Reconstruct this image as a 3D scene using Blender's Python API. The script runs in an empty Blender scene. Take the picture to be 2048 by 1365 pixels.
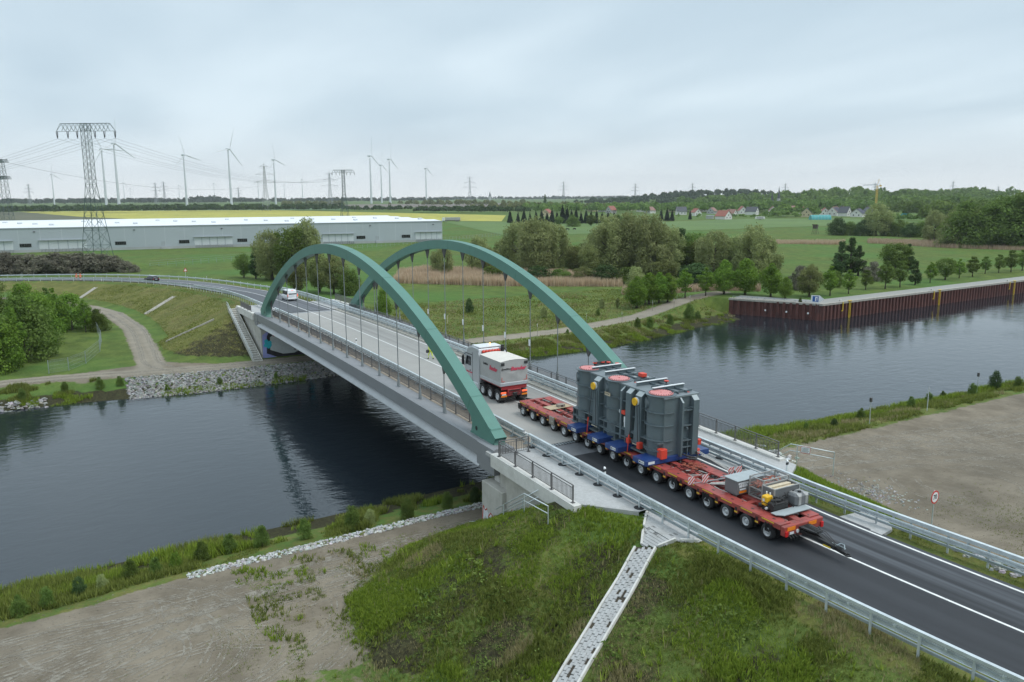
import bpy, math, random
from mathutils import Matrix, Vector
random.seed(7)
SC=bpy.context.scene
COL=SC.collection
# ---------------------------------------------------------------- camera
cd=bpy.data.cameras.new('camera');cam=bpy.data.objects.new('camera',cd);COL.objects.link(cam);SC.camera=cam
cd.sensor_width=36;cd.lens=28.0;cd.clip_start=.5;cd.clip_end=30000
_yaw,_pit,_rol=.5094,.1796,-.0052
_d=Vector((-math.cos(_yaw)*math.cos(_pit),math.sin(_yaw)*math.cos(_pit),-math.sin(_pit)))
_r=_d.cross(Vector((0,0,1))).normalized();_u=_r.cross(_d)
_r2=_r*math.cos(_rol)+_u*math.sin(_rol);_u2=_u*math.cos(_rol)-_r*math.sin(_rol)
_m=Matrix((_r2,_u2,-_d)).transposed().to_4x4();_m.translation=Vector((90.1692,-32.4464,17.0511));cam.matrix_world=_m
# ---------------------------------------------------------------- sky and light
SUN_EL,SUN_AZ=58.,50.     # degrees; azimuth measured from +Y clockwise
w=bpy.data.worlds.new('World');SC.world=w;w.use_nodes=True
N=w.node_tree.nodes;L=w.node_tree.links;N.clear()
def wn(t,**k):
    n=N.new(t)
    for a,b in k.items():
        if a.startswith('i_'):n.inputs[a[2:].replace('_',' ')].default_value=b
        else:setattr(n,a,b)
    return n
def wm(op,a,b=None,c=None,clamp=False):
    n=N.new('ShaderNodeMath');n.operation=op;n.use_clamp=clamp
    for i,v in enumerate((a,b,c)):
        if v is None:continue
        if isinstance(v,(int,float)):n.inputs[i].default_value=v
        else:L.new(v,n.inputs[i])
    return n.outputs[0]
tc=wn('ShaderNodeTexCoord');sep=wn('ShaderNodeSeparateXYZ');L.new(tc.outputs['Generated'],sep.inputs[0])
zz=wm('MAXIMUM',sep.outputs['Z'],0.)
den=wm('ADD',zz,.13)
cx=wm('DIVIDE',sep.outputs['X'],den);cy=wm('DIVIDE',sep.outputs['Y'],den)
cmb=wn('ShaderNodeCombineXYZ');L.new(cx,cmb.inputs[0]);L.new(cy,cmb.inputs[1])
mp=wn('ShaderNodeMapping');mp.inputs['Rotation'].default_value=(0,0,math.radians(62));mp.inputs['Scale'].default_value=(.5,1.0,1);mp.inputs['Location'].default_value=(3.3,1.4,0);L.new(cmb.outputs[0],mp.inputs[0])
n1=wn('ShaderNodeTexNoise');n1.inputs['Scale'].default_value=.95;n1.inputs['Detail'].default_value=5;n1.inputs['Roughness'].default_value=.42;n1.inputs['Distortion'].default_value=.25;L.new(mp.outputs[0],n1.inputs['Vector'])
mr=wn('ShaderNodeMapRange');mr.interpolation_type='SMOOTHSTEP';mr.inputs['From Min'].default_value=.28;mr.inputs['From Max'].default_value=.74;L.new(n1.outputs['Fac'],mr.inputs['Value'])
cl=wn('ShaderNodeMix');cl.data_type='RGBA';L.new(mr.outputs[0],cl.inputs['Factor'])
cl.inputs['A'].default_value=(.50,.625,.715,1);cl.inputs['B'].default_value=(.705,.825,.90,1)
# towards the horizon the cloud sheet thins into a pale glow
hz=wm('SUBTRACT',1.,wm('MULTIPLY',zz,9.,clamp=True),clamp=True);hz=wm('POWER',hz,2.)
hm=wn('ShaderNodeMix');hm.data_type='RGBA';L.new(wm('MULTIPLY',hz,.85),hm.inputs['Factor']);L.new(cl.outputs['Result'],hm.inputs['A']);hm.inputs['B'].default_value=(1.03,1.04,1.035,1)
# overcast sky is brighter overhead
br=wm('ADD',1.,wm('MULTIPLY',wm('MULTIPLY',zz,zz),.75))
bm_=wn('ShaderNodeVectorMath',operation='SCALE');L.new(hm.outputs['Result'],bm_.inputs[0]);L.new(br,bm_.inputs['Scale'])
bgc=wn('ShaderNodeBackground');L.new(bm_.outputs[0],bgc.inputs[0]);bgc.inputs[1].default_value=1.0
sky=wn('ShaderNodeTexSky',sky_type='NISHITA',sun_disc=False,sun_elevation=math.radians(SUN_EL),sun_rotation=math.radians(SUN_AZ),altitude=40)
bgs=wn('ShaderNodeBackground');L.new(sky.outputs[0],bgs.inputs[0]);bgs.inputs[1].default_value=.08
mx=wn('ShaderNodeMixShader');mx.inputs[0].default_value=.92;L.new(bgs.outputs[0],mx.inputs[1]);L.new(bgc.outputs[0],mx.inputs[2])
wo=wn('ShaderNodeOutputWorld');L.new(mx.outputs[0],wo.inputs[0])
sl=bpy.data.lights.new('sun','SUN');sl.energy=1.5;sl.angle=math.radians(25);sl.color=(1,.97,.92)
so=bpy.data.objects.new('sun',sl);COL.objects.link(so)
_e,_a=math.radians(SUN_EL),math.radians(SUN_AZ)
so.rotation_euler=Vector((math.sin(_a)*math.cos(_e),math.cos(_a)*math.cos(_e),math.sin(_e))).to_track_quat('Z','Y').to_euler()
so.location=(0,0,80)
SC.view_settings.view_transform='Standard';SC.view_settings.look='None';SC.view_settings.exposure=.2;SC.view_settings.gamma=1
SC.render.engine='CYCLES'
SC.cycles.max_bounces=6;SC.cycles.diffuse_bounces=3;SC.cycles.glossy_bounces=3;SC.cycles.transparent_max_bounces=8

import numpy as np
# ---------------------------------------------------------------- the lie of the land (metres; x along the bridge, y upstream)
RC=[(-260,-330),(-240,-220),(-222,-150),(-207,-110),(-195,-85),(-182,-63),(-171,-47),(-158,-32.5),(-143,-20.5),(-125,-11),(-103,-4.3),(-82,-.9),(-62,0),(-40,0),(0,0),(40,0),(57,0),(64,.2),(71,.8),(78,1.7),(88,3.3),(100,5.4),(125,10)]
def catmull(P,n):
    P=np.array(P,float);Q=np.vstack([2*P[0]-P[1],P,2*P[-1]-P[-2]]);out=[]
    for i in range(1,len(Q)-2):
        t=np.linspace(0,1,n,endpoint=False)[:,None];a,b,c,d=Q[i-1],Q[i],Q[i+1],Q[i+2]
        out.append(.5*((2*b)+(-a+c)*t+(2*a-5*b+4*c-d)*t*t+(-a+3*b-3*c+d)*t**3))
    out.append(P[-1:]);return np.vstack(out)
ROAD=catmull(RC,6)
_seg=np.r_[0,np.cumsum(np.hypot(*np.diff(ROAD,axis=0).T))]
S_=_seg-np.interp(0,ROAD[:,0],_seg)            # station; 0 at x=0
def zroad(s):
    s=np.asarray(s,float)
    z=-.247e-3*(s-10)**2
    z=np.where(s<-90,-2.47-.0247*(-90-s),z)
    z=np.where(s>95,-1.785-.042*(s-95),z)
    return np.maximum(z,-5.4)
def road_at(s,off=0.,dz=0.):
    x=np.interp(s,S_,ROAD[:,0]);y=np.interp(s,S_,ROAD[:,1])
    x2=np.interp(s+.5,S_,ROAD[:,0])-np.interp(s-.5,S_,ROAD[:,0]);y2=np.interp(s+.5,S_,ROAD[:,1])-np.interp(s-.5,S_,ROAD[:,1])
    l=np.hypot(x2,y2);return (float(x-y2/l*off),float(y+x2/l*off),float(zroad(s)+dz))
def road_ang(s):
    a=road_at(s-.5);b=road_at(s+.5);return math.atan2(b[1]-a[1],b[0]-a[0])
def sstep(a,b,x):
    t=np.clip((x-a)/(b-a),0,1);return t*t*(3-2*t)
WATER=-8.0
_nb=np.array([(-400,47,39),(-60,41.5,33.2),(-45,40.6,32.6),(-34,40,31.6),(-29,39,31.1),(-19,38.4,30.6),(-10,37.8,30.1),(0,37.4,29.4),(15,37.4,29.5),(27,38.5,30.),(37,38.3,31.2),(50,37.8,31.6),(79,37.4,32.2),(200,40,35),(420,50,45)],float)
_fb=np.array([(-400,-20,-11.5),(-60,-30.5,-21.5),(-41,-28.2,-20.4),(-34,-28,-20.4),(-27,-25.6,-19.3),(-20,-24.7,-18.5),(-11,-24,-18.4),(0,-23.2,-19.),(15,-21.5,-17.6),(30,-20.5,-16.4),(43,-23.4,-16.3),(56,-26.5,-19.2),(73,-33,-24.8),(89,-39,-28),(92,-39,-30)],float)
QUAY=[(-35.2,91.0),(-30,93.6),(-18.4,99.6),(-23.5,182.),(-29,262.),(-41,420.)]
_q=np.array(QUAY)
def _poly_d(P,x,y):
    d=np.full(np.shape(x),1e9);sg=np.zeros(np.shape(x))
    for a,b in zip(P[:-1],P[1:]):
        dx,dy=b-a;l2=dx*dx+dy*dy;t=np.clip(((x-a[0])*dx+(y-a[1])*dy)/l2,0,1)
        e=np.hypot(x-a[0]-t*dx,y-a[1]-t*dy);cr=dx*(y-a[1])-dy*(x-a[0])
        m=e<d;d=np.where(m,e,d);sg=np.where(m,np.sign(cr),sg)
    return d,sg
def road_near(x,y):
    x=np.asarray(x,float);y=np.asarray(y,float);d=np.full(x.shape,1e9);s=np.zeros(x.shape);sg=np.ones(x.shape)
    for i in range(len(ROAD)-1):
        a=ROAD[i];b=ROAD[i+1];dx,dy=b-a;l2=dx*dx+dy*dy;t=np.clip(((x-a[0])*dx+(y-a[1])*dy)/l2,0,1)
        e=np.hypot(x-a[0]-t*dx,y-a[1]-t*dy);m=e<d
        d=np.where(m,e,d);s=np.where(m,S_[i]+t*(S_[i+1]-S_[i]),s);sg=np.where(m,np.where(dx*(y-a[1])-dy*(x-a[0])>=0,1.,-1.),sg)
    return d,s,sg
def vnoise(x,y,sc,seed=0):
    x=np.asarray(x)/sc+seed*17.31;y=np.asarray(y)/sc+seed*9.17;i=np.floor(x);j=np.floor(y);u=x-i;v=y-j;u=u*u*(3-2*u);v=v*v*(3-2*v)
    h=lambda a,b:np.modf(np.abs(np.sin(a*127.1+b*311.7+seed)*43758.5453))[0]
    return (h(i,j)*(1-u)+h(i+1,j)*u)*(1-v)+(h(i,j+1)*(1-u)+h(i+1,j+1)*u)*v
def base_z(x,y):
    z=np.full(np.shape(x),-6.5)
    z=z+1.7*sstep(60,97,y)*sstep(-62,-46,x)*(x<5)          # quay level
    z=z+1.9*sstep(56,80,x)*sstep(3,12,y)*(1-sstep(30,60,y))   # sandy lot climbs to the right
    z=z+.35*sstep(55,75,x)*(y<0)
    z=z+.5*(vnoise(x,y,7,3)-.5)*sstep(44,54,x)*.35
    return z
def H(x,y):
    x=np.asarray(x,float);y=np.asarray(y,float)
    zb=base_z(x,y)
    d,s,sg=road_near(x,y)
    z=zb.copy()
    # near embankment
    zc=zroad(np.maximum(s,48.))-.16
    hw=np.where(sg<0,np.where(s<55,8.75,np.maximum(8.75-(s-55)*.8,6.1)),np.where(s<56,8.6,np.maximum(8.6-(s-56)*.5,6.2)))
    rl=np.where(sg<0,12.6,np.where(s<56,11.5,10.5))
    t=np.hypot(np.maximum(0,d-hw)/rl,np.maximum(0,52.6-x)/11.5)
    bump=.25*(vnoise(x,y,2.2,1)-.5)*np.clip(t*4,0,1)*np.clip((1-t)*5,0,1)
    zn=zc+(zb-zc)*np.clip(t,0,1)**.94+bump
    z=np.where((s>30),np.maximum(zn,zb),z)
    # far embankment
    zc=zroad(np.minimum(s,-46.))-.16
    hw=np.where(s>-50,8.6,np.maximum(8.6+(s+50)*.5,6.3))
    t=np.hypot(np.maximum(0,d-hw)/np.where(sg<0,12.8,11.),np.maximum(0,x+46.5)/16.)
    zn=zc+(zb-zc)*np.clip(t,0,1)
    z=np.where((s<-10),np.maximum(zn,zb),z)
    # dirt mound with scrub left of the far curve
    z=np.maximum(z,-6.5+3.2*np.exp(-(((x+212)/9.)**2+((y+33)/26.)**2)**2))
    # canal
    nt=np.interp(y,_nb[:,0],_nb[:,1]);nw=np.interp(y,_nb[:,0],_nb[:,2])
    ft=np.interp(y,_fb[:,0],_fb[:,1]);fw=np.interp(y,_fb[:,0],_fb[:,2])
    zz=lambda u:-6.5-1.5*u-np.maximum(0,u-1)*1.2
    un=(nt-x)/(nt-nw);z=np.where((un>0)&(x>5),np.minimum(z,np.maximum(zz(un),-10.5)),z)
    uf=(x-ft)/(fw-ft);zf=np.where(uf>0,np.maximum(zz(uf),-10.5),1e3)
    qd,qs=_poly_d(_q,x,y)
    inq=(y>88)&(x<10)
    zf=np.where(inq,1e3,zf)
    z=np.where((x<10),np.minimum(z,zf),z)
    z=np.where((qs<0)&(y>80)&(x<20)&(x>-80)&((y>88)|(qd<2)),np.minimum(z,-10.5),z)
    z=np.where((x<10)&(y>86)&(qs>=0)&(qd<1.3),np.minimum(z,-10.),z)
    z=np.where((x>-22)&(x<33)&(y>86)&(qs<=0),-10.5,z)
    # abutment chambers: no soil in front of the walls
    z=np.where((x>34)&(x<46.)&(np.abs(y+.4)<8.9)&(z>-6.45),-6.5,z)
    z=np.where((x<-22)&(x>-34.)&(np.abs(y+.4)<9.)&(z>-6.45),-6.5,z)
    # keep under the carriageway
    z=np.where((d<3.3),np.minimum(z,zroad(s)-.3),z)
    return z

# ---------------------------------------------------------------- helpers
def nt(m):
    m.use_nodes=True;t=m.node_tree;return t,t.nodes,t.links,t.nodes['Principled BSDF']
MATS={}
def mat(name,col,rough=.6,metal=0.,var=.12,scale=1.5,bump=0.,bscale=25.,col2=None,dirt=None,dscale=.6,damt=.5,spec=.5,streak=False,attr=None,rvar=0.):
    """painted / mineral surface: base colour broken up by two octaves of noise, optional grime and relief"""
    if name in MATS:return MATS[name]
    m=bpy.data.materials.new(name);t,n,l,b=nt(m);MATS[name]=m
    g=n.new('ShaderNodeNewGeometry');vec=g.outputs['Position']
    if streak:
        mp=n.new('ShaderNodeMapping');mp.inputs['Scale'].default_value=streak;l.new(vec,mp.inputs[0]);vec=mp.outputs[0]
    a=n.new('ShaderNodeTexNoise');a.inputs['Scale'].default_value=scale;a.inputs['Detail'].default_value=8;a.inputs['Roughness'].default_value=.62;l.new(vec,a.inputs['Vector'])
    mx=n.new('ShaderNodeMix');mx.data_type='RGBA'
    mr=n.new('ShaderNodeMapRange');mr.inputs['From Min'].default_value=.3;mr.inputs['From Max'].default_value=.7;l.new(a.outputs['Fac'],mr.inputs['Value']);l.new(mr.outputs[0],mx.inputs['Factor'])
    c2=col2 or tuple(min(1,c*(1+var)) for c in col);c1=col if col2 else tuple(c*(1-var) for c in col)
    mx.inputs['A'].default_value=(*c1,1);mx.inputs['B'].default_value=(*c2,1);out=mx.outputs['Result']
    if attr:
        at=n.new('ShaderNodeAttribute');at.attribute_name=attr;mu=n.new('ShaderNodeMix');mu.data_type='RGBA';mu.blend_type='MULTIPLY';mu.inputs['Factor'].default_value=1;l.new(out,mu.inputs['A']);l.new(at.outputs['Color'],mu.inputs['B']);out=mu.outputs['Result']
    if dirt:
        d=n.new('ShaderNodeTexNoise');d.inputs['Scale'].default_value=dscale;d.inputs['Detail'].default_value=9;d.inputs['Roughness'].default_value=.7;l.new(g.outputs['Position'],d.inputs['Vector'])
        r=n.new('ShaderNodeMapRange');r.inputs['From Min'].default_value=.48;r.inputs['From Max'].default_value=.72;r.inputs['To Max'].default_value=damt;l.new(d.outputs['Fac'],r.inputs['Value'])
        m2=n.new('ShaderNodeMix');m2.data_type='RGBA';l.new(r.outputs[0],m2.inputs['Factor']);l.new(out,m2.inputs['A']);m2.inputs['B'].default_value=(*dirt,1);out=m2.outputs['Result']
    l.new(out,b.inputs['Base Color']);b.inputs['Roughness'].default_value=rough;b.inputs['Metallic'].default_value=metal;b.inputs['Specular IOR Level'].default_value=spec
    if rvar:
        r=n.new('ShaderNodeMapRange');r.inputs['To Min'].default_value=rough-rvar;r.inputs['To Max'].default_value=rough+rvar;l.new(a.outputs['Fac'],r.inputs['Value']);l.new(r.outputs[0],b.inputs['Roughness'])
    if bump:
        q=n.new('ShaderNodeTexNoise');q.inputs['Scale'].default_value=bscale;q.inputs['Detail'].default_value=5;l.new(g.outputs['Position'],q.inputs['Vector'])
        bp=n.new('ShaderNodeBump');bp.inputs['Strength'].default_value=bump;bp.inputs['Distance'].default_value=.05;l.new(q.outputs['Fac'],bp.inputs['Height']);l.new(bp.outputs[0],b.inputs['Normal'])
    return m
def leafmat(name,c1,c2,trans=.35,objvar=.25):
    """foliage: colour per leaf clump from the mesh, a little per tree; part of the light passes through"""
    m=bpy.data.materials.new(name);t,n,l,b=nt(m);MATS[name]=m
    at=n.new('ShaderNodeAttribute');at.attribute_name='tone'
    oi=n.new('ShaderNodeObjectInfo')
    mx=n.new('ShaderNodeMix');mx.data_type='RGBA';l.new(at.outputs['Fac'],mx.inputs['Factor']);mx.inputs['A'].default_value=(*c1,1);mx.inputs['B'].default_value=(*c2,1)
    hs=n.new('ShaderNodeHueSaturation')
    mr=n.new('ShaderNodeMapRange');mr.inputs['To Min'].default_value=1-objvar;mr.inputs['To Max'].default_value=1+objvar;l.new(oi.outputs['Random'],mr.inputs['Value']);l.new(mr.outputs[0],hs.inputs['Value'])
    mh=n.new('ShaderNodeMapRange');mh.inputs['To Min'].default_value=.5-objvar*.03;mh.inputs['To Max'].default_value=.5+objvar*.05;l.new(oi.outputs['Random'],mh.inputs['Value']);l.new(mh.outputs[0],hs.inputs['Hue'])
    l.new(mx.outputs['Result'],hs.inputs['Color'])
    df=n.new('ShaderNodeBsdfDiffuse');tr=n.new('ShaderNodeBsdfTranslucent');l.new(hs.outputs[0],df.inputs[0]);l.new(hs.outputs[0],tr.inputs[0])
    ms=n.new('ShaderNodeMixShader');ms.inputs[0].default_value=trans;l.new(df.outputs[0],ms.inputs[1]);l.new(tr.outputs[0],ms.inputs[2])
    n.remove(b);l.new(ms.outputs[0],n['Material Output'].inputs['Surface']);return m
class MB:
    """collects shapes, links them as ONE mesh object"""
    def __init__(s):s.v=[];s.f=[];s.m=[];s.sm=[];s.mi=0;s.smooth=False
    def add(s,v,f):
        o=len(s.v);s.v+= [tuple(p) for p in v];s.f+=[tuple(i+o for i in q) for q in f];s.m+=[s.mi]*len(f);s.sm+=[s.smooth]*len(f);return s
    def box(s,x0,x1,y0,y1,z0,z1):
        return s.add([(x0,y0,z0),(x1,y0,z0),(x1,y1,z0),(x0,y1,z0),(x0,y0,z1),(x1,y0,z1),(x1,y1,z1),(x0,y1,z1)],[(3,2,1,0),(4,5,6,7),(0,1,5,4),(1,2,6,5),(2,3,7,6),(3,0,4,7)])
    def cbox(s,x,y,z,a,b,c):return s.box(x-a/2,x+a/2,y-b/2,y+b/2,z-c/2,z+c/2)
    def bbox(s,x0,x1,y0,y1,z0,z1,c=.05):
        """box with chamfered vertical and top edges"""
        def ring(z,i):return [(x0+i+c,y0+i,z),(x1-i-c,y0+i,z),(x1-i,y0+i+c,z),(x1-i,y1-i-c,z),(x1-i-c,y1-i,z),(x0+i+c,y1-i,z),(x0+i,y1-i-c,z),(x0+i,y0+i+c,z)]
        v=ring(z0,c*.7)+ring(z0+c,0)+ring(z1-c,0)+ring(z1,c*.7);f=[tuple(range(7,-1,-1)),tuple(range(24,32))]
        for k in range(3):
            for i in range(8):j=(i+1)%8;f.append((k*8+i,k*8+j,k*8+8+j,k*8+8+i))
        return s.add(v,f)
    def beam(s,p,q,a,b=None,up=(0,0,1)):
        p=Vector(p);q=Vector(q);d=(q-p);b=b or a
        if d.length<1e-6:return s
        d.normalize();u=Vector(up)
        if abs(d.dot(u))>.98:u=Vector((1,0,0))
        r=d.cross(u).normalized();u=r.cross(d);v=[]
        for e in(p,q):
            for i,j in((-1,-1),(1,-1),(1,1),(-1,1)):v.append(e+r*(i*a/2)+u*(j*b/2))
        return s.add(v,[(3,2,1,0),(4,5,6,7),(0,1,5,4),(1,2,6,5),(2,3,7,6),(3,0,4,7)])
    def cyl(s,p,q,r0,r1=None,n=10,caps=True):
        p=Vector(p);q=Vector(q);r1=r0 if r1 is None else r1;d=(q-p).normalized();u=Vector((0,0,1)) if abs(d.z)<.95 else Vector((1,0,0))
        a=d.cross(u).normalized();b=a.cross(d);v=[]
        for e,r in((p,r0),(q,r1)):
            for i in range(n):t=2*math.pi*i/n;v.append(e+a*(r*math.cos(t))+b*(r*math.sin(t)))
        f=[(i,(i+1)%n,n+(i+1)%n,n+i) for i in range(n)]
        f=[x[::-1] for x in f]
        s.add(v,f)
        if caps:
            sm=s.smooth;s.smooth=False;s.add(v,[tuple(range(n)),tuple(range(2*n-1,n-1,-1))]);s.smooth=sm
        return s
    def lathe(s,prof,c=(0,0,0),n=16,axis='Z'):
        v=[];m=len(prof)
        for i in range(n):
            t=2*math.pi*i/n
            for r,z in prof:
                x,y=r*math.cos(t),r*math.sin(t)
                v.append((c[0]+x,c[1]+y,c[2]+z) if axis=='Z' else (c[0]+x,c[1]+z,c[2]+y) if axis=='Y' else (c[0]+z,c[1]+x,c[2]+y))
        f=[]
        for i in range(n):
            j=(i+1)%n
            for k in range(m-1):
                q=(i*m+k,j*m+k,j*m+k+1,i*m+k+1);f.append(q if axis!='Y' else q[::-1])
        return s.add(v,f)
    def tube(s,P,r,n=6,cap=True):
        P=[Vector(p) for p in P];v=[];R=r if isinstance(r,(list,tuple)) else [r]*len(P)
        for i,p in enumerate(P):
            d=(P[min(i+1,len(P)-1)]-P[max(i-1,0)]).normalized();u=Vector((0,0,1)) if abs(d.z)<.95 else Vector((1,0,0));a=d.cross(u).normalized();b=a.cross(d)
            for k in range(n):t=2*math.pi*(k+.5)/n;v.append(p+a*(R[i]*math.cos(t))+b*(R[i]*math.sin(t)))
        f=[]
        for i in range(len(P)-1):
            for k in range(n):j=(k+1)%n;f.append((i*n+k,i*n+n+k,i*n+n+j,i*n+j))
        if cap:f+=[tuple(range(n)),tuple(range(len(v)-1,len(v)-n-1,-1))]
        return s.add(v,f)
    def sweep(s,prof,P,close=False):
        """profile (lateral, up) swept along points P in plan"""
        P=[Vector(p) for p in P];m=len(prof);v=[]
        for i,p in enumerate(P):
            d=P[min(i+1,len(P)-1)]-P[max(i-1,0)];h=Vector((-d.y,d.x,0)).normalized()
            for a,b in prof:v.append(p+h*a+Vector((0,0,b)))
        f=[];k2=m if close else m-1
        for i in range(len(P)-1):
            for k in range(k2):j=(k+1)%m;f.append((i*m+k,i*m+j,i*m+m+j,i*m+m+k))
        if close:f+=[tuple(range(m))[::-1],tuple(range(len(v)-m,len(v)))]
        return s.add(v,f)
    def prism(s,poly,axis,a,b):
        """polygon in the other two axes, extruded along axis from a to b"""
        n=len(poly)
        def P(p,t):return (t,p[0],p[1]) if axis=='X' else (p[0],t,p[1]) if axis=='Y' else (p[0],p[1],t)
        v=[P(p,a) for p in poly]+[P(p,b) for p in poly]
        f=[tuple(range(n)),tuple(range(2*n-1,n-1,-1))]+[((i+1)%n,i,n+i,n+(i+1)%n) for i in range(n)]
        return s.add(v,f)
    def quad(s,*p):return s.add(p,[tuple(range(len(p)))])
    def mesh(s,name,mats):
        me=bpy.data.meshes.new(name);me.from_pydata(s.v,[],s.f)
        for m in (mats if isinstance(mats,(list,tuple)) else [mats]):me.materials.append(MATS[m] if isinstance(m,str) else m)
        me.polygons.foreach_set('material_index',s.m);me.polygons.foreach_set('use_smooth',s.sm);me.update();return me
    def build(s,name,mats,parent=None,world=False,**k):
        o=bpy.data.objects.new(name,s.mesh(name,mats));return put(o,parent,world,**k)
def put(o,parent=None,world=False,**k):
    COL.objects.link(o)
    if parent:
        o.parent=parent
        if world:
            q=parent;t=Vector((0,0,0))
            while q:t+=q.location;q=q.parent
            o.location=-t
    for a,b in k.items():
        if b is not None:o[a]=b
    return o
def thing(name,label,cat,loc=(0,0,0),rz=0,group=None):
    o=bpy.data.objects.new(name,None);o.empty_display_size=.3;o.location=loc;o.rotation_euler=(0,0,rz);COL.objects.link(o)
    o['label']=label;o['category']=cat
    if group:o['group']=group
    return o
def inst(name,mesh,parent=None,loc=(0,0,0),rot=(0,0,0),scale=(1,1,1),**k):
    o=bpy.data.objects.new(name,mesh);o.location=loc;o.rotation_euler=rot;o.scale=scale;COL.objects.link(o)
    if parent:o.parent=parent
    for a,b in k.items():
        if b is not None:o[a]=b
    return o
KIDS={}
def dup(o,parent=None,**k):
    c=o.copy();COL.objects.link(c)
    if parent:c.parent=parent
    for a,b in k.items():c[a]=b
    for ch in o.children:dup(ch,c)
    return c
def npmesh(name,V,F,mats,tone=None,mi=None,smooth=False):
    """fast mesh from arrays; F is (n,k)"""
    me=bpy.data.meshes.new(name);V=np.asarray(V,np.float32);F=np.asarray(F,np.int32);k=F.shape[1]
    me.vertices.add(len(V));me.vertices.foreach_set('co',V.ravel())
    me.loops.add(F.size);me.loops.foreach_set('vertex_index',F.ravel())
    me.polygons.add(len(F));me.polygons.foreach_set('loop_start',np.arange(0,F.size,k,dtype=np.int32))
    me.polygons.foreach_set('use_smooth',np.full(len(F),smooth))
    for m in (mats if isinstance(mats,(list,tuple)) else [mats]):me.materials.append(MATS[m] if isinstance(m,str) else m)
    if mi is not None:me.polygons.foreach_set('material_index',np.asarray(mi,np.int32))
    me.update(calc_edges=True)
    if tone is not None:
        a=me.attributes.new('tone','FLOAT','FACE');a.data.foreach_set('value',np.asarray(tone,np.float32))
    return me
def textmesh(txt,size,bold=0.,shear=0.,ext=.004,align='CENTER'):
    c=bpy.data.curves.new('lettering','FONT');c.body=txt;c.size=size;c.offset=bold;c.shear=shear;c.extrude=ext;c.align_x=align;c.align_y='CENTER';c.resolution_u=3
    o=bpy.data.objects.new('lettering',c);COL.objects.link(o);dg=bpy.context.evaluated_depsgraph_get();me=bpy.data.meshes.new_from_object(o.evaluated_get(dg));bpy.data.objects.remove(o);return me
def lettering(txt,size,m,parent,loc,rot,name='lettering',scale=(1,1,1),**k):
    me=textmesh(txt,size,**k);me.materials.clear();me.materials.append(MATS[m]);return inst(name,me,parent,loc,rot,scale)
def ground(x,y):return float(H(np.array([x]),np.array([y]))[0])

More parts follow.
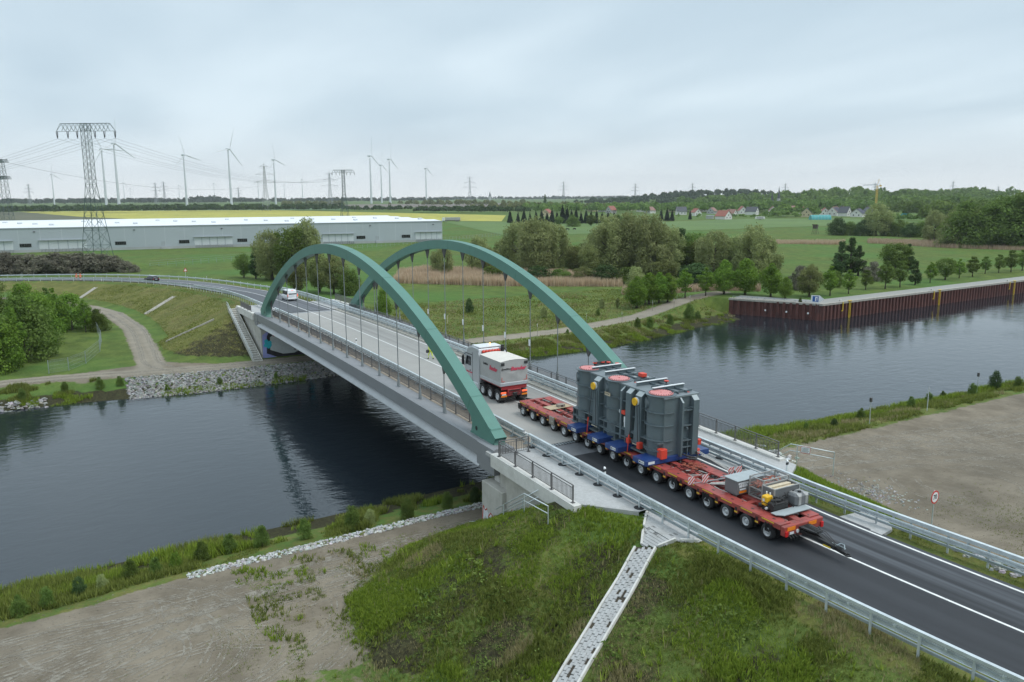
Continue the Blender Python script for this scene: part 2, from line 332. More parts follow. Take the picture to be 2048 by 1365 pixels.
# ---------------------------------------------------------------- materials of the setting
def ground_material():
    m=bpy.data.materials.new('ground');t,n,l,b=nt(m);MATS['ground']=m
    g=n.new('ShaderNodeNewGeometry');P=g.outputs['Position']
    at=n.new('ShaderNodeAttribute');at.attribute_name='zone';sp=n.new('ShaderNodeSeparateColor');l.new(at.outputs['Color'],sp.inputs[0])
    def noise(sc,det=6,ro=.6,dist=0.,vec=P):
        a=n.new('ShaderNodeTexNoise');a.inputs['Scale'].default_value=sc;a.inputs['Detail'].default_value=det;a.inputs['Roughness'].default_value=ro;a.inputs['Distortion'].default_value=dist;l.new(vec,a.inputs['Vector']);return a.outputs['Fac']
    def rng(v,a,c,o0=0.,o1=1.):
        r=n.new('ShaderNodeMapRange');r.interpolation_type='SMOOTHSTEP';r.inputs['From Min'].default_value=a;r.inputs['From Max'].default_value=c;r.inputs['To Min'].default_value=o0;r.inputs['To Max'].default_value=o1;l.new(v,r.inputs['Value']);return r.outputs[0]
    def mix(f,a,c):
        x=n.new('ShaderNodeMix');x.data_type='RGBA';l.new(f,x.inputs['Factor'])
        for s_,v in(('A',a),('B',c)):
            if isinstance(v,tuple):x.inputs[s_].default_value=(*v,1)
            else:l.new(v,x.inputs[s_])
        return x.outputs['Result']
    def mth(op,a,c):
        x=n.new('ShaderNodeMath');x.operation=op
        for i,v in enumerate((a,c)):
            if isinstance(v,float):x.inputs[i].default_value=v
            else:l.new(v,x.inputs[i])
        return x.outputs[0]
    big=noise(.035,5,.6);mid=noise(.35,7,.65);fine=noise(4.5,6,.7)
    grass=mix(rng(mid,.35,.68),(.055,.085,.018),(.115,.155,.034))
    grass=mix(rng(fine,.38,.7,0,.55),grass,(.15,.185,.05))
    grass=mix(rng(big,.4,.66,0,.55),grass,(.06,.16,.035))
    dry=mix(rng(mid,.3,.7),(.10,.115,.028),(.185,.18,.055));dry=mix(rng(fine,.4,.7,0,.5),dry,(.065,.055,.025))
    soil=mix(rng(fine,.35,.65),(.022,.020,.012),(.06,.058,.026))
    # sand with wheel tracks running along the canal
    mp=n.new('ShaderNodeMapping');mp.inputs['Rotation'].default_value=(0,0,.10);mp.inputs['Scale'].default_value=(4.6,.30,1);l.new(P,mp.inputs[0])
    tr=noise(1.,8,.66,1.1,mp.outputs[0])
    mp2=n.new('ShaderNodeMapping');mp2.inputs['Rotation'].default_value=(0,0,-.75);mp2.inputs['Scale'].default_value=(4.6,.30,1);l.new(P,mp2.inputs[0])
    tr2=noise(2.6,7,.66,1.6,mp2.outputs[0])
    dirt=mix(rng(mid,.3,.7),(.155,.129,.095),(.25,.213,.162))
    dirt=mix(rng(tr,.54,.72,0,.16),dirt,(.29,.258,.21));dirt=mix(rng(tr,.28,.44,.2,0),dirt,(.105,.093,.075))
    dirt=mix(rng(tr2,.58,.68,0,.2),dirt,(.31,.28,.23));dirt=mix(rng(tr2,.36,.45,.35,0),dirt,(.11,.096,.075))
    dirt=mix(rng(fine,.55,.72,0,.6),dirt,(.12,.105,.082))
    # ragged edges between the zones
    wob=mth('MULTIPLY',mth('SUBTRACT',noise(.9,8,.78),.5),1.7)
    def edge(ch):return rng(mth('ADD',ch,wob),.35,.65)
    trk=mth('MULTIPLY',at.outputs['Alpha'],rng(fine,.25,.6,.35,1.))
    dirt=mix(rng(big,.45,.62,0,.45),dirt,(.105,.094,.076))
    dirt=mix(rng(noise(14.,4,.7),.58,.75,0,.5),dirt,(.30,.275,.23))
    dirt=mix(mth('MULTIPLY',trk,.6),dirt,(.36,.33,.275))
    c=mix(edge(sp.outputs['Green']),grass,dry)
    c=mix(edge(sp.outputs['Blue']),c,soil)
    c=mix(edge(sp.outputs['Red']),c,dirt)
    l.new(c,b.inputs['Base Color']);b.inputs['Roughness'].default_value=.95;b.inputs['Specular IOR Level'].default_value=.15
    bp=n.new('ShaderNodeBump');bp.inputs['Strength'].default_value=.5;bp.inputs['Distance'].default_value=.12;l.new(mth('ADD',fine,mth('MULTIPLY',tr,1.2)),bp.inputs['Height']);l.new(bp.outputs[0],b.inputs['Normal'])
ground_material()
def water_material():
    m=bpy.data.materials.new('water');t,n,l,b=nt(m);MATS['water']=m
    b.inputs['Base Color'].default_value=(.013,.019,.025,1);b.inputs['Roughness'].default_value=.035;b.inputs['IOR'].default_value=1.5
    g=n.new('ShaderNodeNewGeometry')
    hs=None
    for rot,sx,sy,sc,am in((.5,1.,.55,2.6,1.),(-.35,1.,.5,.75,.85),(.9,1.,.6,6.,.5)):
        mp=n.new('ShaderNodeMapping');mp.inputs['Rotation'].default_value=(0,0,rot);mp.inputs['Scale'].default_value=(sx,sy,1);l.new(g.outputs['Position'],mp.inputs[0])
        a=n.new('ShaderNodeTexNoise');a.inputs['Scale'].default_value=sc;a.inputs['Detail'].default_value=3;a.inputs['Roughness'].default_value=.5;a.inputs['Distortion'].default_value=.6;l.new(mp.outputs[0],a.inputs['Vector'])
        mu=n.new('ShaderNodeMath');mu.operation='MULTIPLY';mu.inputs[1].default_value=am/sc;l.new(a.outputs['Fac'],mu.inputs[0])
        if hs is None:hs=mu.outputs[0]
        else:
            ad=n.new('ShaderNodeMath');l.new(hs,ad.inputs[0]);l.new(mu.outputs[0],ad.inputs[1]);hs=ad.outputs[0]
    # gusts: calmer and livelier patches
    a=n.new('ShaderNodeTexNoise');a.inputs['Scale'].default_value=.045;a.inputs['Detail'].default_value=4;l.new(g.outputs['Position'],a.inputs['Vector'])
    r=n.new('ShaderNodeMapRange');r.inputs['From Min'].default_value=.3;r.inputs['From Max'].default_value=.7;r.inputs['To Min'].default_value=.022;r.inputs['To Max'].default_value=.075;l.new(a.outputs['Fac'],r.inputs['Value'])
    bp=n.new('ShaderNodeBump');bp.inputs['Distance'].default_value=1.;l.new(r.outputs[0],bp.inputs['Strength']);l.new(hs,bp.inputs['Height']);l.new(bp.outputs[0],b.inputs['Normal'])
water_material()
def road_material(name,c1,c2,worn,amt):
    m=bpy.data.materials.new(name);t,n,l,b=nt(m);MATS[name]=m
    at=n.new('ShaderNodeAttribute');at.attribute_name='lane'
    mp=n.new('ShaderNodeMapping');mp.inputs['Scale'].default_value=(1.15,.02,1);l.new(at.outputs['Vector'],mp.inputs[0])
    a=n.new('ShaderNodeTexNoise');a.inputs['Scale'].default_value=1.3;a.inputs['Detail'].default_value=5;l.new(mp.outputs[0],a.inputs['Vector'])
    g=n.new('ShaderNodeNewGeometry');f=n.new('ShaderNodeTexNoise');f.inputs['Scale'].default_value=38;f.inputs['Detail'].default_value=3;l.new(g.outputs['Position'],f.inputs['Vector'])
    pz=n.new('ShaderNodeTexNoise');pz.inputs['Scale'].default_value=.55;pz.inputs['Detail'].default_value=8;pz.inputs['Roughness'].default_value=.65;l.new(g.outputs['Position'],pz.inputs['Vector'])
    x=n.new('ShaderNodeMix');x.data_type='RGBA';l.new(pz.outputs['Fac'],x.inputs['Factor']);x.inputs['A'].default_value=(*c1,1);x.inputs['B'].default_value=(*c2,1)
    s=n.new('ShaderNodeSeparateXYZ');l.new(at.outputs['Vector'],s.inputs[0])
    rr=n.new('ShaderNodeMapRange');rr.inputs['From Min'].default_value=-.3;rr.inputs['From Max'].default_value=.35;rr.inputs['To Min'].default_value=.12;l.new(s.outputs['X'],rr.inputs['Value'])
    r=n.new('ShaderNodeMapRange');r.inputs['From Min'].default_value=.42;r.inputs['From Max'].default_value=.66;r.inputs['To Max'].default_value=amt;l.new(a.outputs['Fac'],r.inputs['Value'])
    mu=n.new('ShaderNodeMath');mu.operation='MULTIPLY';l.new(r.outputs[0],mu.inputs[0]);l.new(rr.outputs[0],mu.inputs[1])
    y=n.new('ShaderNodeMix');y.data_type='RGBA';l.new(mu.outputs[0],y.inputs['Factor']);l.new(x.outputs['Result'],y.inputs['A']);y.inputs['B'].default_value=(*worn,1)
    z=n.new('ShaderNodeMix');z.data_type='RGBA';z.blend_type='MULTIPLY';z.inputs['Factor'].default_value=.35;l.new(y.outputs['Result'],z.inputs['A']);l.new(f.outputs['Color'],z.inputs['B'])
    l.new(z.outputs['Result'],b.inputs['Base Color']);b.inputs['Roughness'].default_value=.72;b.inputs['Specular IOR Level'].default_value=.35
    bp=n.new('ShaderNodeBump');bp.inputs['Strength'].default_value=.25;bp.inputs['Distance'].default_value=.02;l.new(f.outputs['Fac'],bp.inputs['Height']);l.new(bp.outputs[0],b.inputs['Normal'])
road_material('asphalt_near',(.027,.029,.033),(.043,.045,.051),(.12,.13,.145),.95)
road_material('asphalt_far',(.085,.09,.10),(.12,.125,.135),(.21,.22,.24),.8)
road_material('deck_surface',(.36,.345,.32),(.46,.445,.42),(.29,.28,.265),.75)
mat('line_paint',(.74,.74,.72),.6,var=.1,scale=6,dirt=(.35,.35,.34),dscale=2.5,damt=.55)
mat('paver',(.40,.40,.395),.85,var=.12,scale=5,bump=.3,bscale=9,dirt=(.25,.24,.22),dscale=.9,damt=.5)
mat('concrete',(.44,.425,.385),.85,var=.12,scale=1.1,bump=.15,bscale=14,dirt=(.24,.22,.18),dscale=.8,damt=.55,streak=(1.2,1.2,.25))
mat('concrete_light',(.60,.585,.55),.85,var=.08,scale=2,bump=.12,bscale=14,dirt=(.36,.34,.30),dscale=1.1,damt=.45)
mat('concrete_old',(.36,.34,.30),.9,var=.2,scale=2.4,bump=.2,bscale=10,dirt=(.14,.13,.09),dscale=1.5,damt=.6)
mat('earth_crumbs',(.055,.045,.03),.95,var=.3,scale=6,bump=.4)
mat('galvanised',(.60,.65,.67),.45,.5,var=.14,scale=2.2,rvar=.1)
mat('galv_dull',(.36,.41,.43),.5,.6,var=.15,scale=2.,rvar=.1)
mat('rubber_hole_black',(.022,.022,.024),.7,var=.2,scale=6)
# ---------------------------------------------------------------- ground
def lin(a,b,st):return list(np.arange(a,b,st))
gx=lin(-330,-140,3)+lin(-140,-60,1.6)+lin(-60,-13,.7)+lin(-13,29,3)+lin(29,37,.6)+lin(37,58,.2)+lin(58,70,.36)+lin(70,100,1.)+lin(100,161,4)
gy=lin(-150,-48,4)+lin(-48,-24,.45)+lin(-24,24,.42)+lin(24,60,.8)+lin(60,150,1.6)+lin(150,341,4)
GX_,GY_=np.meshgrid(np.array(gx),np.array(gy),indexing='ij')
GZ=H(GX_,GY_)
def strip(P,w,x,y,soft=.8):
    d,_=_poly_d(np.array(P,float),x,y);return 1-sstep(w/2-soft,w/2+soft,d)
def zones(x,y,z):
    d,s,sg=road_near(x,y)
    nt_=np.interp(y,_nb[:,0],_nb[:,1]);ft_=np.interp(y,_fb[:,0],_fb[:,1])
    flat=z-base_z(x,y)
    dirt=np.zeros(x.shape)
    lot=(x>nt_+.1)&(x<95)&(flat<.55)
    gn=vnoise(x,y,9,5)
    lm=(1-sstep(.12,.6,flat))*sstep(0,.8,x-nt_)*(x<100)
    left=lm*(y<0)*(1-.75*sstep(49,60,x)*sstep(-40,-22,y))*(1-.35*sstep(46,56,x)*(gn>.5))
    right=lm*(y>0)*sstep(0.,1.6,x-nt_-.6)*(1-sstep(62,82,x)*.8)*(1-.9*sstep(.75,.95,vnoise(x,y,11,8)))*(y<150)
    right=np.maximum(right,sstep(38.,41.,x)*sstep(10,14,y)*(1-sstep(64,72,x-.12*y))*(flat<.45)*.95)
    dirt=np.maximum(left,np.minimum(right,1))
    dirt=np.where((x>37.5)&(x<46)&(np.abs(y)<10),.95,dirt)
    # far bank tracks
    fp=[(-30,-60),(-30,-41),(-30,-35),(-28,-27),(-27,-20),(-26.6,-12),(-26.2,0),(-26,12),(-26.5,27),(-27.5,44),(-33.5,65),(-41.5,84),(-45,98)]
    dirt=np.maximum(dirt,strip(fp,4.4,x,y,1.))
    dirt=np.maximum(dirt,strip([(-28,-24),(-34,-23),(-48,-22.8),(-70,-22.6),(-94,-25),(-108,-29),(-125,-37),(-140,-50)],3.9,x,y,.8))
    dirt=np.maximum(dirt,strip([(-26,-16),(-31,-22),(-29,-31)],6,x,y,1.2))
    dirt=np.maximum(dirt,.7*strip([(-100,9),(-128,10),(-150,-2)],3.,x,y,1.5))
    # dry slopes
    dry=.85*((s<-30)&(flat>.35)&(sg<0))*sstep(6.,8.5,d)+.35*((s<-30)&(sg>0)&(flat>.3))
    dry=np.maximum(dry,.55*((np.abs(d-5.2)<1.4)&((s<-40)|(s>57))))
    dry=np.maximum(dry,(.36+.25*vnoise(x,y,5,2))*((s>45)&(flat>.4)&(sg<0)&(d>9)))
    dry=np.maximum(dry,.45*((x>37)&(x<95)&(flat<.6)))
    dry=np.maximum(dry,.46*((x<-19)&(x>-75)&(y>18)&(y<88)&(vnoise(x,y,12,4)>.35)))
    dry=np.maximum(dry,.5*((x>nt_-8)&(x<nt_+1)))
    dry=np.maximum(dry,.6*np.exp(-(((x+212)/11.)**2+((y+33)/30.)**2)**2))
    soil=.62*((x<-27)&(x>-46)&(y<-8)&(y>-22)&(flat>.2))*sstep(0,1,(x+46)/8.-(-y-8.5)/22.+.25)*(s<-15)
    soil=np.maximum(soil,(.36+.34*sstep(.35,.8,vnoise(x,y,1.8,6)))*((s>44)&(flat>.3)&(sg<0)&(d>8))*.95)
    soil=np.maximum(soil,.8*(z<-7.3)*(x>-35))
    soil=np.maximum(soil,.45*np.exp(-(((x+212)/11.)**2+((y+33)/30.)**2)**2))
    return dirt,np.clip(dry,0,1),np.clip(soil,0,1)
ZD,ZY,ZS=zones(GX_,GY_,GZ)
# wheel tracks pressed into the sand
ZT=np.zeros_like(GX_);_rt=random.Random(14)
def track(pts,w=.34,a=1.):
    global ZT
    C_=catmull(pts,8)
    for o in(-.95,.95):
        t=np.gradient(C_,axis=0);t/=np.linalg.norm(t,axis=1,keepdims=True);Q=C_+np.stack([-t[:,1],t[:,0]],-1)*o
        m=(GX_>Q[:,0].min()-2)&(GX_<Q[:,0].max()+2)&(GY_>Q[:,1].min()-2)&(GY_<Q[:,1].max()+2)
        d,_=_poly_d(Q,GX_[m],GY_[m]);ZT[m]=np.maximum(ZT[m],a*(1-sstep(w*.35,w,d)))
track([(-28,-24),(-34,-23),(-48,-22.8),(-70,-22.6),(-94,-25),(-108,-29)],1.3,.75);track([(-26,12),(-26.5,27),(-27.5,44),(-33.5,65),(-41.5,84)],1.5,.8)
for k in range(3):track([(-27,10+_rt.uniform(-1,1)),(-26.5+.4*k,-10),(-28,-24),(-30.5,-36),(-30.5,-60)],1.2,.7)
nx,ny=GX_.shape
idx=np.arange(nx*ny).reshape(nx,ny)
gf=np.stack([idx[:-1,:-1],idx[1:,:-1],idx[1:,1:],idx[:-1,1:]],-1).reshape(-1,4)
gm=npmesh('ground',np.stack([GX_,GY_,GZ],-1).reshape(-1,3),gf,'ground',smooth=True)
ga=gm.attributes.new('zone','FLOAT_COLOR','POINT');ga.data.foreach_set('color',np.stack([ZD,ZY,ZS,ZT],-1).astype(np.float32).ravel())
inst('ground',gm,kind='structure')
# the plain out to the horizon, butted round the modelled part; the canal runs on through it
x0,x1,y0,y1=gx[0],gx[-1],gy[0],gy[-1]
pm=MB();B=9000;zp=-6.5
zl=zr=None
for q in([(-B,-B),(x0,-B),(x0,B),(-B,B)],[(x1,-B),(B,-B),(B,B),(x1,B)],[(x0,y1),(-29,y1),(-120,B),(x0,B)],[(47,y1),(x1,y1),(x1,B),(-44,B)],[(x0,-B),(-21,-B),(-21,y0),(x0,y0)],[(42,-B),(x1,-B),(x1,y0),(42,y0)]):pm.quad(*[(a,b,zp) for a,b in q])
pm.build('plain','ground',kind='structure')
wmm=MB();wmm.quad((-45,-900,WATER),(60,-900,WATER),(60,340,WATER),(-60,340,WATER));wmm.quad((-60,340,WATER),(60,340,WATER),(-40,6000,WATER),(-125,6000,WATER));wmm.build('canal_water','water',kind='structure')
# ---------------------------------------------------------------- fields
mat('rape_flower',(.30,.28,.05),.95,var=.25,scale=.05,col2=(.44,.40,.06),dirt=(.16,.19,.04),dscale=.03,damt=.6)
mat('plough',(.15,.125,.10),.95,var=.2,scale=.02)
mat('young_corn',(.045,.10,.03),.95,var=.25,scale=.01,col2=(.07,.135,.045))
mat('meadow_grass',(.075,.135,.026),.95,scale=.02,col2=(.11,.175,.04),dirt=(.06,.105,.025),dscale=.012,damt=.6)
mat('mixed_field',(.075,.085,.04),.95,scale=.02,col2=(.11,.105,.06))
def field(name,pts,m,z):
    mb=MB();mb.quad(*[(p[0],p[1],z) for p in pts]);mb.build(name,m,kind='structure')
field('rape_field',[(-1667.85, -98.15, -6.4),(-1598.35, 303.51, -6.4),(-1004.39, 418.16, -6.4),(-803.98, 459.25, -6.4),(-589.79, 336.49, -6.4),(-641.34, 297.81, -6.4),(-851.84, 187.94, -6.4),(-885.91, 53.45, -6.4),(-1112.77, -10.6, -6.4)],'rape_flower',-6.4)
field('stubble_field',[(-1883.11, -385.26, -6.42),(-1635.58, -96.98, -6.42),(-1094.93, -8.09, -6.42),(-856.9, 60.77, -6.42),(-666.97, 41.71, -6.42),(-726.78, -180.17, -6.42)],'mixed_field',-6.42)
field('ploughed_field',[(-2490.31, 701.19, -6.35),(-2525.31, 1455.0, -6.35),(-1561.69, 900.19, -6.35),(-1657.73, 464.12, -6.35)],'plough',-6.35)
field('wheat_field',[(-2435.84, -102.84, -6.36),(-2266.29, 697.84, -6.36),(-1414.41, 433.46, -6.36),(-1719.23, -83.52, -6.36)],'young_corn',-6.36)
field('meadow',[(-625.73, 290.75, -6.38),(-581.79, 333.23, -6.38),(-481.36, 446.99, -6.38),(-501.87, 574.08, -6.38),(-452.2, 661.59, -6.38),(-348.38, 613.49, -6.38)]+[(-331,470,0),(-331,200,0)],'meadow_grass',-6.38)
# ---------------------------------------------------------------- road
def ribbon(name,s0,s1,offs,dz,m,step=2.,skirt=.25):
    n=max(2,int(abs(s1-s0)/step)+1);ss=np.linspace(s0,s1,n);V=[];LA=[]
    os_=[offs[0]]+list(offs)+[offs[-1]]
    for s in ss:
        for k,o in enumerate(os_):
            oo=o(s) if callable(o) else o
            V.append(road_at(s,oo,dz-(skirt if k in(0,len(os_)-1) else 0)));LA.append((oo,s,0))
    k=len(os_);F=[(i*k+j,(i+1)*k+j,(i+1)*k+j+1,i*k+j+1) for i in range(n-1) for j in range(k-1)]
    me=npmesh(name,V,F,m);a=me.attributes.new('lane','FLOAT_VECTOR','POINT');a.data.foreach_set('vector',np.array(LA,np.float32).ravel())
    return inst(name,me,kind='structure')
LE,RE=-4.1,3.95
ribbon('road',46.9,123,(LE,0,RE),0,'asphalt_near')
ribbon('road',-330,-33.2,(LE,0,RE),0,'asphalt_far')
ribbon('road_marking',-328,122,(-.07,.07),.005,'line_paint',2.,.002)
ribbon('road_marking',-328,122,(3.52,3.67),.005,'line_paint',2.,.002)
ribbon('road_marking',-328,122,(-3.82,-3.67),.005,'line_paint',2.,.002)
def side_left(s):return -8.45 if s<53.6 else -8.45+(s-53.6)*.95
def side_right(s):return 8.3 if s<55.6 else 8.3-(s-55.6)*1.6
ribbon('walkway',43.4,56.6,(side_left,LE-.02),.10,'paver',.5)
ribbon('walkway',43.4,57.6,(RE+.02,side_right),.10,'paver',.5)
ribbon('walkway',-47.,-33.,(-8.2,LE-.02),.10,'paver',.5)
ribbon('walkway',-47.,-33.,(RE+.02,7.8),.10,'paver',.5)

# ---------------------------------------------------------------- arch bridge
mat('arch_green',(.09,.215,.175),.5,var=.05,scale=.8,dirt=(.085,.165,.135),dscale=.7,damt=.4,streak=(1.5,1.5,.3),rvar=.08)
mat('arch_seam',(.075,.185,.15),.55,var=.1)
mat('girder_grey',(.22,.225,.235),.5,var=.06,scale=.6,dirt=(.19,.19,.19),dscale=.7,damt=.35,rvar=.08)
mat('girder_lit_tone',(.38,.39,.40),.5,var=.06,scale=.7,dirt=(.26,.26,.25),dscale=1.,damt=.35)
mat('cap_tan',(.30,.25,.195),.85,var=.15,scale=1.8,bump=.1,dirt=(.17,.14,.11),dscale=.8,damt=.5)
mat('cap_beige',(.43,.40,.35),.85,var=.1,scale=2,bump=.1,dirt=(.27,.24,.19),dscale=.7,damt=.5)
mat('steel_dark',(.09,.088,.09),.5,.3,var=.1,scale=3)
mat('hanger_grey',(.24,.26,.265),.45,.3,var=.08)
mat('rail_brown',(.15,.145,.145),.5,.35,var=.12,scale=4)
mat('joint_steel',(.07,.07,.075),.55,.5,var=.25,scale=8)
mat('white_paint',(.78,.79,.79),.4,var=.04,dirt=(.5,.49,.46),dscale=2,damt=.3)
HX=lambda k:-20.6+4.976*k
YA,YB=-7.3,6.45
def arch_bottom(x):k=(x+20.6)/4.976;return 11.09*(1-((k-5.404)/7.2)**2)
BR=thing('arch_bridge','twin green tied arches with thin vertical hangers and a grey deck spanning the canal','bridge',(5.4,0,0))
def bw(mb,name,m,parent=None,**k):return mb.build(name,m,parent or BR,world=True,**k)
XS=list(np.linspace(-33.4,44.2,60))
def along(prof,x0,x1,n=40,dz=0):
    return [(x,0,float(zroad(x))+dz) for x in np.linspace(x0,x1,n)]
# running surface and the slab below it
ribb=ribbon('carriageway',-31.4,44.05,(LE-.1,0,RE+.1),0,'deck_surface');del ribb['kind'];ribb.parent=BR;ribb.location=(-5.4,0,0)
mb=MB();mb.sweep([(-6.9,-.05),(-6.9,-.42),(6.0,-.42),(6.0,-.05)],along(0,-33.2,44.1),close=True)
for i in range(30):
    x=-31+2.5*i;mb.cbox(x,-.4,float(zroad(x))-.75,.35,12.6,.7)
bw(mb,'deck_slab','girder_grey')
mb=MB();mb.sweep([(-6.75,-.04),(-6.75,.13),(-4.15,.12),(-4.15,-.04)],along(0,-33.2,44.05),close=True);bw(mb,'edge_cap','cap_tan')
mb=MB();mb.sweep([(4.02,-.04),(4.02,.12),(5.9,.13),(5.9,-.04)],along(0,-33.2,44.05),close=True);bw(mb,'edge_cap','cap_beige')
for y0,sgn in((YA,-1),(YB,1)):
    o=lambda a:y0+sgn*a          # a>0 outwards
    P=along(0,-33.4,44.2,60)
    g=MB();pr=[(o(-.62),.24),(o(.72),.36),(o(.88),.30),(o(.88),-.74),(o(.62),-.80),(o(.62),-.9),(o(-.62),-.9)]
    if sgn<0:pr=pr[::-1]
    g.sweep(pr,P,close=True);bw(g,'tie_girder','girder_grey')
    g=MB();pr=[(o(.60),-.91),(o(1.02),-1.42),(o(1.02),-1.47),(o(-.7),-1.47),(o(-.7),-.91)]
    if sgn<0:pr=pr[::-1]
    g.sweep(pr,along(0,-31.6,42.0,50),close=True);bw(g,'bottom_flange','girder_lit_tone')  # painted paler than the girder: light on the upward slant put into colour
    for xa,xb in((-33.42,-31.3),(41.6,44.22)):
        z=float(zroad((xa+xb)/2));e=MB();e.prism([(o(-.7),z-1.5),(o(.93),z-1.5),(o(.93),z+.30),(o(.74),z+.40),(o(-.66),z+.29)],'X',xa,xb);bw(e,'end_block','girder_grey')
    # arch rib: box section, splayed at both feet
    xs=np.linspace(-30.3,42.85,73);A=MB();V=[];n=len(xs)
    for x in xs:
        zb=arch_bottom(x);dzdx=(arch_bottom(x+.05)-arch_bottom(x-.05))/.1;l=math.hypot(1,dzdx);nxn,nz=-dzdx/l,1/l
        th=1.02+.25*max(0,1-zb/9.)
        for yy in(-.46,.46):
            V.append((x,y0+yy,zb));V.append((x+nxn*th,y0+yy,zb+nz*th))
    F=[]
    for i in range(n-1):
        a=i*4;b_=a+4
        F+=[(a+0,a+1,b_+1,b_+0),(a+3,a+2,b_+2,b_+3),(a+1,a+3,b_+3,b_+1),(a+2,a+0,b_+0,b_+2)]
    A.add(V,F);bw(A,'arch_rib','arch_green')
    for xw in(-26.5,-19.,-9.5,.5,6.3,12.,22.,31.5,39.2):
        W_=MB();V=[]
        for x in(xw-.05,xw+.05):
            zb=arch_bottom(x);dd=(arch_bottom(x+.05)-arch_bottom(x-.05))/.1;l=math.hypot(1,dd);th=1.02+.25*max(0,1-zb/9.)
            for yy in(-.467,.467):
                for t in(-.008,th+.008):V.append((x-dd/l*t,y0+yy,zb+t/l))
        W_.add(V,[(0,1,5,4),(3,2,6,7),(1,3,7,5),(2,0,4,6),(0,2,3,1),(4,5,7,6)]);bw(W_,'weld_seam','arch_seam')
    for end in(-1,1):
        # curved foot plate under the rib
        X0=-30.9 if end<0 else 43.35
        zt=float(zroad(X0))+.3
        pts=[(X0,zt)]
        for t in np.linspace(0,1,9):
            # intrados side, concave
            xa=X0-end*4.55;zz_=zt
            pass
        inner=[]
        xi=X0-end*4.3
        ztop=arch_bottom(X0-end*4.6)+.15
        P0=(X0-end*4.6,ztop);P1=(X0-end*2.75,zt+.9);P2=(X0-end*3.9,zt-.02)
        for t in np.linspace(0,1,10):
            inner.append(((1-t)**2*P0[0]+2*t*(1-t)*P1[0]+t*t*P2[0],(1-t)**2*P0[1]+2*t*(1-t)*P1[1]+t*t*P2[1]))
        poly=[(X0+end*.05,zt-.02),(X0-end*.5,zt+1.1)]+inner
        if end>0:poly=poly[::-1]
        f=MB();f.prism(poly,'Y',y0-.43,y0+.43)
        f.mi=1
        for sy in(-1,1):f.cyl((X0-end*2.75,y0+sy*.431,zt+.62),(X0-end*2.75,y0+sy*.437,zt+.62),.17,n=14)  # flat black discs paint the shade inside the plate's hole
        bw(f,'arch_foot',['arch_green','rubber_hole_black'])
    # hangers with gusset, rod and fork plate
    for k in range(-1,13):
        x=HX(k);zt=arch_bottom(x);zf=float(zroad(x))+.33;sl_=(arch_bottom(x+.1)-arch_bottom(x-.1))/.2
        gz=MB();w=.62;gz.prism([(x-w,zt-w*sl_+.06),(x-.07,zt-1.05),(x+.07,zt-1.05),(x+w,zt+w*sl_+.06)],'Y',y0-.05,y0+.05);bw(gz,'gusset','steel_dark')
        if zt-1.>zf+.9:
            h=MB();h.smooth=True;h.cyl((x,y0,zf+.75),(x,y0,zt-.95),.045,n=8);h.cyl((x,y0,zf+.7),(x,y0,zf+1.3),.07,n=8);h=bw(h,'hanger','hanger_grey')
            f=MB();f.prism([(x-.26,zf-.06),(x+.26,zf-.06),(x+.09,zf+.82),(x-.09,zf+.82)],'Y',y0-.06,y0+.06);bw(f,'fork_plate','hanger_grey')
            if sgn>0 and 4<=k<=9:
                q=MB();q.cbox(x,y0-.1,zf+2.7,.28,.03,.62);bw(q,'number_plate','white_paint')
# expansion joint and the strip behind it
mb=MB();z=float(zroad(44.35))
mb.box(44.06,44.62,LE,RE,z-.2,z+.004);bw(mb,'expansion_joint','joint_steel')
mb=MB()
for i in range(34):
    y=LE+.1+.235*i;mb.box(44.16,44.52,y,y+.11,z+.003,z+.012)
bw(mb,'joint_teeth','galv_dull')
mat('joint_patch',(.15,.155,.165),.8,var=.12,scale=1.5,dirt=(.09,.09,.095),dscale=.9,damt=.6)
pp=ribbon('approach_slab',44.62,46.9,(LE,0,RE),.0,'joint_patch')
# ---------------------------------------------------------------- abutments
NA=thing('abutment','pale concrete abutment with red outline graffiti at the near end of the bridge','abutment',(46,0,-6.5))
def na(mb,name,m,p=None,**k):return mb.build(name,m,p or NA,world=True,**k)
mb=MB();mb.bbox(42.75,45.72,-8.45,7.6,-7.2,-2.45,.04);na(mb,'bearing_seat','concrete')
mb=MB();mb.box(45.7,54.3,-8.12,7.8,-7.2,-.75);na(mb,'wall','concrete')
mb=MB();mb.box(44.45,45.69,-7.9,7.4,-2.44,-.62);na(mb,'back_wall','concrete')
for y_ in(-7.7,6.0):mb=MB();mb.bbox(43.25,44.0,y_,y_+.85,-2.44,-1.55,.03);na(mb,'bearing','concrete_light')
mb=MB();mb.bbox(45.3,45.71,-8.3,-8.13,-2.9,-2.46,.02);na(mb,'drain_box','concrete_old')
mb=MB();P=[(x,0,float(zroad(x))+.25) for x in np.linspace(44.45,54.6,8)]
mb.sweep([(-8.62,-.88),(-8.1,-.88),(-8.1,-.0),(-8.62,0)][::-1],P,close=True);na(mb,'coping','concrete_light')
mb=MB();mb.sweep([(8.32,0),(7.78,0),(7.78,-.95),(8.32,-.95)][::-1],P,close=True);na(mb,'coping','concrete_light')
mb=MB();mb.box(51.5,52.35,-8.135,-8.115,-2.5,-.78);na(mb,'hatch','steel_dark')
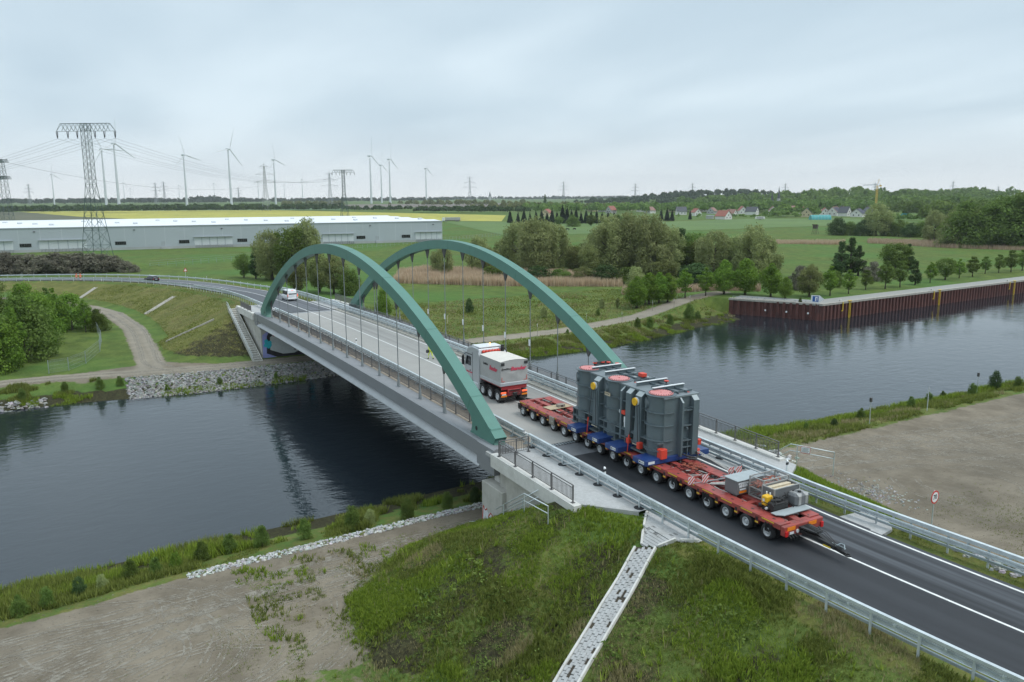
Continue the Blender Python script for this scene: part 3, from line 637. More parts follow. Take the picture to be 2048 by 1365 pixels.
# loose red outline lettering with pale fill
mat('graffiti_red',(.42,.06,.04),.8,var=.2,scale=5);mat('graffiti_white',(.60,.61,.63),.8,var=.1,scale=5)
def strokes(mb,pts,wd,plane):
    for a,b in zip(pts[:-1],pts[1:]):mb.beam(plane(*a),plane(*b),wd,.006,up=plane.up)
class Pl:
    def __init__(s,o,ux,up):s.o=Vector(o);s.ux=Vector(ux);s.up=tuple(Vector(ux).cross(Vector((0,0,1))))
    def __call__(s,u,v):return s.o+s.ux*u+Vector((0,0,1))*v
pl=Pl((42.76,-8.455,-6.4),(1,0,0),0);w_=MB()
for u0,u1,v0,v1 in((.12,.95,.1,2.1),(1.05,1.75,.4,2.0),(1.85,2.7,.6,1.95)):
    w_.add([pl(u0,v0),pl(u1,v0+.1),pl(u1,v1-.25),pl((u0+u1)/2,v1),pl(u0,v1-.1)],[(0,1,2,3,4)])
na(w_,'graffiti_fill','graffiti_white')
pl=Pl((42.76,-8.458,-6.4),(1,0,0),0);w_=MB()
for pts in([(.1,0),(.2,.8),(.08,1.2),(.22,2.15),(.5,1.9),(.8,2.1)],[(1.05,.9),(1.0,1.6),(1.3,1.95),(1.7,1.8)],[(1.1,.9),(1.4,.7),(1.75,1.1)],[(1.9,.5),(1.85,1.9),(2.2,2.05),(2.3,1.)],[(2.35,.6),(2.5,2.),(2.8,1.95),(2.85,.9)],[(.9,.5),(1.1,.35)],[(1.5,.5),(1.75,.45)]):strokes(w_,pts,.10,pl)
na(w_,'graffiti_outline','graffiti_red',kind='stuff')
pl=Pl((45.8,-8.126,-5.6),(1,0,0),0);w_=MB()
for pts in([(.6,1.2),(.7,2.2),(1.3,1.6)],[(1.9,1.7),(2.3,2.5),(2.9,2.4),(3.0,1.9)],[(3.2,2.4),(3.9,2.5),(4.,2.1)]):strokes(w_,pts,.08,pl)
na(w_,'graffiti_outline','graffiti_red',kind='stuff')
FA=thing('abutment','concrete abutment with a large black and white mural at the far end of the bridge','abutment',(-36,0,-6.5))
def fa(mb,name,m,p=None,**k):return mb.build(name,m,p or FA,world=True,**k)
mb=MB();mb.box(-47.2,-30.6,-8.1,7.6,-7.3,-1.3);fa(mb,'wall','concrete')
mb=MB();mb.bbox(-30.6,-29.6,-8.2,7.7,-7.3,-2.3,.03);fa(mb,'bearing_seat','concrete')
for y_ in(-7.8,5.9):mb=MB();mb.box(-32.6,-30.7,y_,y_+1,-2.29,-1.5);fa(mb,'bearing','concrete_light')
P=[(x,0,float(zroad(x))+.25) for x in np.linspace(-46.5,-33.5,8)]
mb=MB();mb.sweep([(-8.5,-1.0),(-8.0,-1.0),(-8.0,0),(-8.5,0)][::-1],P,close=True);fa(mb,'coping','concrete_light')
mb=MB();mb.sweep([(8.1,0),(7.6,0),(7.6,-1.),(8.1,-1.)][::-1],P,close=True);fa(mb,'coping','concrete_light')
# mural on the front of the seat
for n_,c in(('mural_black',(.02,.02,.024)),('mural_grey',(.50,.53,.53)),('mural_violet',(.30,.32,.62)),('mural_cyan',(.03,.42,.50)),('mural_red',(.45,.05,.06))):mat(n_,c,.8,var=.08,scale=3)
def patch(m,polys,dx,name='mural'):
    for p in polys:
        mb=MB();mb.add([(-29.597+dx,-8.1+a,-6.55+b) for a,b in p],[tuple(range(len(p)))]);fa(mb,name,m)
patch('mural_violet',[[(.02,0),(1.9,0),(2.,3.9),(.8,4.0),(.1,3.5)]],.0)
patch('mural_black',[[(.6,.7),(2.2,.02),(15.6,.02),(15.6,3.6),(13,4.05),(8.6,4.1),(4.2,4.15),(1.2,4.1),(.75,3.3)]],.004)
patch('mural_grey',[[(1.15,1.2),(3.0,.45),(4.7,.45),(6.6,1.3),(6.5,3.3),(5.3,3.75),(4.4,3.1),(3.4,3.05),(2.2,3.8),(1.2,3.1)],[(7.3,.6),(8.9,.75),(8.8,2.6),(8.2,3.5),(7.4,3.0)],[(9.8,1.6),(10.9,.5),(12.6,.6),(13.4,2.),(12.5,3.6),(10.4,3.5)]],.008)
for i_,(u_,v_,r_) in enumerate(((.75,2.15,.38),(1.12,2.3,.30),(.62,2.55,.30),(.5,1.95,.28),(.95,1.78,.34),(1.2,1.95,.22),(7.2,2.6,.36),(7.05,3.0,.28),(7.5,2.9,.28),(7.1,2.2,.24))):patch('mural_cyan',[[(u_+r_*math.cos(t),v_+r_*math.sin(t)) for t in np.linspace(0,6.283,13)[:-1]]],.012+.002*i_)
patch('mural_red',[[(1.6,3.2),(2.1,3.2),(2.1,3.9),(1.6,3.9)],[(4.9,2.6),(5.1,2.6),(5.2,3.7),(4.8,3.7)]],.012)
mb=MB();pl=Pl((-29.58,-8.1,-6.55),(0,1,0),0)
for pts in([(4.2,2.2),(4.8,2.4),(4.5,1.9),(5.4,2.3),(5.7,1.8)],[(4.3,1.6),(4.9,1.8),(4.6,1.3),(5.3,1.6),(5.1,1.1)],[(4.6,1.0),(4.9,.8),(4.7,1.4)]):strokes(mb,pts,.05,pl)
fa(mb,'mural_scribble','mural_black',kind='stuff')
# concrete stairs beside the far abutment, with a pipe handrail
ST=thing('stair','narrow concrete stair climbing beside the mural abutment with a pipe handrail','stair',(-37,-9.2,-6.5))
n=26;bm_s=MB();bm_s.box(-.30,.34,-.5,.5,-.30,0);me=bm_s.mesh('step',['concrete'])
for i in range(n):
    t=i/(n-1);inst('step',me,ST,(9.0-17.6*t,0,.05+5.55*t),(0,0,0),(1,1,1))
mb=MB()
for y in(-.64,.54):mb.prism([(9.5,-.5),(9.5,.12),(-8.9,5.75),(-9.2,5.75),(-9.2,5.1)],'Y',y,y+.12)
mb.build('stringer','concrete',ST)
mb=MB();mb.smooth=True;mb.tube([(9.4,-.72,1.0),(-8.8,-.72,6.65),(-9.9,-.72,6.65),(-9.9,-.72,5.9)],.035,6);mb.tube([(9.4,-.72,.6),(-8.8,-.72,6.2),(-9.9,-.72,6.2)],.03,6)
for i in range(8):
    t=i/7;mb.cyl((9.4-18.2*t,-.72,0.+5.4*t),(9.4-18.2*t,-.72,1.0+5.65*t),.03,n=6)
mb.build('handrail','galvanised',ST)
# ---------------------------------------------------------------- railings
def railing(name,label,stas,off,dz,h=1.05,group='grey bar railings of the bridge',m='rail_brown',pitch=.13):
    """stas: post stations along the road; or explicit points"""
    pts=[road_at(s,off,dz) if not isinstance(s,tuple) else s for s in stas]
    R=thing(name,label,'railing',pts[0],0,group)
    pm_=MB();pm_.cbox(0,0,h/2,.07,.07,h);pm_.cbox(0,0,.012,.22,.2,.024);pme=pm_.mesh('post',[m])
    for p in pts:
        a=pts[1];b=pts[0];inst('post',pme,R,Vector(p)-R.location,(0,0,math.atan2(a[1]-b[1],a[0]-b[0])))
    up=lambda z:[(p[0],p[1],p[2]+z) for p in pts]
    for z,rr in((h,.035),):
        q=MB();q.smooth=True;q.tube(up(z),rr,8);q.build('handrail',m,R,world=True)
    q=MB()
    for i in range(len(pts)-1):
        a,b=Vector(pts[i]),Vector(pts[i+1])
        for z in(h-.16,.14):q.beam(a+Vector((0,0,z)),b+Vector((0,0,z)),.04,.03)
        k=max(2,int((b-a).length/pitch))
        for j in range(1,k):
            p=a+(b-a)*(j/k);q.beam(p+Vector((0,0,.14)),p+Vector((0,0,h-.16)),.024,.024)
    q.build('bars',m,R,world=True,kind='stuff');return R
railing('bridge_railing','long dark bar railing along the left edge of the bridge deck, inside the near hangers',list(np.arange(-30.5,42.6,2.488)),-6.35,.13)
railing('bridge_railing','long dark bar railing on the right edge of the bridge deck behind the truck',list(np.arange(-30.5,42.6,2.488)),5.75,.13)
railing('wing_wall_railing','short bar railing on the pale coping of the graffiti abutment, beside the paved walkway',[45.2,47.4,49.6,51.8,54.1],-8.35,.26)
railing('wing_wall_railing','short crosswise bar railing at the foot of the near green arch',[road_at(45.2,-8.35,.26),road_at(45.0,-6.9,.16),road_at(44.9,-5.9,.14)],0,0)
railing('wing_wall_railing','bar railing on the right coping running down to the pipe handrail with the white notice',[44.5,46.4,48.3,50.2,52.2,54.2],8.05,.26)
railing('wing_wall_railing','grey bar railing at the top of the concrete stair, by the far arch foot',[-43.5,-40.8,-38.1,-35.4],-8.25,.26)
railing('wing_wall_railing','grey bar railing behind the far foot of the right arch',[-45,-42,-39,-36,-33],7.85,.26)
# pipe handrails where the embankment steps leave the walkway
def pipe_rail(name,label,P,posts,grp='galvanised pipe handrails'):
    R=thing(name,label,'handrail',P[0],0,grp);q=MB();q.smooth=True;q.tube(P,.032,8);q.tube([(x,y,z-.45) for x,y,z in P],.026,8);q.build('rail','galvanised',R,world=True)
    for x,y,z,h in posts:q=MB();q.smooth=True;q.cyl((x,y,z-h),(x,y,z),.03,n=8);q.build('post','galvanised',R,world=True)
    return R
pipe_rail('pipe_handrail','galvanised pipe handrail at the grass edge below the end of the coping',[(47.6,-9.9,-2.6),(51.2,-9.9,-.35),(53.9,-9.9,-.2)],[(51.2,-9.9,-.35,1.4),(53.9,-9.9,-.2,1.2),(48.6,-9.9,-1.95,1.6)])
pipe_rail('pipe_handrail','galvanised pipe handrail against the concrete wing wall',[(47.2,-8.75,-2.8),(50.9,-8.75,-.45)],[(49.,-8.75,-1.62,1.6)])
pipe_rail('pipe_handrail','galvanised pipe end of a handrail poking out of the grass by the dirt path',[(41.9,-9.0,-5.75),(43.2,-9.2,-5.2),(43.9,-9.3,-5.2)],[(43.9,-9.3,-5.2,1.1)])
hr=pipe_rail('pipe_handrail','galvanised pipe handrail carrying a small white notice, beside the right walkway',[(51.7,9.6,-1.3),(54.1,9.3,.45),(56.6,10.6,.35)],[(54.5,9.5,.44,1.3),(56.6,10.6,.35,1.6)])
q=MB();q.cbox(0,0,0,.62,.02,.48);o=q.build('notice_board','white_paint',label='small white notice with a red border fixed to the pipe handrail',category='sign',world=False)
o.location=(55.0,9.72,.2);o.rotation_euler=(0,0,math.radians(27))
q=MB()
for a,b,c,d in((-.31,.31,.2,.24),(-.31,.31,-.24,-.2),(-.31,-.28,-.2,.2),(.28,.31,-.2,.2)):q.box(a,b,-.014,-.011,c,d)
q.build('border','graffiti_red',o)
q=MB()
for i in range(4):q.box(-.22,.22-.05*(i%2),-.014,-.011,.1-.08*i,.13-.08*i)
q.build('print','rail_brown',o)
# ---------------------------------------------------------------- crash barriers
WP=[(0,.155),(.02,.13),(.075,.115),(.075,.045),(.01,.02),(.01,-.02),(.075,-.045),(.075,-.115),(.02,-.13),(0,-.155)]
pb=MB();pb.box(-.05,.05,-.03,.03,-.25,.92);pb.box(-.05,.05,.03,.05,.45,.75);MESH_POST=pb.mesh('post',['galvanised'])
pb=MB();pb.cyl((0,0,.0),(0,0,.035),.30,n=14);MESH_DISC=pb.mesh('foot_disc',['rubber_hole_black'])
pb=MB();pb.box(-.15,.15,-.22,.22,0,.025);pb.box(-.02,.02,-.15,.15,.025,.16);MESH_PLATE=pb.mesh('foot_plate',['galv_dull'])
pb=MB();pb.bbox(-.06,.06,-.05,.05,-.06,.06,.015);MESH_SPACER=pb.mesh('spacer',['galvanised'])
def barrier(name,label,s0,s1,off,side,dz=0.,step=2.,top=True,low=True,discs=None,plate=False,big=False,grp='steel crash barriers along the road'):
    ss=np.arange(s0,s1+.01,2.);fo=off if callable(off) else (lambda s:off)
    P=[road_at(s,fo(s),dz) for s in ss];R=thing(name,label,'crash barrier',P[0],0,grp)
    sh=lambda d,z:[road_at(s,fo(s)-side*d,dz+z) for s in ss]     # d towards the carriageway
    if top:
        q=MB();a,b=(.09,.075) if not big else(.10,.10);q.sweep([(-a,-b),(a,-b),(a,b),(-a,b)],sh(.02 if not big else .05,.92),close=True);q.build('top_rail','galvanised',R,world=True)
    q=MB();q.sweep([(-side*a,b) for a,b in WP],sh(.12,.56 if top else .6));q.sweep([(-side*a-side*-.004,b) for a,b in WP],sh(.12,.56 if top else .6));q.build('guard_rail','galvanised',R,world=True)
    if low:
        q=MB();q.sweep([(-.05,-.06),(.05,-.06),(.05,.06),(-.05,.06)],sh(.1,.26),close=True);q.build('lower_rail','galv_dull',R,world=True)
    i=0
    for s in np.arange(s0+.4,s1,step):
        p=Vector(road_at(s,fo(s),dz));a=road_ang(s);rot=(0,0,a+(math.pi if side>0 else 0))
        inst('post',MESH_POST,R,p-R.location,rot)
        if discs and discs[0]<s<discs[1]:inst('foot_disc',MESH_DISC,R,p-R.location+Vector((0,0,.10)))
        elif plate:inst('foot_plate',MESH_PLATE,R,p-R.location+Vector((0,0,.13)),rot)
        if top and s>40:
            e=Vector(road_at(s+step/2,fo(s)-side*.0,dz+.74));inst('spacer',MESH_SPACER,R,e-R.location,rot)
    return R
barrier('crash_barrier','galvanised barrier along the near left roadside, posts on black discs where it crosses the paving',43.8,118,-5.25,-1,discs=(44,57.3))
barrier('crash_barrier','galvanised barrier along the left side of the bridge deck beside the bar railing',-33.,43.6,-5.2,-1,plate=True)
barrier('crash_barrier','galvanised barrier with heavy top beam on the right roadside before the sandy lot',43.8,118,lambda s:4.75 if s<60 else min(5.05,4.75+.03*(s-60)),1,discs=(44,56),big=True)
barrier('crash_barrier','galvanised barrier with heavy top beam on the right of the bridge deck',-33.,43.6,4.75,1,plate=True,big=True)
barrier('crash_barrier','closely posted barrier on the left verge between the white van and the concrete stair',-97,-33.2,-5.4,-1,low=False)
barrier('crash_barrier','low barrier along the inside of the far bend beside the two orange workers',-250,-97.5,-5.4,-1,top=False,low=False,step=4.)
barrier('crash_barrier','thick pale barrier along the right verge past the white van',-72,-33.2,5.2,1,big=True,low=True)
barrier('crash_barrier','low barrier along the outside of the far bend below the warehouse',-250,-72.5,5.2,1,top=False,low=False,step=4.)
# diagonal braces near the near arch foot
q=thing('brace','two diagonal steel braces on the near left barrier by the arch foot','brace',road_at(47,-5.3,.1))
for a in(46.4,48.4):
    b=MB();b.beam(road_at(a,-5.3,.2),road_at(a+1.7,-5.3,.86),.07);b.build('strut','galvanised',q,world=True)

# ---------------------------------------------------------------- convoy: ballast tractor, modular trailer, transformer
mat('tyre',(.020,.020,.021),.75,var=.25,scale=5,dirt=(.07,.065,.06),dscale=2.5,damt=.5)
mat('rim_white',(.58,.59,.60),.45,.2,var=.1,scale=6,dirt=(.25,.24,.23),dscale=5,damt=.5)
mat('hub_red',(.30,.03,.03),.5,var=.1)
mat('trailer_red',(.33,.058,.047),.45,var=.2,scale=2.4,dirt=(.12,.062,.054),dscale=1.7,damt=.85,rvar=.1)
mat('truck_red',(.30,.022,.025),.45,var=.12,scale=3,dirt=(.10,.03,.03),dscale=2,damt=.5)
mat('hydraulic_black',(.028,.027,.027),.5,.2,var=.3,scale=7)
mat('dark_red',(.16,.022,.02),.6,var=.2,scale=4)
mat('yellow_tape',(.72,.50,.03),.5,var=.06,scale=6)
mat('orange_panel',(.80,.22,.01),.5,var=.05)
mat('load_blue',(.014,.045,.17),.35,var=.12,scale=1.5,dirt=(.07,.10,.19),dscale=1.5,damt=.35)
mat('tank_grey',(.105,.135,.15),.38,var=.09,scale=.9,dirt=(.11,.115,.11),dscale=1.3,damt=.4,rvar=.08)
mat('tank_top',(.17,.20,.215),.5,var=.1,scale=1.2,dirt=(.13,.13,.12),dscale=1.2,damt=.5)
mat('lid_pink',(.58,.22,.21),.6,var=.1,scale=3)
mat('signal_red',(.62,.055,.03),.5,var=.06)
mat('white_steel',(.66,.68,.69),.4,var=.05)
mat('cab_silver',(.47,.49,.51),.33,.25,var=.04,scale=1,dirt=(.36,.37,.37),dscale=1.,damt=.3)
mat('tarp',(.40,.395,.385),.75,var=.07,scale=1.1,dirt=(.31,.305,.295),dscale=.9,damt=.5)
mat('tarp_roof',(.66,.62,.565),.75,var=.06,scale=1.4,dirt=(.5,.47,.43),dscale=1.2,damt=.4)
mat('glass_dark',(.012,.014,.017),.08,var=.1)
mat('letter_red',(.60,.05,.10),.6,var=.03);mat('letter_black',(.03,.03,.032),.6,var=.05)
mat('plywood',(.42,.33,.22),.8,var=.12,scale=3,dirt=(.3,.22,.14),dscale=2,damt=.4);mat('wood_grey',(.26,.235,.20),.85,var=.2,scale=5)
mat('box_grey',(.15,.155,.16),.5,var=.1,scale=2,dirt=(.10,.10,.10),dscale=2,damt=.4);mat('box_lid',(.34,.38,.39),.5,var=.07,scale=2)
mat('mesh_steel',(.40,.40,.39),.5,.4,var=.15,scale=4);mat('chain_rust',(.34,.10,.06),.7,var=.35,scale=9,bump=.4)
mat('engine_yellow',(.75,.42,.015),.4,var=.06);mat('timber',(.55,.47,.34),.8,var=.15,scale=5)
mat('lamp_red',(.55,.02,.02),.2,var=.02);mat('rope',(.50,.50,.47),.7,var=.1,scale=8)
em=bpy.data.materials.new('lamp_lit');t_,n_,l_,b_=nt(em);b_.inputs['Base Color'].default_value=(.8,.05,.02,1);b_.inputs['Emission Color'].default_value=(1,.18,.06,1);b_.inputs['Emission Strength'].default_value=.8;MATS['lamp_lit']=em
em=bpy.data.materials.new('beacon_lit');t_,n_,l_,b_=nt(em);b_.inputs['Base Color'].default_value=(.9,.3,.02,1);b_.inputs['Emission Color'].default_value=(1,.5,.25,1);b_.inputs['Emission Strength'].default_value=2;MATS['beacon_lit']=em
def wheel_meshes(r,w,rr,name='wheel'):
    t=MB();t.smooth=True;t.lathe([(rr,-w/2+.02),(r*.86,-w/2),(r*.97,-w/2+.035),(r,-w/2+.08),(r,w/2-.08),(r*.97,w/2-.035),(r*.86,w/2),(rr,w/2-.02)],n=20,axis='Y')
    g=MB();g.smooth=True;g.lathe([(rr+.005,-w/2+.02),(rr-.02,-w/2+.005),(rr*.9,-w/2+.015),(rr*.82,-w/2+.11),(rr*.42,-w/2+.13),(rr*.40,-w/2+.06),(rr*.3,-w/2+.03),(0.01,-w/2+.03)],n=18,axis='Y')
    g.mi=1;g.smooth=False
    for i in range(8):a=i*math.pi/4;g.cyl((rr*.6*math.cos(a),-w/2+.125,rr*.6*math.sin(a)),(rr*.6*math.cos(a),-w/2+.09,rr*.6*math.sin(a)),.018,n=5)
    return t.mesh('tyre',['tyre']),g
TT,_g=wheel_meshes(.425,.30,.245);TR=_g.mesh('rim',['rim_white','hydraulic_black'])
def wheel(parent,x,y,z,side,tm,rm,dual=0.):
    w=inst('wheel',tm,parent,(x,y,z),(0,0,0 if side<0 else math.pi));inst('rim',rm,w)
    if dual:inst('tyre',tm,w,(0,dual,0))
    return w
X0,TY=36.95,-.32
zA,zB=float(zroad(X0)),float(zroad(X0+25.5))
TRL=thing('modular_trailer','long low red hydraulic trailer on eighteen axle lines carrying the grey transformer','trailer',(X0,TY,zA));TRL.rotation_euler=(0,math.atan2(zA-zB,25.5),0)
for i in range(18):
    for sd in(-1,1):
        wheel(TRL,1.5*i,sd*1.33,.425,sd,TT,TR,.42)
        a=MB() if i==0 else None
ax=MB();ax.box(-.09,.09,-1.1,1.1,.34,.52);ax.beam((.0,-.75,.5),(.55,-.75,.98),.16);ax.beam((.0,.75,.5),(.55,.75,.98),.16);ax.cyl((.15,-.62,.62),(.62,-.55,.95),.06);ax.cyl((.15,.62,.62),(.62,.55,.95),.06);axm=ax.mesh('axle',['hydraulic_black'])
for i in range(18):inst('axle',axm,TRL,(1.5*i,0,0))
# platform: three modules of six lines, each a spine, two side decks, cross members
for k in range(3):
    a=-.62+9.0*k;b=a+8.93 if k<2 else 26.35
    if k==0:a=-.55
    s=MB();s.box(a,b,-.19,.19,.72,1.10);s.box(a+.2,b-.2,-.34,.34,.68,.74);s.build('spine_beam','trailer_red',TRL)
    for sd in(-1,1):
        d=MB();y=sorted((sd*.70,sd*1.46))
        # deck plates; black patches laid on top paint the dark of lashing cut-outs
        x=a
        while x<b-.05:
            x2=min(x+1.5,b)
            d.bbox(x+.012,x2-.012,y[0],y[1],1.03,1.125,.012);x=x2
        d.box(a,b,sd*1.40-.04,sd*1.40+.04,.84,1.03)
        d.mi=1;x=a
        while x<b-.6:
            d.box(x+.65,x+.83,sd*1.12-.06,sd*1.12+.06,1.126,1.129);d.box(x+1.2,x+1.3,sd*.86-.04,sd*.86+.04,1.126,1.129);x+=1.5
        d.build('side_deck',['trailer_red','hydraulic_black'],TRL)
    nx_=int(round((b-a)/.75))
    for j in range(nx_+1):
        c=MB();xx=a+.06+(b-a-.12)*j/nx_;hh=1.085 if j%2==0 else .98;c.box(xx-.055-(.1 if j%4==0 else 0),xx+.055+(.1 if j%4==0 else 0),-.72,.72,.80,hh);c.build('cross_member','trailer_red',TRL)
    u=MB();u.box(a+.1,b-.1,-.70,-.2,.62,.74);u.box(a+.1,b-.1,.2,.70,.62,.74)
    for j in range(int(nx_)):
        xx=a+.3+.75*j
        for y in(-.45,.42):
            u.cyl((xx,y-.12,.80),(xx+.5,y+.1,.84),.055,n=6);u.cyl((xx+.1,y+.1,.78),(xx+.4,y+.1,.98),.04,n=6)
    u.build('hydraulics','hydraulic_black',TRL,kind='stuff')
hs=MB();hs.mi=1
for i in range(36):
    xx=-.2+.73*i
    for y in(-.5,.3):hs.tube([(xx,y,.9),(xx+.2,y+.1,.98),(xx+.45,y+.22,.9)],.022,4)
hs.build('hoses',['hydraulic_black','rope'],TRL,kind='stuff')
dk=MB();rr_=random.Random(21)
for i in range(46):
    x=rr_.choice([rr_.uniform(-.3,6.5),rr_.uniform(16.4,21.)]);y=rr_.uniform(-.68,.6);a=rr_.uniform(-.5,.5)+(0 if rr_.random()<.7 else 1.5);l=rr_.uniform(.4,1.3)
    dk.mi=rr_.choice([0,0,0,1]);dk.tube([(x,y,1.10+.03*rr_.random()),(x+l*.5*math.cos(a),y+l*.4*math.sin(a),1.12),(x+l*math.cos(a+.3),y+l*.6*math.sin(a+.3),1.09)],.025,5)
for i in range(30):
    x=rr_.uniform(-.3,26);y=rr_.choice([-1,1])*rr_.uniform(.2,.66);dk.mi=0;dk.bbox(x,x+rr_.uniform(.15,.5),y-.08,y+.08,.8,rr_.uniform(.9,1.08),.02)
dk.build('deck_fittings',['hydraulic_black','rope'],TRL,kind='stuff')
# side fittings: yellow reflective strips, hanging brackets
for i in range(18):
    for sd in(-1,1):
        q=MB();yy=sorted((sd*1.462,sd*1.470));q.box(-.45,.38,yy[0],yy[1],1.035,1.095);o=q.build('reflective_strip','yellow_tape',TRL);o.location=(1.5*i+.05,0,0)
for i in range(17):
    for sd in(-1,1):
        q=MB();yy=sorted((sd*1.28,sd*1.45));q.bbox(-.13,.13,yy[0],yy[1],.60,1.02,.02);q.mi=1;y2=sorted((sd*1.452,sd*1.458));q.box(-.11,.11,y2[0],y2[1],.66,.73);q.mi=2;q.box(-.08,.08,y2[0],y2[1],.78,.96)
        o=q.build('bracket',['trailer_red' if i%2 else 'dark_red','yellow_tape','hydraulic_black'],TRL);o.location=(1.5*i+.75,0,0)
# valve clusters on the module joints and the nose
for x in(-.45,4.6,9.2,13.7,18.2,20.9,25.6):
    q=MB()
    for j in range(5):q.cyl((x+.1*j-.2,-1.47,.55+.1*(j%3)),(x+.1*j-.2,-1.5,.95-.06*(j%2)),.045,n=6)
    q.box(x-.25,x+.25,-1.46,-1.3,.45,.9);q.build('valve_block','hydraulic_black',TRL)
# nose and tail
q=MB();q.box(-.75,-.56,-1.2,1.2,.66,1.0);q.beam((-.7,-.5,.8),(-2.2,-.05,.72),.14);q.beam((-.7,.5,.8),(-2.2,.05,.72),.14);q.cyl((-2.9,0,.72),(-2.,0,.72),.07);q.build('towing_fork','hydraulic_black',TRL)
q=MB();q.bbox(26.36,26.62,-1.44,1.44,.58,1.08,.03);q.box(26.3,26.6,-.35,.35,.42,.58);q.build('tail_beam','trailer_red',TRL)
for y in(-.95,.62):
    q=MB();q.box(26.625,26.645,y-.29,y+.29,.84,1.04);q.build('marker_board','orange_panel',TRL)
for y in(-1.3,1.32):
    q=MB();q.bbox(26.62,26.70,y-.1,y+.1,.56,.86,.02);q.build('tail_lamp','lamp_red',TRL)
q=MB();q.box(26.625,26.64,-1.05,-.75,.62,.75);q.build('plate','white_steel',TRL)
q=MB();q.smooth=True;q.cyl((26.62,-.48,.72),(26.66,-.48,.72),.10,n=14);q.build('speed_disc','white_steel',TRL)
for sd in(-1,1):
    q=MB()
    for j in range(4):q.tube([(26.4,sd*(.5+.2*j),.7),(26.8,sd*(.5+.2*j),.5),(26.75,sd*(.4+.2*j),.3)],.025,5)
    q.build('hoses','hydraulic_black',TRL)
# drawbar
DB=MB();DB.prism([(26.5,-.42),(27.6,-.24),(27.6,.24),(26.5,.42)],'Z',.86,.94);DB.beam((26.5,-.25,.7),(28.6,-.02,.5),.16,.2);DB.beam((26.5,.25,.7),(28.6,.02,.5),.16,.2);DB.beam((28.4,0,.5),(29.3,0,.42),.13,.16)
for j in range(3):DB.tube([(26.7,-.1+.1*j,.96),(27.9,-.12+.1*j,.95+.05*j),(28.7,-.1+.1*j,.62),(29.0,-.05+.05*j,.6)],.02,5)
DB.lathe([(.10,-.03),(.16,-.03),(.16,.03),(.10,.03),(.10,-.03)],(29.35,0,.42),12)
DB.build('drawbar','hydraulic_black',TRL)
q=MB();q.box(28.0,28.45,-.19,-.17,.42,.5);q.build('reflective_strip','yellow_tape',TRL)
q=MB();q.beam((28.3,.1,.62),(29.1,.12,.62),.05);q.tube([(28.6,.0,.6),(28.75,.2,.75),(28.95,.2,.75),(29.1,.05,.6)],.03,6);q.build('towing_eye_tool','galv_dull',TRL)
# chevron boards on outriggers
def chevron(x,y,z,rz=0,s=.46):
    b=MB();b.box(-.01,.01,-s/2,s/2,-s/2,s/2);b.mi=1
    for sx in(-1,1):
        for j in range(-2,3):
            # diagonal stripes clipped to the board
            pts=[]
            c=j*.235
            for yy in np.linspace(-s/2,s/2,9):
                z0=yy+c-.058;z1=yy+c+.058;pts.append((yy,max(-s/2,min(s/2,z0)),max(-s/2,min(s/2,z1))))
            for (a0,b0,c0),(a1,b1,c1) in zip(pts[:-1],pts[1:]):
                if c0-b0>1e-4 or c1-b1>1e-4:
                    xx=sx*.0125;f=[(xx,a0,b0),(xx,a1,b1),(xx,a1,c1),(xx,a0,c0)];b.quad(*(f if sx>0 else f[::-1]))
    o=b.build('warning_board',['white_steel','signal_red'],TRL);o.location=(x,y,z);o.rotation_euler=(0,0,rz);return o
chevron(19.8,-1.60,1.32);chevron(20.1,-.80,1.42);chevron(19.7,1.62,1.32);chevron(20.0,1.95,1.42)
q=MB();q.beam((19.75,-1.75,1.1),(20.15,.7,1.16),.06);q.beam((19.75,1.85,1.1),(19.9,.6,1.16),.06);q.build('outrigger','galv_dull',TRL)
q=MB();q.mi=0
for j in range(8):q.tube([(20.3+.03*j,-.7+.05*j,1.14+.03*(j%3)),(20.9,-.1+.07*j,1.2+.04*(j%3)),(21.4,.1+.06*j,1.16+.03*(j%2))],.025,5)
q.build('cables','rope',TRL)
# bits lying on the deck
q=thing('plywood_sheet','brown plywood sheet lying across the front of the red trailer','board',(39.45,-.1,float(zroad(39.4))+1.14));b=MB();b.box(-.52,.52,-1.02,1.05,0,.03);b.build('sheet','plywood',q)
q.rotation_euler=(0,0,.06)
o=MB();o.box(-.22,.22,-.28,.28,0,.2);o.mi=1;o.box(.221,.223,-.1,.1,.04,.16);o=o.build('steel_tube_block',['wood_grey','letter_black']);o.location=(39.6,.1,float(zroad(39.6))+1.175);o['label']='short square steel tube lying on the plywood sheet';o['category']='steel tube'
o=MB();o.bbox(-.32,.32,-.05,.05,-.3,.3,.015);o.mi=1;o.box(.1,.16,-.055,-.051,-.06,.0);o=o.build('storage_case',['wood_grey','white_steel'],TRL);o.location=(4.45,-1.53,.83)
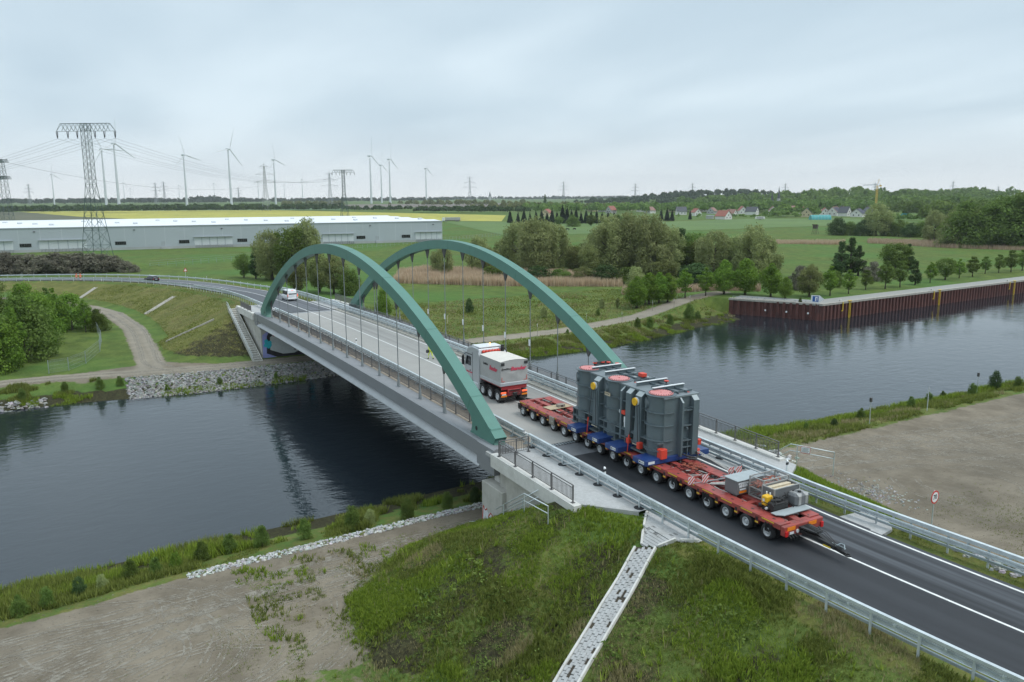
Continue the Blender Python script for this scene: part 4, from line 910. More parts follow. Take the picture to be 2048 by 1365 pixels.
# ---- blue load beams
for n,(xa,xb) in enumerate(((44.55,45.85),(47.05,48.45),(49.1,50.55),(52.05,53.45))):
    z=float(zroad((xa+xb)/2))+1.135
    L_=thing('load_beam','blue steel load beam with white plate, '+('foremost, beside the front end of the transformer','second from the front under the transformer','third from the front under the transformer','rearmost, sticking out on both sides')[n],'load beam',((xa+xb)/2,0.02,z),0,'blue load beams under the transformer')
    b=MB();w=(xb-xa)/2-.04;b.bbox(-w,w,-2.58,2.56,.0,.34,.02);b.build('beam','load_blue',L_)
    b=MB();b.box(-w+.02,w-.02,-2.3,2.3,.341,.352);b.build('top_plate','load_blue',L_)
    for sy,xx in((-1,.22),):
        b=MB();b.box(xx-.26,xx+.26,-2.592,-2.583,.08,.27);b.mi=1
        b.box(xx-.22,xx-.12,-2.595,-2.5925,.13,.22)
        pl_=b.build('name_plate',['white_steel','letter_black'],L_)
        lettering('Bender',.13,'letter_black',pl_,(xx+.06,-2.5945,.175),(math.pi/2,0,0),ext=.001)
    b=MB();b.box(w+.001,w+.008,-2.4,-1.9,.09,.26) if n==3 else b.box(-.1,.1,2.561,2.57,.1,.2);b.build('name_plate','white_steel',L_)
# ---- transformer
TZ=.93;TF=thing('power_transformer','huge slate grey power transformer tank with pink round lids riding on the red trailer','transformer',(48.4,-.1,TZ));TF.rotation_euler=(0,math.atan2(zA-zB,25.5)*.8,0)
def tf(mb,name,m='tank_grey',p=None,**k):return mb.build(name,m,p or TF,**k)
Lx0,Lx1=-4.75,4.85;Wy0,Wy1=-1.02,1.62;HT=3.98
b=MB();b.bbox(Lx0,Lx1,Wy0,Wy1,.12,HT-.1,.03);tf(b,'tank')
b=MB();b.box(Lx0-.08,Lx1+.08,Wy0-.08,Wy1+.08,HT-.099,HT);tf(b,'cover',['tank_top'])
b=MB();b.box(Lx0,Lx1+.02,-1.42,Wy1+.02,-.0,.11);tf(b,'base_plate')
b=MB();b.box(Lx0,Lx1,-1.38,Wy0-.001,.52,.60);b.box(Lx0,Lx1,-1.38,Wy0-.001,1.02,1.10)
for x in(-4.7,-4.25,-3.3,-2.75,-1.5,-.95,-.35,.3,1.4,3.0,4.0,4.6):b.box(x-.03,x+.03,-1.36,Wy0-.001,.111,1.019 if x<2 else .8)
tf(b,'base_frame',kind='stuff')
# end face ribs
b=MB()
for z in(.62,1.05,2.02,3.0):b.box(Lx1,Lx1+.28,.15,Wy1,z,z+.05)
for y in(.25,.75,1.2):b.box(Lx1,Lx1+.26,y-.025,y+.025,.11,1.05)
b.beam((Lx1+.1,.5,3.18),(Lx1+.36,.62,3.22),.05);b.beam((Lx1+.1,.8,3.18),(Lx1+.36,.92,3.22),.05);b.beam((Lx1+.1,.5,1.2),(Lx1+.36,.62,1.2),.05)
b.cyl((Lx1,.62,2.0),(Lx1+.34,.62,1.85),.07);tf(b,'end_ribs',kind='stuff')
def column(x,y,w,d,z0,z1,ax='Y'):
    """vertical stiffener with a sloping bright head"""
    b=MB()
    if ax=='Y':b.prism([(y,z0),(y-d,z0),(y-d,z1-.28),(y-.06,z1),(y,z1)][::-1],'X',x-w/2,x+w/2);b.mi=1;b.add([(x-w/2+.02,y-d-.002,z1-.277),(x+w/2-.02,y-d-.002,z1-.277),(x+w/2-.02,y-.06,z1+.003),(x-w/2+.02,y-.06,z1+.003)],[(0,1,2,3)])
    else:
        b.prism([(x,z0),(x+d,z0),(x+d,z1-.28),(x+.06,z1),(x,z1)],'Y',y-w/2,y+w/2);b.mi=1;b.add([(x+d+.002,y-w/2+.02,z1-.277),(x+d+.002,y+w/2-.02,z1-.277),(x+.06,y+w/2-.02,z1+.003),(x+.06,y-w/2+.02,z1+.003)],[(0,1,2,3)])
    tf(b,'column',['tank_grey','box_lid'])
column(-1.85,Wy0,.62,.38,.6,HT-.05);column(.95,Wy0,.16,.40,.35,HT-.12);column(2.0,Wy0,.5,.62,.6,HT-.05) if 0 else None
column(1.75,Wy0,.52,.42,.7,HT-.08);column(2.75,Wy0,.62,.38,.6,HT-.05)
column(Lx1,.18,.14,.36,.1,HT-.12,'X');column(Lx1,1.25,.46,.36,.1,HT-.06,'X')
for x in np.linspace(-4,4,6):
    b=MB();b.box(x-.14,x+.14,Wy1,Wy1+.4,.1,HT-.3);tf(b,'column')
# lashing horns with yellow sheaves and chains
for x in(-1.86,2.74):
    b=MB();b.prism([(x-.34,.55),(x+.34,.55),(x+.16,3.0),(x-.16,3.0)],'Y',-1.46,-1.345);b.box(x-.36,x+.36,-1.5,-1.3,.40,.52);b.mi=1;b.box(x-.34,x+.34,-1.52,-1.501,.44,.48);tf(b,'lashing_bracket',['tank_grey','timber'])
    b=MB();b.cyl((x-.22,-1.47,3.25),(x-.22,-1.56,3.25),.25,n=20);b.mi=1;b.cyl((x-.16,-1.40,3.27),(x-.16,-1.468,3.27),.27,n=18);tf(b,'sheave',['engine_yellow','white_steel'])
    b=MB()
    P=[(x-.3,-1.52,3.2),(x-.42,-1.62,1.6),(x-.52,-1.72,.3)];b.tube(P,.022,5);b.tube([(x-.02,-1.5,3.2),(x+.2,-1.56,1.6),(x+.32,-1.6,.5)],.022,5);tf(b,'chain','letter_black')
    b=MB();b.cyl((x-.48,-1.69,.95),(x-.54,-1.74,-.2),.03,n=6);b.cyl((x-.47,-1.68,1.0),(x-.50,-1.71,.7),.05,n=7);tf(b,'turnbuckle','signal_red')
for z in(1.14,2.10,2.92):
    for xa,xb in((-3.0,-2.2),(-1.5,-1.2),(.5,.85),(1.05,1.45),(2.05,2.4),(3.08,3.2)):
        b=MB();b.box(xa,xb,-1.34,Wy0,z,z+.045);tf(b,'side_rib')
for x,z0_,z1_ in((-2.6,.6,2.9),(.68,1.2,3.5),(3.1,.7,3.4)):
    b=MB();b.smooth=True;b.tube([(x,-1.03,z0_),(x,-1.12,z0_+.05),(x,-1.12,z1_),(x,-1.03,z1_+.05)],.03,6);tf(b,'pipe')
# three turrets
for i,(x,r) in enumerate(((-3.85,.80),(-.35,.80),(3.98,.84))):
    y=-.62
    b=MB();b.smooth=True;b.cyl((x,y,1.12),(x,y,HT+.06),r,n=36);b.cyl((x,y,.1),(x,y,1.11),r*.93,n=32);T_=tf(b,'turret')
    b=MB()
    for z in(3.98,2.92,2.10,1.14):
        b.lathe([(r-.01,z),(r+.13,z),(r+.13,z+.045),(r-.01,z+.045)],(x,y,0),36)
    b.lathe([(r*.93-.01,.46),(r+.12,.46),(r+.12,.51),(r*.93-.01,.51)],(x,y,0),32);tf(b,'flange',['tank_grey'],T_)
    b=MB();b.cyl((x,y,HT+.07),(x,y,HT+.11),r-.08,n=36);b.cyl((x,y,HT+.11),(x,y,HT+.16),.05,n=8);b.mi=1
    for k in range(28):a=2*math.pi*k/28;b.cyl((x+(r-.14)*math.cos(a),y+(r-.14)*math.sin(a),HT+.11),(x+(r-.14)*math.cos(a),y+(r-.14)*math.sin(a),HT+.15),.022,n=5)
    tf(b,'lid',['lid_pink','letter_black'],T_)
    a=math.radians(-118);c,s=math.cos(a),math.sin(a)
    b=MB();b.smooth=True;b.cyl((x+c*(r-.1),y+s*(r-.1),3.42),(x+c*(r+.10),y+s*(r+.10),3.42),.34,n=22);tf(b,'cover_disc',['tank_grey'],T_)
# builder's plate on the middle turret
b=MB();b.box(-.62,-.02,-1.60,-1.575,3.0,3.24);b.mi=1
for k in range(6):b.box(-.58+.09*k,-.53+.09*k,-1.603,-1.601,3.06,3.18)
b.box(-.64,0,-1.601,-1.599,3.22,3.245);tf(b,'maker_plate',['timber','letter_black'])
# papers, red case and lamp by the narrow column
b=MB();b.box(1.30,1.5,-1.405,-1.395,1.55,1.95);b.box(1.34,1.52,-1.41,-1.40,1.25,1.6);tf(b,'papers','white_steel')
b=MB();b.bbox(1.02,1.42,-1.42,-1.1,2.05,2.3,.02);tf(b,'red_case','signal_red')
b=MB();b.bbox(.78,.9,-1.42,-1.34,2.08,2.3,.02);tf(b,'lamp','white_steel')
# cover: beams, grid, fittings
for x in(-3.3,-1.75,1.7,3.35):
    b=MB();b.box(x-.03,x+.03,-.75,1.75,HT+.001,HT+.24);b.mi=1;b.box(x-.09,x+.09,-.78,1.78,HT+.241,HT+.275);tf(b,'cover_beam',['tank_grey','white_steel'])
for y in(.32,1.0):
    b=MB();b.box(Lx0+.3,Lx1-.3,y-.02,y+.02,HT+.002,HT+.14);tf(b,'cover_rib','tank_grey')
for x in(-2.5,-.9,.7,2.5,4.3):
    b=MB();b.box(x-.02,x+.02,-.2,1.6,HT+.003,HT+.13);tf(b,'cover_rib','tank_grey')
for x,y in((-2.6,.66),(-.2,.6),(.25,1.3),(2.55,.66),(2.5,1.35)):
    b=MB();b.cyl((x,y,HT+.001),(x,y,HT+.09),.2,n=16);b.mi=1
    for k in range(12):a=k*math.pi/6;b.cyl((x+.16*math.cos(a),y+.16*math.sin(a),HT+.09),(x+.16*math.cos(a),y+.16*math.sin(a),HT+.12),.018,n=4)
    tf(b,'manhole',['box_lid','steel_dark'])
b=MB();b.bbox(-.05,.42,.72,1.12,HT+.14,HT+.38,.02);tf(b,'red_box','signal_red')
for x,y in((-4.5,.3),(-4.45,.95),(-4.2,1.3),(2.2,1.3),(-3.6,1.62)):
    b=MB();b.cyl((x,y,HT),(x,y,HT+.22),.06,n=8);b.mi=1;b.cyl((x,y,HT+.2),(x,y,HT+.25),.16,n=10);tf(b,'valve',['steel_dark','signal_red'])
for x,y in((.9,-.2),(4.35,.4),(4.4,1.2)):
    b=MB();b.box(x-.12,x+.12,y-.05,y+.05,HT+.001,HT+.02);tf(b,'red_mark','signal_red')
b=MB();b.bbox(-4.6,-3.9,.4,1.5,HT+.001,HT+.1,.02);b.box(-4.5,-4.44,.2,1.5,HT+.1,HT+.3);tf(b,'valve_manifold','steel_dark')
# red transport fenders
for x,y,z,a in((4.9,-1.12,.12,.62),(3.15,-1.5,.30,.42),(5.02,1.72,.62,.36),(5.05,1.62,.02,.36),(1.9,-1.42,.3,.36)):
    b=MB();b.bbox(x-a*.35,x+a*.35,y-a*.4,y+a*.4,z,z+a,.03);tf(b,'fender','signal_red')
# slings and hoses behind the tank
q=MB();q.tube([(5.0,1.5,.3),(5.6,1.2,.1),(5.9,.7,.05),(5.6,.3,.1)],.06,6);q.tube([(5.1,.2,.3),(5.5,.4,.2),(5.7,.9,.08)],.05,6);tf(q,'hoses','hydraulic_black')
q=MB();q.tube([(5.0,1.65,.25),(8.4,1.35,-.02)],.03,6);q.tube([(5.0,1.5,.25),(8.4,1.25,-.02)],.03,6);tf(q,'lashing_strap','rope')
CH=MB()
rr_=random.Random(4)
for i in range(26):
    x,y=54.2+rr_.random()*1.2,-.5+rr_.random()*1.2;CH.lathe([(.05,-.025),(.09,-.025),(.09,.025),(.05,.025),(.05,-.025)],(x,y,float(zroad(54))+1.2+rr_.random()*.06),7)
for i in range(20):
    x,y=58.0-rr_.random()*.9,.9+rr_.random()*.25;CH.lathe([(.05,-.025),(.09,-.025),(.09,.025),(.05,.025),(.05,-.025)],(x,y,float(zroad(57))+1.17+rr_.random()*.05),7)
CH.build('lashing_chains','chain_rust',None,kind='stuff',label='rusty lashing chains lying in heaps on the red trailer deck',category='chain')
# ---- equipment on the tail of the trailer
zt=float(zroad(60.3))+1.135
E=thing('tool_box','dark grey steel toolbox with pale lid on the red trailer tail','box',(59.0,0,zt+.02))
b=MB();b.bbox(-.48,.5,-1.0,1.0,.08,.86,.015);b.box(-.4,.4,-.95,-.8,0,.08);b.box(-.4,.4,.8,.95,0,.08);b.build('body','box_grey',E)
b=MB();b.bbox(-.55,.56,-1.06,1.06,.861,.90,.01);b.build('lid','box_lid',E)
lettering('SPEDITION',.15,'white_steel',E,(.506,-.56,.70),(math.pi/2,0,math.pi/2),bold=.012)
lettering('BENDER',.17,'white_steel',E,(.506,-.56,.54),(math.pi/2,0,math.pi/2),bold=.012)
b=MB();b.box(.501,.506,-.82,-.35,.31,.40);b.build('plate','white_steel',E)
b=MB();b.box(.501,.507,-.85,-.3,.14,.27);b.build('marker_board','orange_panel',E)
E=thing('mesh_cage','steel mesh cage full of red lashing gear beside the grey toolbox','cage',(60.15,.75,zt))
b=MB()
X_,Y_,Z_=.5,.98,1.15
for x in(-X_,X_):
    for y in(-Y_,Y_):b.cbox(x,y,Z_/2,.06,.06,Z_)
    for z in(.06,.55,Z_):b.cbox(x,0,z,.055,2*Y_,.055)
for y in(-Y_,Y_):
    for z in(.06,.55,Z_):b.cbox(0,y,z,2*X_,.055,.055)
b.build('frame','mesh_steel',E)
b=MB()
for i in range(12):
    x=-X_+2*X_*i/12
    for y in(-Y_,Y_):b.cbox(x,y,Z_/2,.008,.008,Z_)
for i in range(22):
    y=-Y_+2*Y_*i/22
    for x in(-X_,X_):b.cbox(x,y,Z_/2,.008,.008,Z_)
for i in range(12):
    z=Z_*i/12
    for y in(-Y_,Y_):b.cbox(0,y,z,2*X_,.008,.008)
    for x in(-X_,X_):b.cbox(x,0,z,.008,2*Y_,.008)
b.build('wire_mesh','mesh_steel',E,kind='stuff')
b=MB();rr_=random.Random(9)
for i in range(60):
    x,y,z=rr_.uniform(-.4,.4),rr_.uniform(-.85,.85),.55+rr_.random()*.28;a=rr_.random()*6;b.tube([(x,y,z),(x+.15*math.cos(a),y+.15*math.sin(a),z+.05),(x+.3*math.cos(a+.5),y+.3*math.sin(a+.5),z)],.045,5)
b.build('lashing_gear','chain_rust',E,kind='stuff')
b=MB()
for i in range(40):
    x,y,z=rr_.uniform(-.4,.4),rr_.uniform(-.85,.85),.1+rr_.random()*.3;a=rr_.random()*6;b.tube([(x,y,z),(x+.2*math.cos(a),y+.2*math.sin(a),z+.1)],.04,5)
b.build('shackles','galv_dull',E,kind='stuff')
E=thing('timber_crate','grey steel crate filled with pale timber blocks behind the mesh cage','crate',(61.1,.62,zt))
b=MB();w=.42
for x0,x1,y0,y1 in((-w,w,-.95,-.91),(-w,w,.91,.95),(-w,-w+.04,-.91,.91),(w-.04,w,-.91,.91)):b.box(x0,x1,y0,y1,.06,.92)
b.box(-w+.05,w-.05,-.9,.9,.06,.1);b.build('body','box_grey',E)
b=MB()
for s in(-1,1):
    b.cbox(s*w,0,.945,.06,1.94,.05);b.cbox(0,s*.94,.945,2*w-.07,.06,.05)
    for u in(-1,1):b.cbox(s*w,u*.94,.5,.07,.07,.84)
b.build('frame','mesh_steel',E)
for i in range(5):b=MB();b.bbox(-.36+.145*i,-.24+.145*i,-.86+.05*(i%2),.86-.06*(i%3),.72+.03*(i%2),.86+.04*(i%3),.01);b.build('timber','timber',E)
E=thing('power_pack','diesel power pack with a yellow cover and black engine on the trailer tail','engine',(61.6,-.72,zt))
b=MB();b.bbox(-.32,.06,-.32,.16,.20,.72,.04);b.build('cover','engine_yellow',E);
b=MB();b.box(-.22,-.08,-.325,-.321,.42,.58);b.build('plate','white_steel',E)
b=MB();b.bbox(.065,.5,-.28,.9,.02,.46,.05);b.bbox(-.30,.05,-.26,.1,.0,.199,.03);b.cyl((.2,.1,.46),(.2,.1,.72),.07);b.cyl((.15,-.1,.5),(.45,.3,.56),.08);b.cyl((.3,.5,.46),(.3,.5,.6),.12,n=12);b.cyl((-.35,-.2,.12),(-.5,-.28,.12),.12,n=12)
rr_=random.Random(2)
for i in range(26):
    x,y,z=rr_.uniform(-.1,.6),rr_.uniform(-.35,1.),rr_.uniform(.1,.6);b.tube([(x,y,z),(x+rr_.uniform(-.2,.2),y+rr_.uniform(-.2,.2),z+.12),(x+rr_.uniform(-.3,.3),y+rr_.uniform(-.3,.3),z)],.022,4)
b.build('engine','hydraulic_black',E)
b=MB();b.cyl((-.05,.17,.5),(-.05,.2,.5),.13,n=12);b.cyl((-.3,.05,.72),(-.3,.05,.86),.04);b.cyl((-.1,.1,.72),(-.1,.1,.84),.04);b.cyl((.1,-.3,.12),(.1,-.4,.12),.07);b.build('fittings','white_steel',E)
b=MB();b.prism([(62.15,-1.22),(62.5,-1.22),(62.78,-.9),(62.78,1.15),(62.15,1.25)],'Z',zt+.03,zt+.07);o=b.build('cover_plate','box_lid');o['label']='thin grey steel tray lying across the trailer end under the engine';o['category']='tray'
E=thing('fuel_tank','grey ribbed fuel tank with black cap on the trailer tail','tank',(61.95,1.05,zt+.05))
b=MB();b.smooth=False;b.bbox(-.36,.36,-.55,.5,.0,.68,.12);b.build('body','box_grey',E)
for y in(-.28,.22):b=MB();b.bbox(-.372,.372,y-.03,y+.03,-.012,.692,.125);b.build('strap','mesh_steel',E)
b=MB();b.cyl((.05,.0,.69),(.05,.0,.76),.1,n=12);b.cyl((-.2,-.2,.69),(-.2,-.2,.74),.05,n=8);b.build('cap','letter_black',E)
# ---- ballast tractor (heads towards -x)
TK=thing('ballast_tractor','silver heavy haulage tractor with red chassis and grey tarpaulin ballast box','truck',(30.0,-.36,float(zroad(30))))
TK.rotation_euler=(0,math.atan2(zroad(28)-zroad(32),4),0)
tW,g=wheel_meshes(.53,.33,.30);rW=g.mesh('rim',['rim_white','hub_red'])
for x in(-3.0,-.33,1.05,2.4):
    for sd in(-1,1):
        wheel(TK,x,sd*1.12,.53,sd,tW,rW,.36 if x>-1 else 0)
        f=MB();R_=.62;pts=[(x+R_*math.cos(t),.56+R_*math.sin(t)) for t in np.linspace(.25,math.pi-.25,9)];pts2=[(x+(R_-.05)*math.cos(t),.56+(R_-.05)*math.sin(t)) for t in np.linspace(math.pi-.25,.25,9)]
        y=sorted((sd*.62,sd*1.31));f.prism((pts+pts2)[::-1],'Y',*y);f.build('mudguard','hydraulic_black',TK)
b=MB();b.box(-3.6,3.05,-.45,-.30,.75,1.08);b.box(-3.6,3.05,.30,.45,.75,1.08)
for x in(-2,-.5,.9,2.2,3.0):b.box(x-.08,x+.08,-.45,.45,.78,1.02)
b.bbox(2.92,3.12,-.66,.66,.62,1.2,.03);b.box(2.9,3.08,-1.2,1.2,1.2,1.42);b.build('chassis','truck_red',TK)
b=MB();b.bbox(3.121,3.3,-.22,.22,.66,.95,.04);b.cyl((3.3,0,.8),(3.5,0,.8),.08);b.box(3.1,3.16,-.5,.5,1.05,1.12);b.build('tow_coupling','hydraulic_black',TK)
b=MB()
for i in range(6):b.tube([(3.12,-.5+.2*i,.95),(3.4,-.48+.2*i,.75),(3.7,-.4+.16*i,.85)],.025,5)
b.build('air_lines','hydraulic_black',TK,kind='stuff')
b=MB();b.bbox(-.72,3.05,-1.3,1.3,1.43,1.50,.02);b.build('subframe','truck_red',TK)
b=MB();b.bbox(-.70,3.08,-1.325,1.325,1.505,1.80,.02);b.build('drop_side','cab_silver',TK)
# tarpaulin: pleated sides, slightly humped roof
def tarp():
    b=MB();b.smooth=True;nx_,nz=22,9;rg=random.Random(5)
    z0,z1=1.80,3.60;x0_,x1_=-.70,3.06
    def wave(u,v,ph):return .018*math.sin(9*u+ph)+.03*math.sin(5*(u+.8*v)+ph)*(1-v)*v*3+.012*math.sin(17*u-6*v)
    for sd in(-1,1):
        V=[]
        for i in range(nx_+1):
            for j in range(nz+1):
                u,v=i/nx_,j/nz;V.append((x0_+(x1_-x0_)*u,sd*(1.30+wave(u*3,v,1 if sd>0 else 2)*.5*math.sin(math.pi*u)),z0+(z1-z0)*v))
        F=[(i*(nz+1)+j,(i+1)*(nz+1)+j,(i+1)*(nz+1)+j+1,i*(nz+1)+j+1) for i in range(nx_) for j in range(nz)]
        b.add(V,F if sd<0 else [f[::-1] for f in F])
    for xe,sg in((x1_,1),(x0_,-1)):
        V=[]
        for i in range(nx_+1):
            for j in range(nz+1):
                u,v=i/nx_,j/nz
                fold=.05*math.exp(-((v-.75+.9*u)/.09)**2)+.04*math.exp(-((v-.15-.55*u)/.08)**2)+.03*math.exp(-((u-.62)/.05)**2)*(1-v)
                V.append((xe+sg*fold*math.sin(math.pi*u)*math.sin(math.pi*min(1,v*1.1))**.5 if 0<v<1 else xe,-1.30+2.6*u,z0+(z1+.13*math.sin(math.pi*u)-z0)*v))
        F=[(i*(nz+1)+j,(i+1)*(nz+1)+j,(i+1)*(nz+1)+j+1,i*(nz+1)+j+1) for i in range(nx_) for j in range(nz)]
        b.add(V,F if sg>0 else [f[::-1] for f in F])
    b.mi=1;V=[];n2=12
    for i in range(n2+1):
        for j in range(n2+1):
            u,v=i/n2,j/n2;V.append((x0_-.02+(x1_-x0_+.04)*u,-1.325+2.65*v,z1+.004+.13*math.sin(math.pi*v)-.015*math.sin(math.pi*3*u)*math.sin(math.pi*v)))
    b.add(V,[(i*(n2+1)+j,(i+1)*(n2+1)+j,(i+1)*(n2+1)+j+1,i*(n2+1)+j+1) for i in range(n2) for j in range(n2)])
    return b
BX=tarp().build('tarpaulin',['tarp','tarp_roof'],TK)
lettering('Bender',.50,'letter_red',BX,(3.122,.35,2.95),(math.pi/2,0,math.pi/2),bold=.02,shear=.25,scale=(1,.85,1))
lettering('Spedition',.26,'letter_black',BX,(3.12,-.78,2.98),(math.pi/2,0,math.pi/2),bold=.008,shear=.25,scale=(1,.8,1))
lettering('Bender',.52,'letter_red',BX,(1.75,-1.325,2.8),(math.pi/2,0,0),bold=.02,shear=.25,scale=(.9,1,1))
lettering('Spedition',.28,'letter_black',BX,(.35,-1.325,3.0),(math.pi/2,0,0),bold=.008,shear=.25,scale=(.8,1,1))
for y in(-1.12,1.10):b=MB();b.box(3.10,3.125,y-.16,y+.16,3.28,3.52);b.build('corner_patch','letter_black',BX)
for y,s in((-1.2,1),(1.2,-1)):b=MB();b.box(3.10,3.11,y-.02,y+.02,1.9,2.3);b.box(3.10,3.111,*sorted((y+s*.02,y+s*.28)),1.9,1.94);b.build('corner_mark','signal_red',BX)
# cab with sleeper and roof spoiler
b=MB();b.prism([(-3.95,.95),(-2.25,.95),(-2.25,.62),(-.98,.62),(-.98,3.55),(-1.2,3.98),(-2.4,4.02),(-3.3,3.82),(-3.85,3.0),(-4.02,2.1),(-4.05,.95)][::-1],'Y',-1.24,1.24);CB=b.build('cab','cab_silver',TK)
bv=CB.modifiers.new('soft','BEVEL');bv.width=.07;bv.segments=3;bv.limit_method='ANGLE'
for sd in(-1,1):
    y=sorted((sd*1.242,sd*1.256))
    b=MB();b.prism([(-3.72,2.22),(-2.62,2.22),(-2.62,3.05),(-3.45,3.05)][::-1],'Y',*y);b.build('side_window','glass_dark',CB)
    b=MB();b.box(-2.33,-2.30,y[0],y[1],.7,3.5);b.box(-3.9,-2.34,y[0],y[1],3.22,3.28);b.build('door_gap','letter_black',CB)
    b=MB();b.bbox(-2.86,-2.68,*sorted((sd*1.243,sd*1.262)),1.75,1.83,.01);b.build('door_handle','letter_black',CB)
    y=sorted((sd*1.20,sd*1.36));b=MB();b.prism([(-1.0,.66),(-.78,.66),(-.74,3.2),(-.95,3.7),(-1.0,3.7)][::-1],'Y',*y);b.build('side_fairing','cab_silver',CB)
    b=MB();y=sorted((sd*1.30,sd*1.56));b.bbox(-3.95,-3.78,*y,2.15,3.0,.06);b.beam((-3.86,sd*1.2,3.1),(-3.86,sd*1.45,3.05),.05);b.beam((-3.86,sd*1.2,2.1),(-3.86,sd*1.45,2.15),.05);b.build('mirror','letter_black',CB)
    b=MB();y=sorted((sd*.95,sd*1.28));b.bbox(-2.2,-1.0,*y,.38,.9,.06);b.build('side_tank','galvanised' if sd<0 else 'hydraulic_black',TK)
b=MB();b.add([(-3.875,-1.1,3.0),(-4.045,-1.1,2.1),(-4.045,1.1,2.1),(-3.875,1.1,3.0)],[(0,1,2,3)]);b.build('windscreen','glass_dark',CB)
lettering('Spedition Bender',.2,'letter_red',CB,(-3.05,-1.258,1.62),(math.pi/2,0,0),bold=.008,shear=.2)
b=MB();b.bbox(-2.5,-1.25,-1.1,1.1,4.02,4.12,.03);b.bbox(-3.1,-2.6,-.9,.9,3.95,4.03,.02);b.build('roof_deck','white_steel',CB)
b=MB();b.smooth=True
b=MB();b.smooth=True
for i in range(6):b.lathe([(.02,-.14),(.13,-.12),(.17,0),(.13,.12),(.02,.14)],(-.98,-.83+.3*i,3.72),12,'Y')
b.build('air_tank','signal_red',TK)
b=MB();b.smooth=True;b.cyl((-.95,1.05,3.55),(-.95,1.05,4.2),.15,n=12);b.tube([(-.9,.85,4.05),(-.55,1.0,4.05),(-.3,1.1,3.8),(-.25,1.1,3.2)],.04,6);b.build('exhaust','hydraulic_black',TK)
b=MB();b.bbox(-.97,-.75,-1.15,1.15,1.6,3.5,.05);b.build('cooler_housing','hydraulic_black',TK)
b=MB();b.smooth=True;b.cyl((-2.0,.35,4.12),(-2.0,.35,4.28),.075,.06,n=10);b.build('beacon','beacon_lit',CB)
for sd in(-1,1):
    b=MB();b.bbox(3.0,3.1,*sorted((sd*.78,sd*1.26)),.86,1.0,.02);b.build('tail_lamp','lamp_lit',TK)
    b=MB();b.box(3.05,3.10,*sorted((sd*.72,sd*1.26)),.58,.72);b.build('marker_board','orange_panel',TK)
    b=MB();b.bbox(2.86,3.04,*sorted((sd*.66,sd*1.3)),.3,.57,.02);b.build('mud_flap','hydraulic_black',TK)
b=MB();b.box(3.10,3.115,-1.2,-.8,.74,.84);b.build('number_plate','white_steel',TK)
# ---------------------------------------------------------------- cars
mat('car_white',(.74,.75,.76),.25,var=.02);mat('car_black',(.02,.021,.024),.25,var=.1);mat('car_roof_sheen',(.42,.44,.46),.25,.3,var=.04)
def car_body(name,label,cat,loc,rz,L_,W_,prof,glass,paint,roof=None,wr=.33,wx=(.9,3.6),lit=True,plate=True):
    """prof: list of (x,z,halfwidth) outline rings lengthwise; x from tail (0) to nose"""
    R=thing(name,label,cat,loc,rz)
    b=MB();b.smooth=True;V=[];m=0
    for x,zl,zs,zt_,hw,ht in prof:
        ring=[(x,-hw*.94,zl),(x,-hw,zl+.12),(x,-hw,zs-.05),(x,-hw*.97,zs),(x,-ht,zt_-.08),(x,-ht+.12,zt_),(x,ht-.12,zt_),(x,ht,zt_-.08),(x,hw*.97,zs),(x,hw,zs-.05),(x,hw,zl+.12),(x,hw*.94,zl)]
        m=len(ring);V+=ring
    F=[]
    for i in range(len(prof)-1):
        for k in range(m):j=(k+1)%m;F.append((i*m+k,i*m+j,(i+1)*m+j,(i+1)*m+k))
    F+=[tuple(range(m))[::-1],tuple(range(len(V)-m,len(V)))]
    b.add(V,F);o=b.build('body',paint,R)
    for name_,pts in glass:
        g=MB();g.add(pts,[tuple(range(len(pts)))]);g.build(name_,'glass_dark',o)
    t,g=wheel_meshes(wr,.22,wr*.62);rm=g.mesh('rim',['rim_white','hydraulic_black'])
    for x in wx:
        for sd in(-1,1):wheel(R,x,sd*(W_/2-.10),wr,sd,t,rm)
    return R,o
def place_fwd(px_pt,s):return road_ang(s)+math.pi
# white van, tail towards the viewer (local +x forward)
va=math.pi-.0
prof=[(0,.32,1.0,1.82,.93,.74),(.06,.30,1.02,1.93,.95,.78),(.5,.30,1.02,1.97,.955,.80),(2.2,.30,1.02,1.97,.955,.80),(3.1,.30,1.02,1.93,.95,.78),(3.75,.30,1.06,1.12,.94,.86),(4.55,.30,.96,1.02,.92,.80),(4.85,.38,.8,.86,.82,.6)]
gl=[('rear_window',[(-.012,-.66,1.16),(.028,-.70,1.80),(.028,.70,1.80),(-.012,.66,1.16)][::-1])]
for sd in(-1,1):
    e=lambda x,z,sd=sd:(x,sd*(.958-.17*(z-1.02)/.86+.012),z)
    for a,b_ in((.35,1.2),(1.35,2.3),(2.45,3.15)):
        q=[e(a,1.12),e(b_+(.28 if a>2 else 0),1.12),e(b_-(.05 if a>2 else 0),1.76),e(a,1.76)];gl.append(('side_window',q if sd<0 else q[::-1]))
VAN,VB=car_body('van','white people carrier van driving away past the far arch foot','van',(-50.3,1.85,float(zroad(-50))),road_ang(-50)+math.pi,4.9,1.9,prof,gl,'car_white',wr=.34,wx=(.95,3.9))
VAN.rotation_euler=(0,math.radians(-1.6)*-1,math.pi)
for sd in(-1,1):
    b=MB();y=sorted((sd*.80,sd*.93));b.box(-.016,.03,*y,.78,1.24);b.build('tail_lamp','lamp_lit',VB)
b=MB();b.box(-.018,-.006,-.26,.26,.92,1.03);b.build('number_plate','white_steel',VB)
b=MB();b.bbox(-.06,.1,-.92,.92,.34,.55,.03);b.build('bumper','car_white',VB)
b=MB();b.box(.0,.1,-.2,.2,1.84,1.9);b.build('brake_light','lamp_lit',VB)
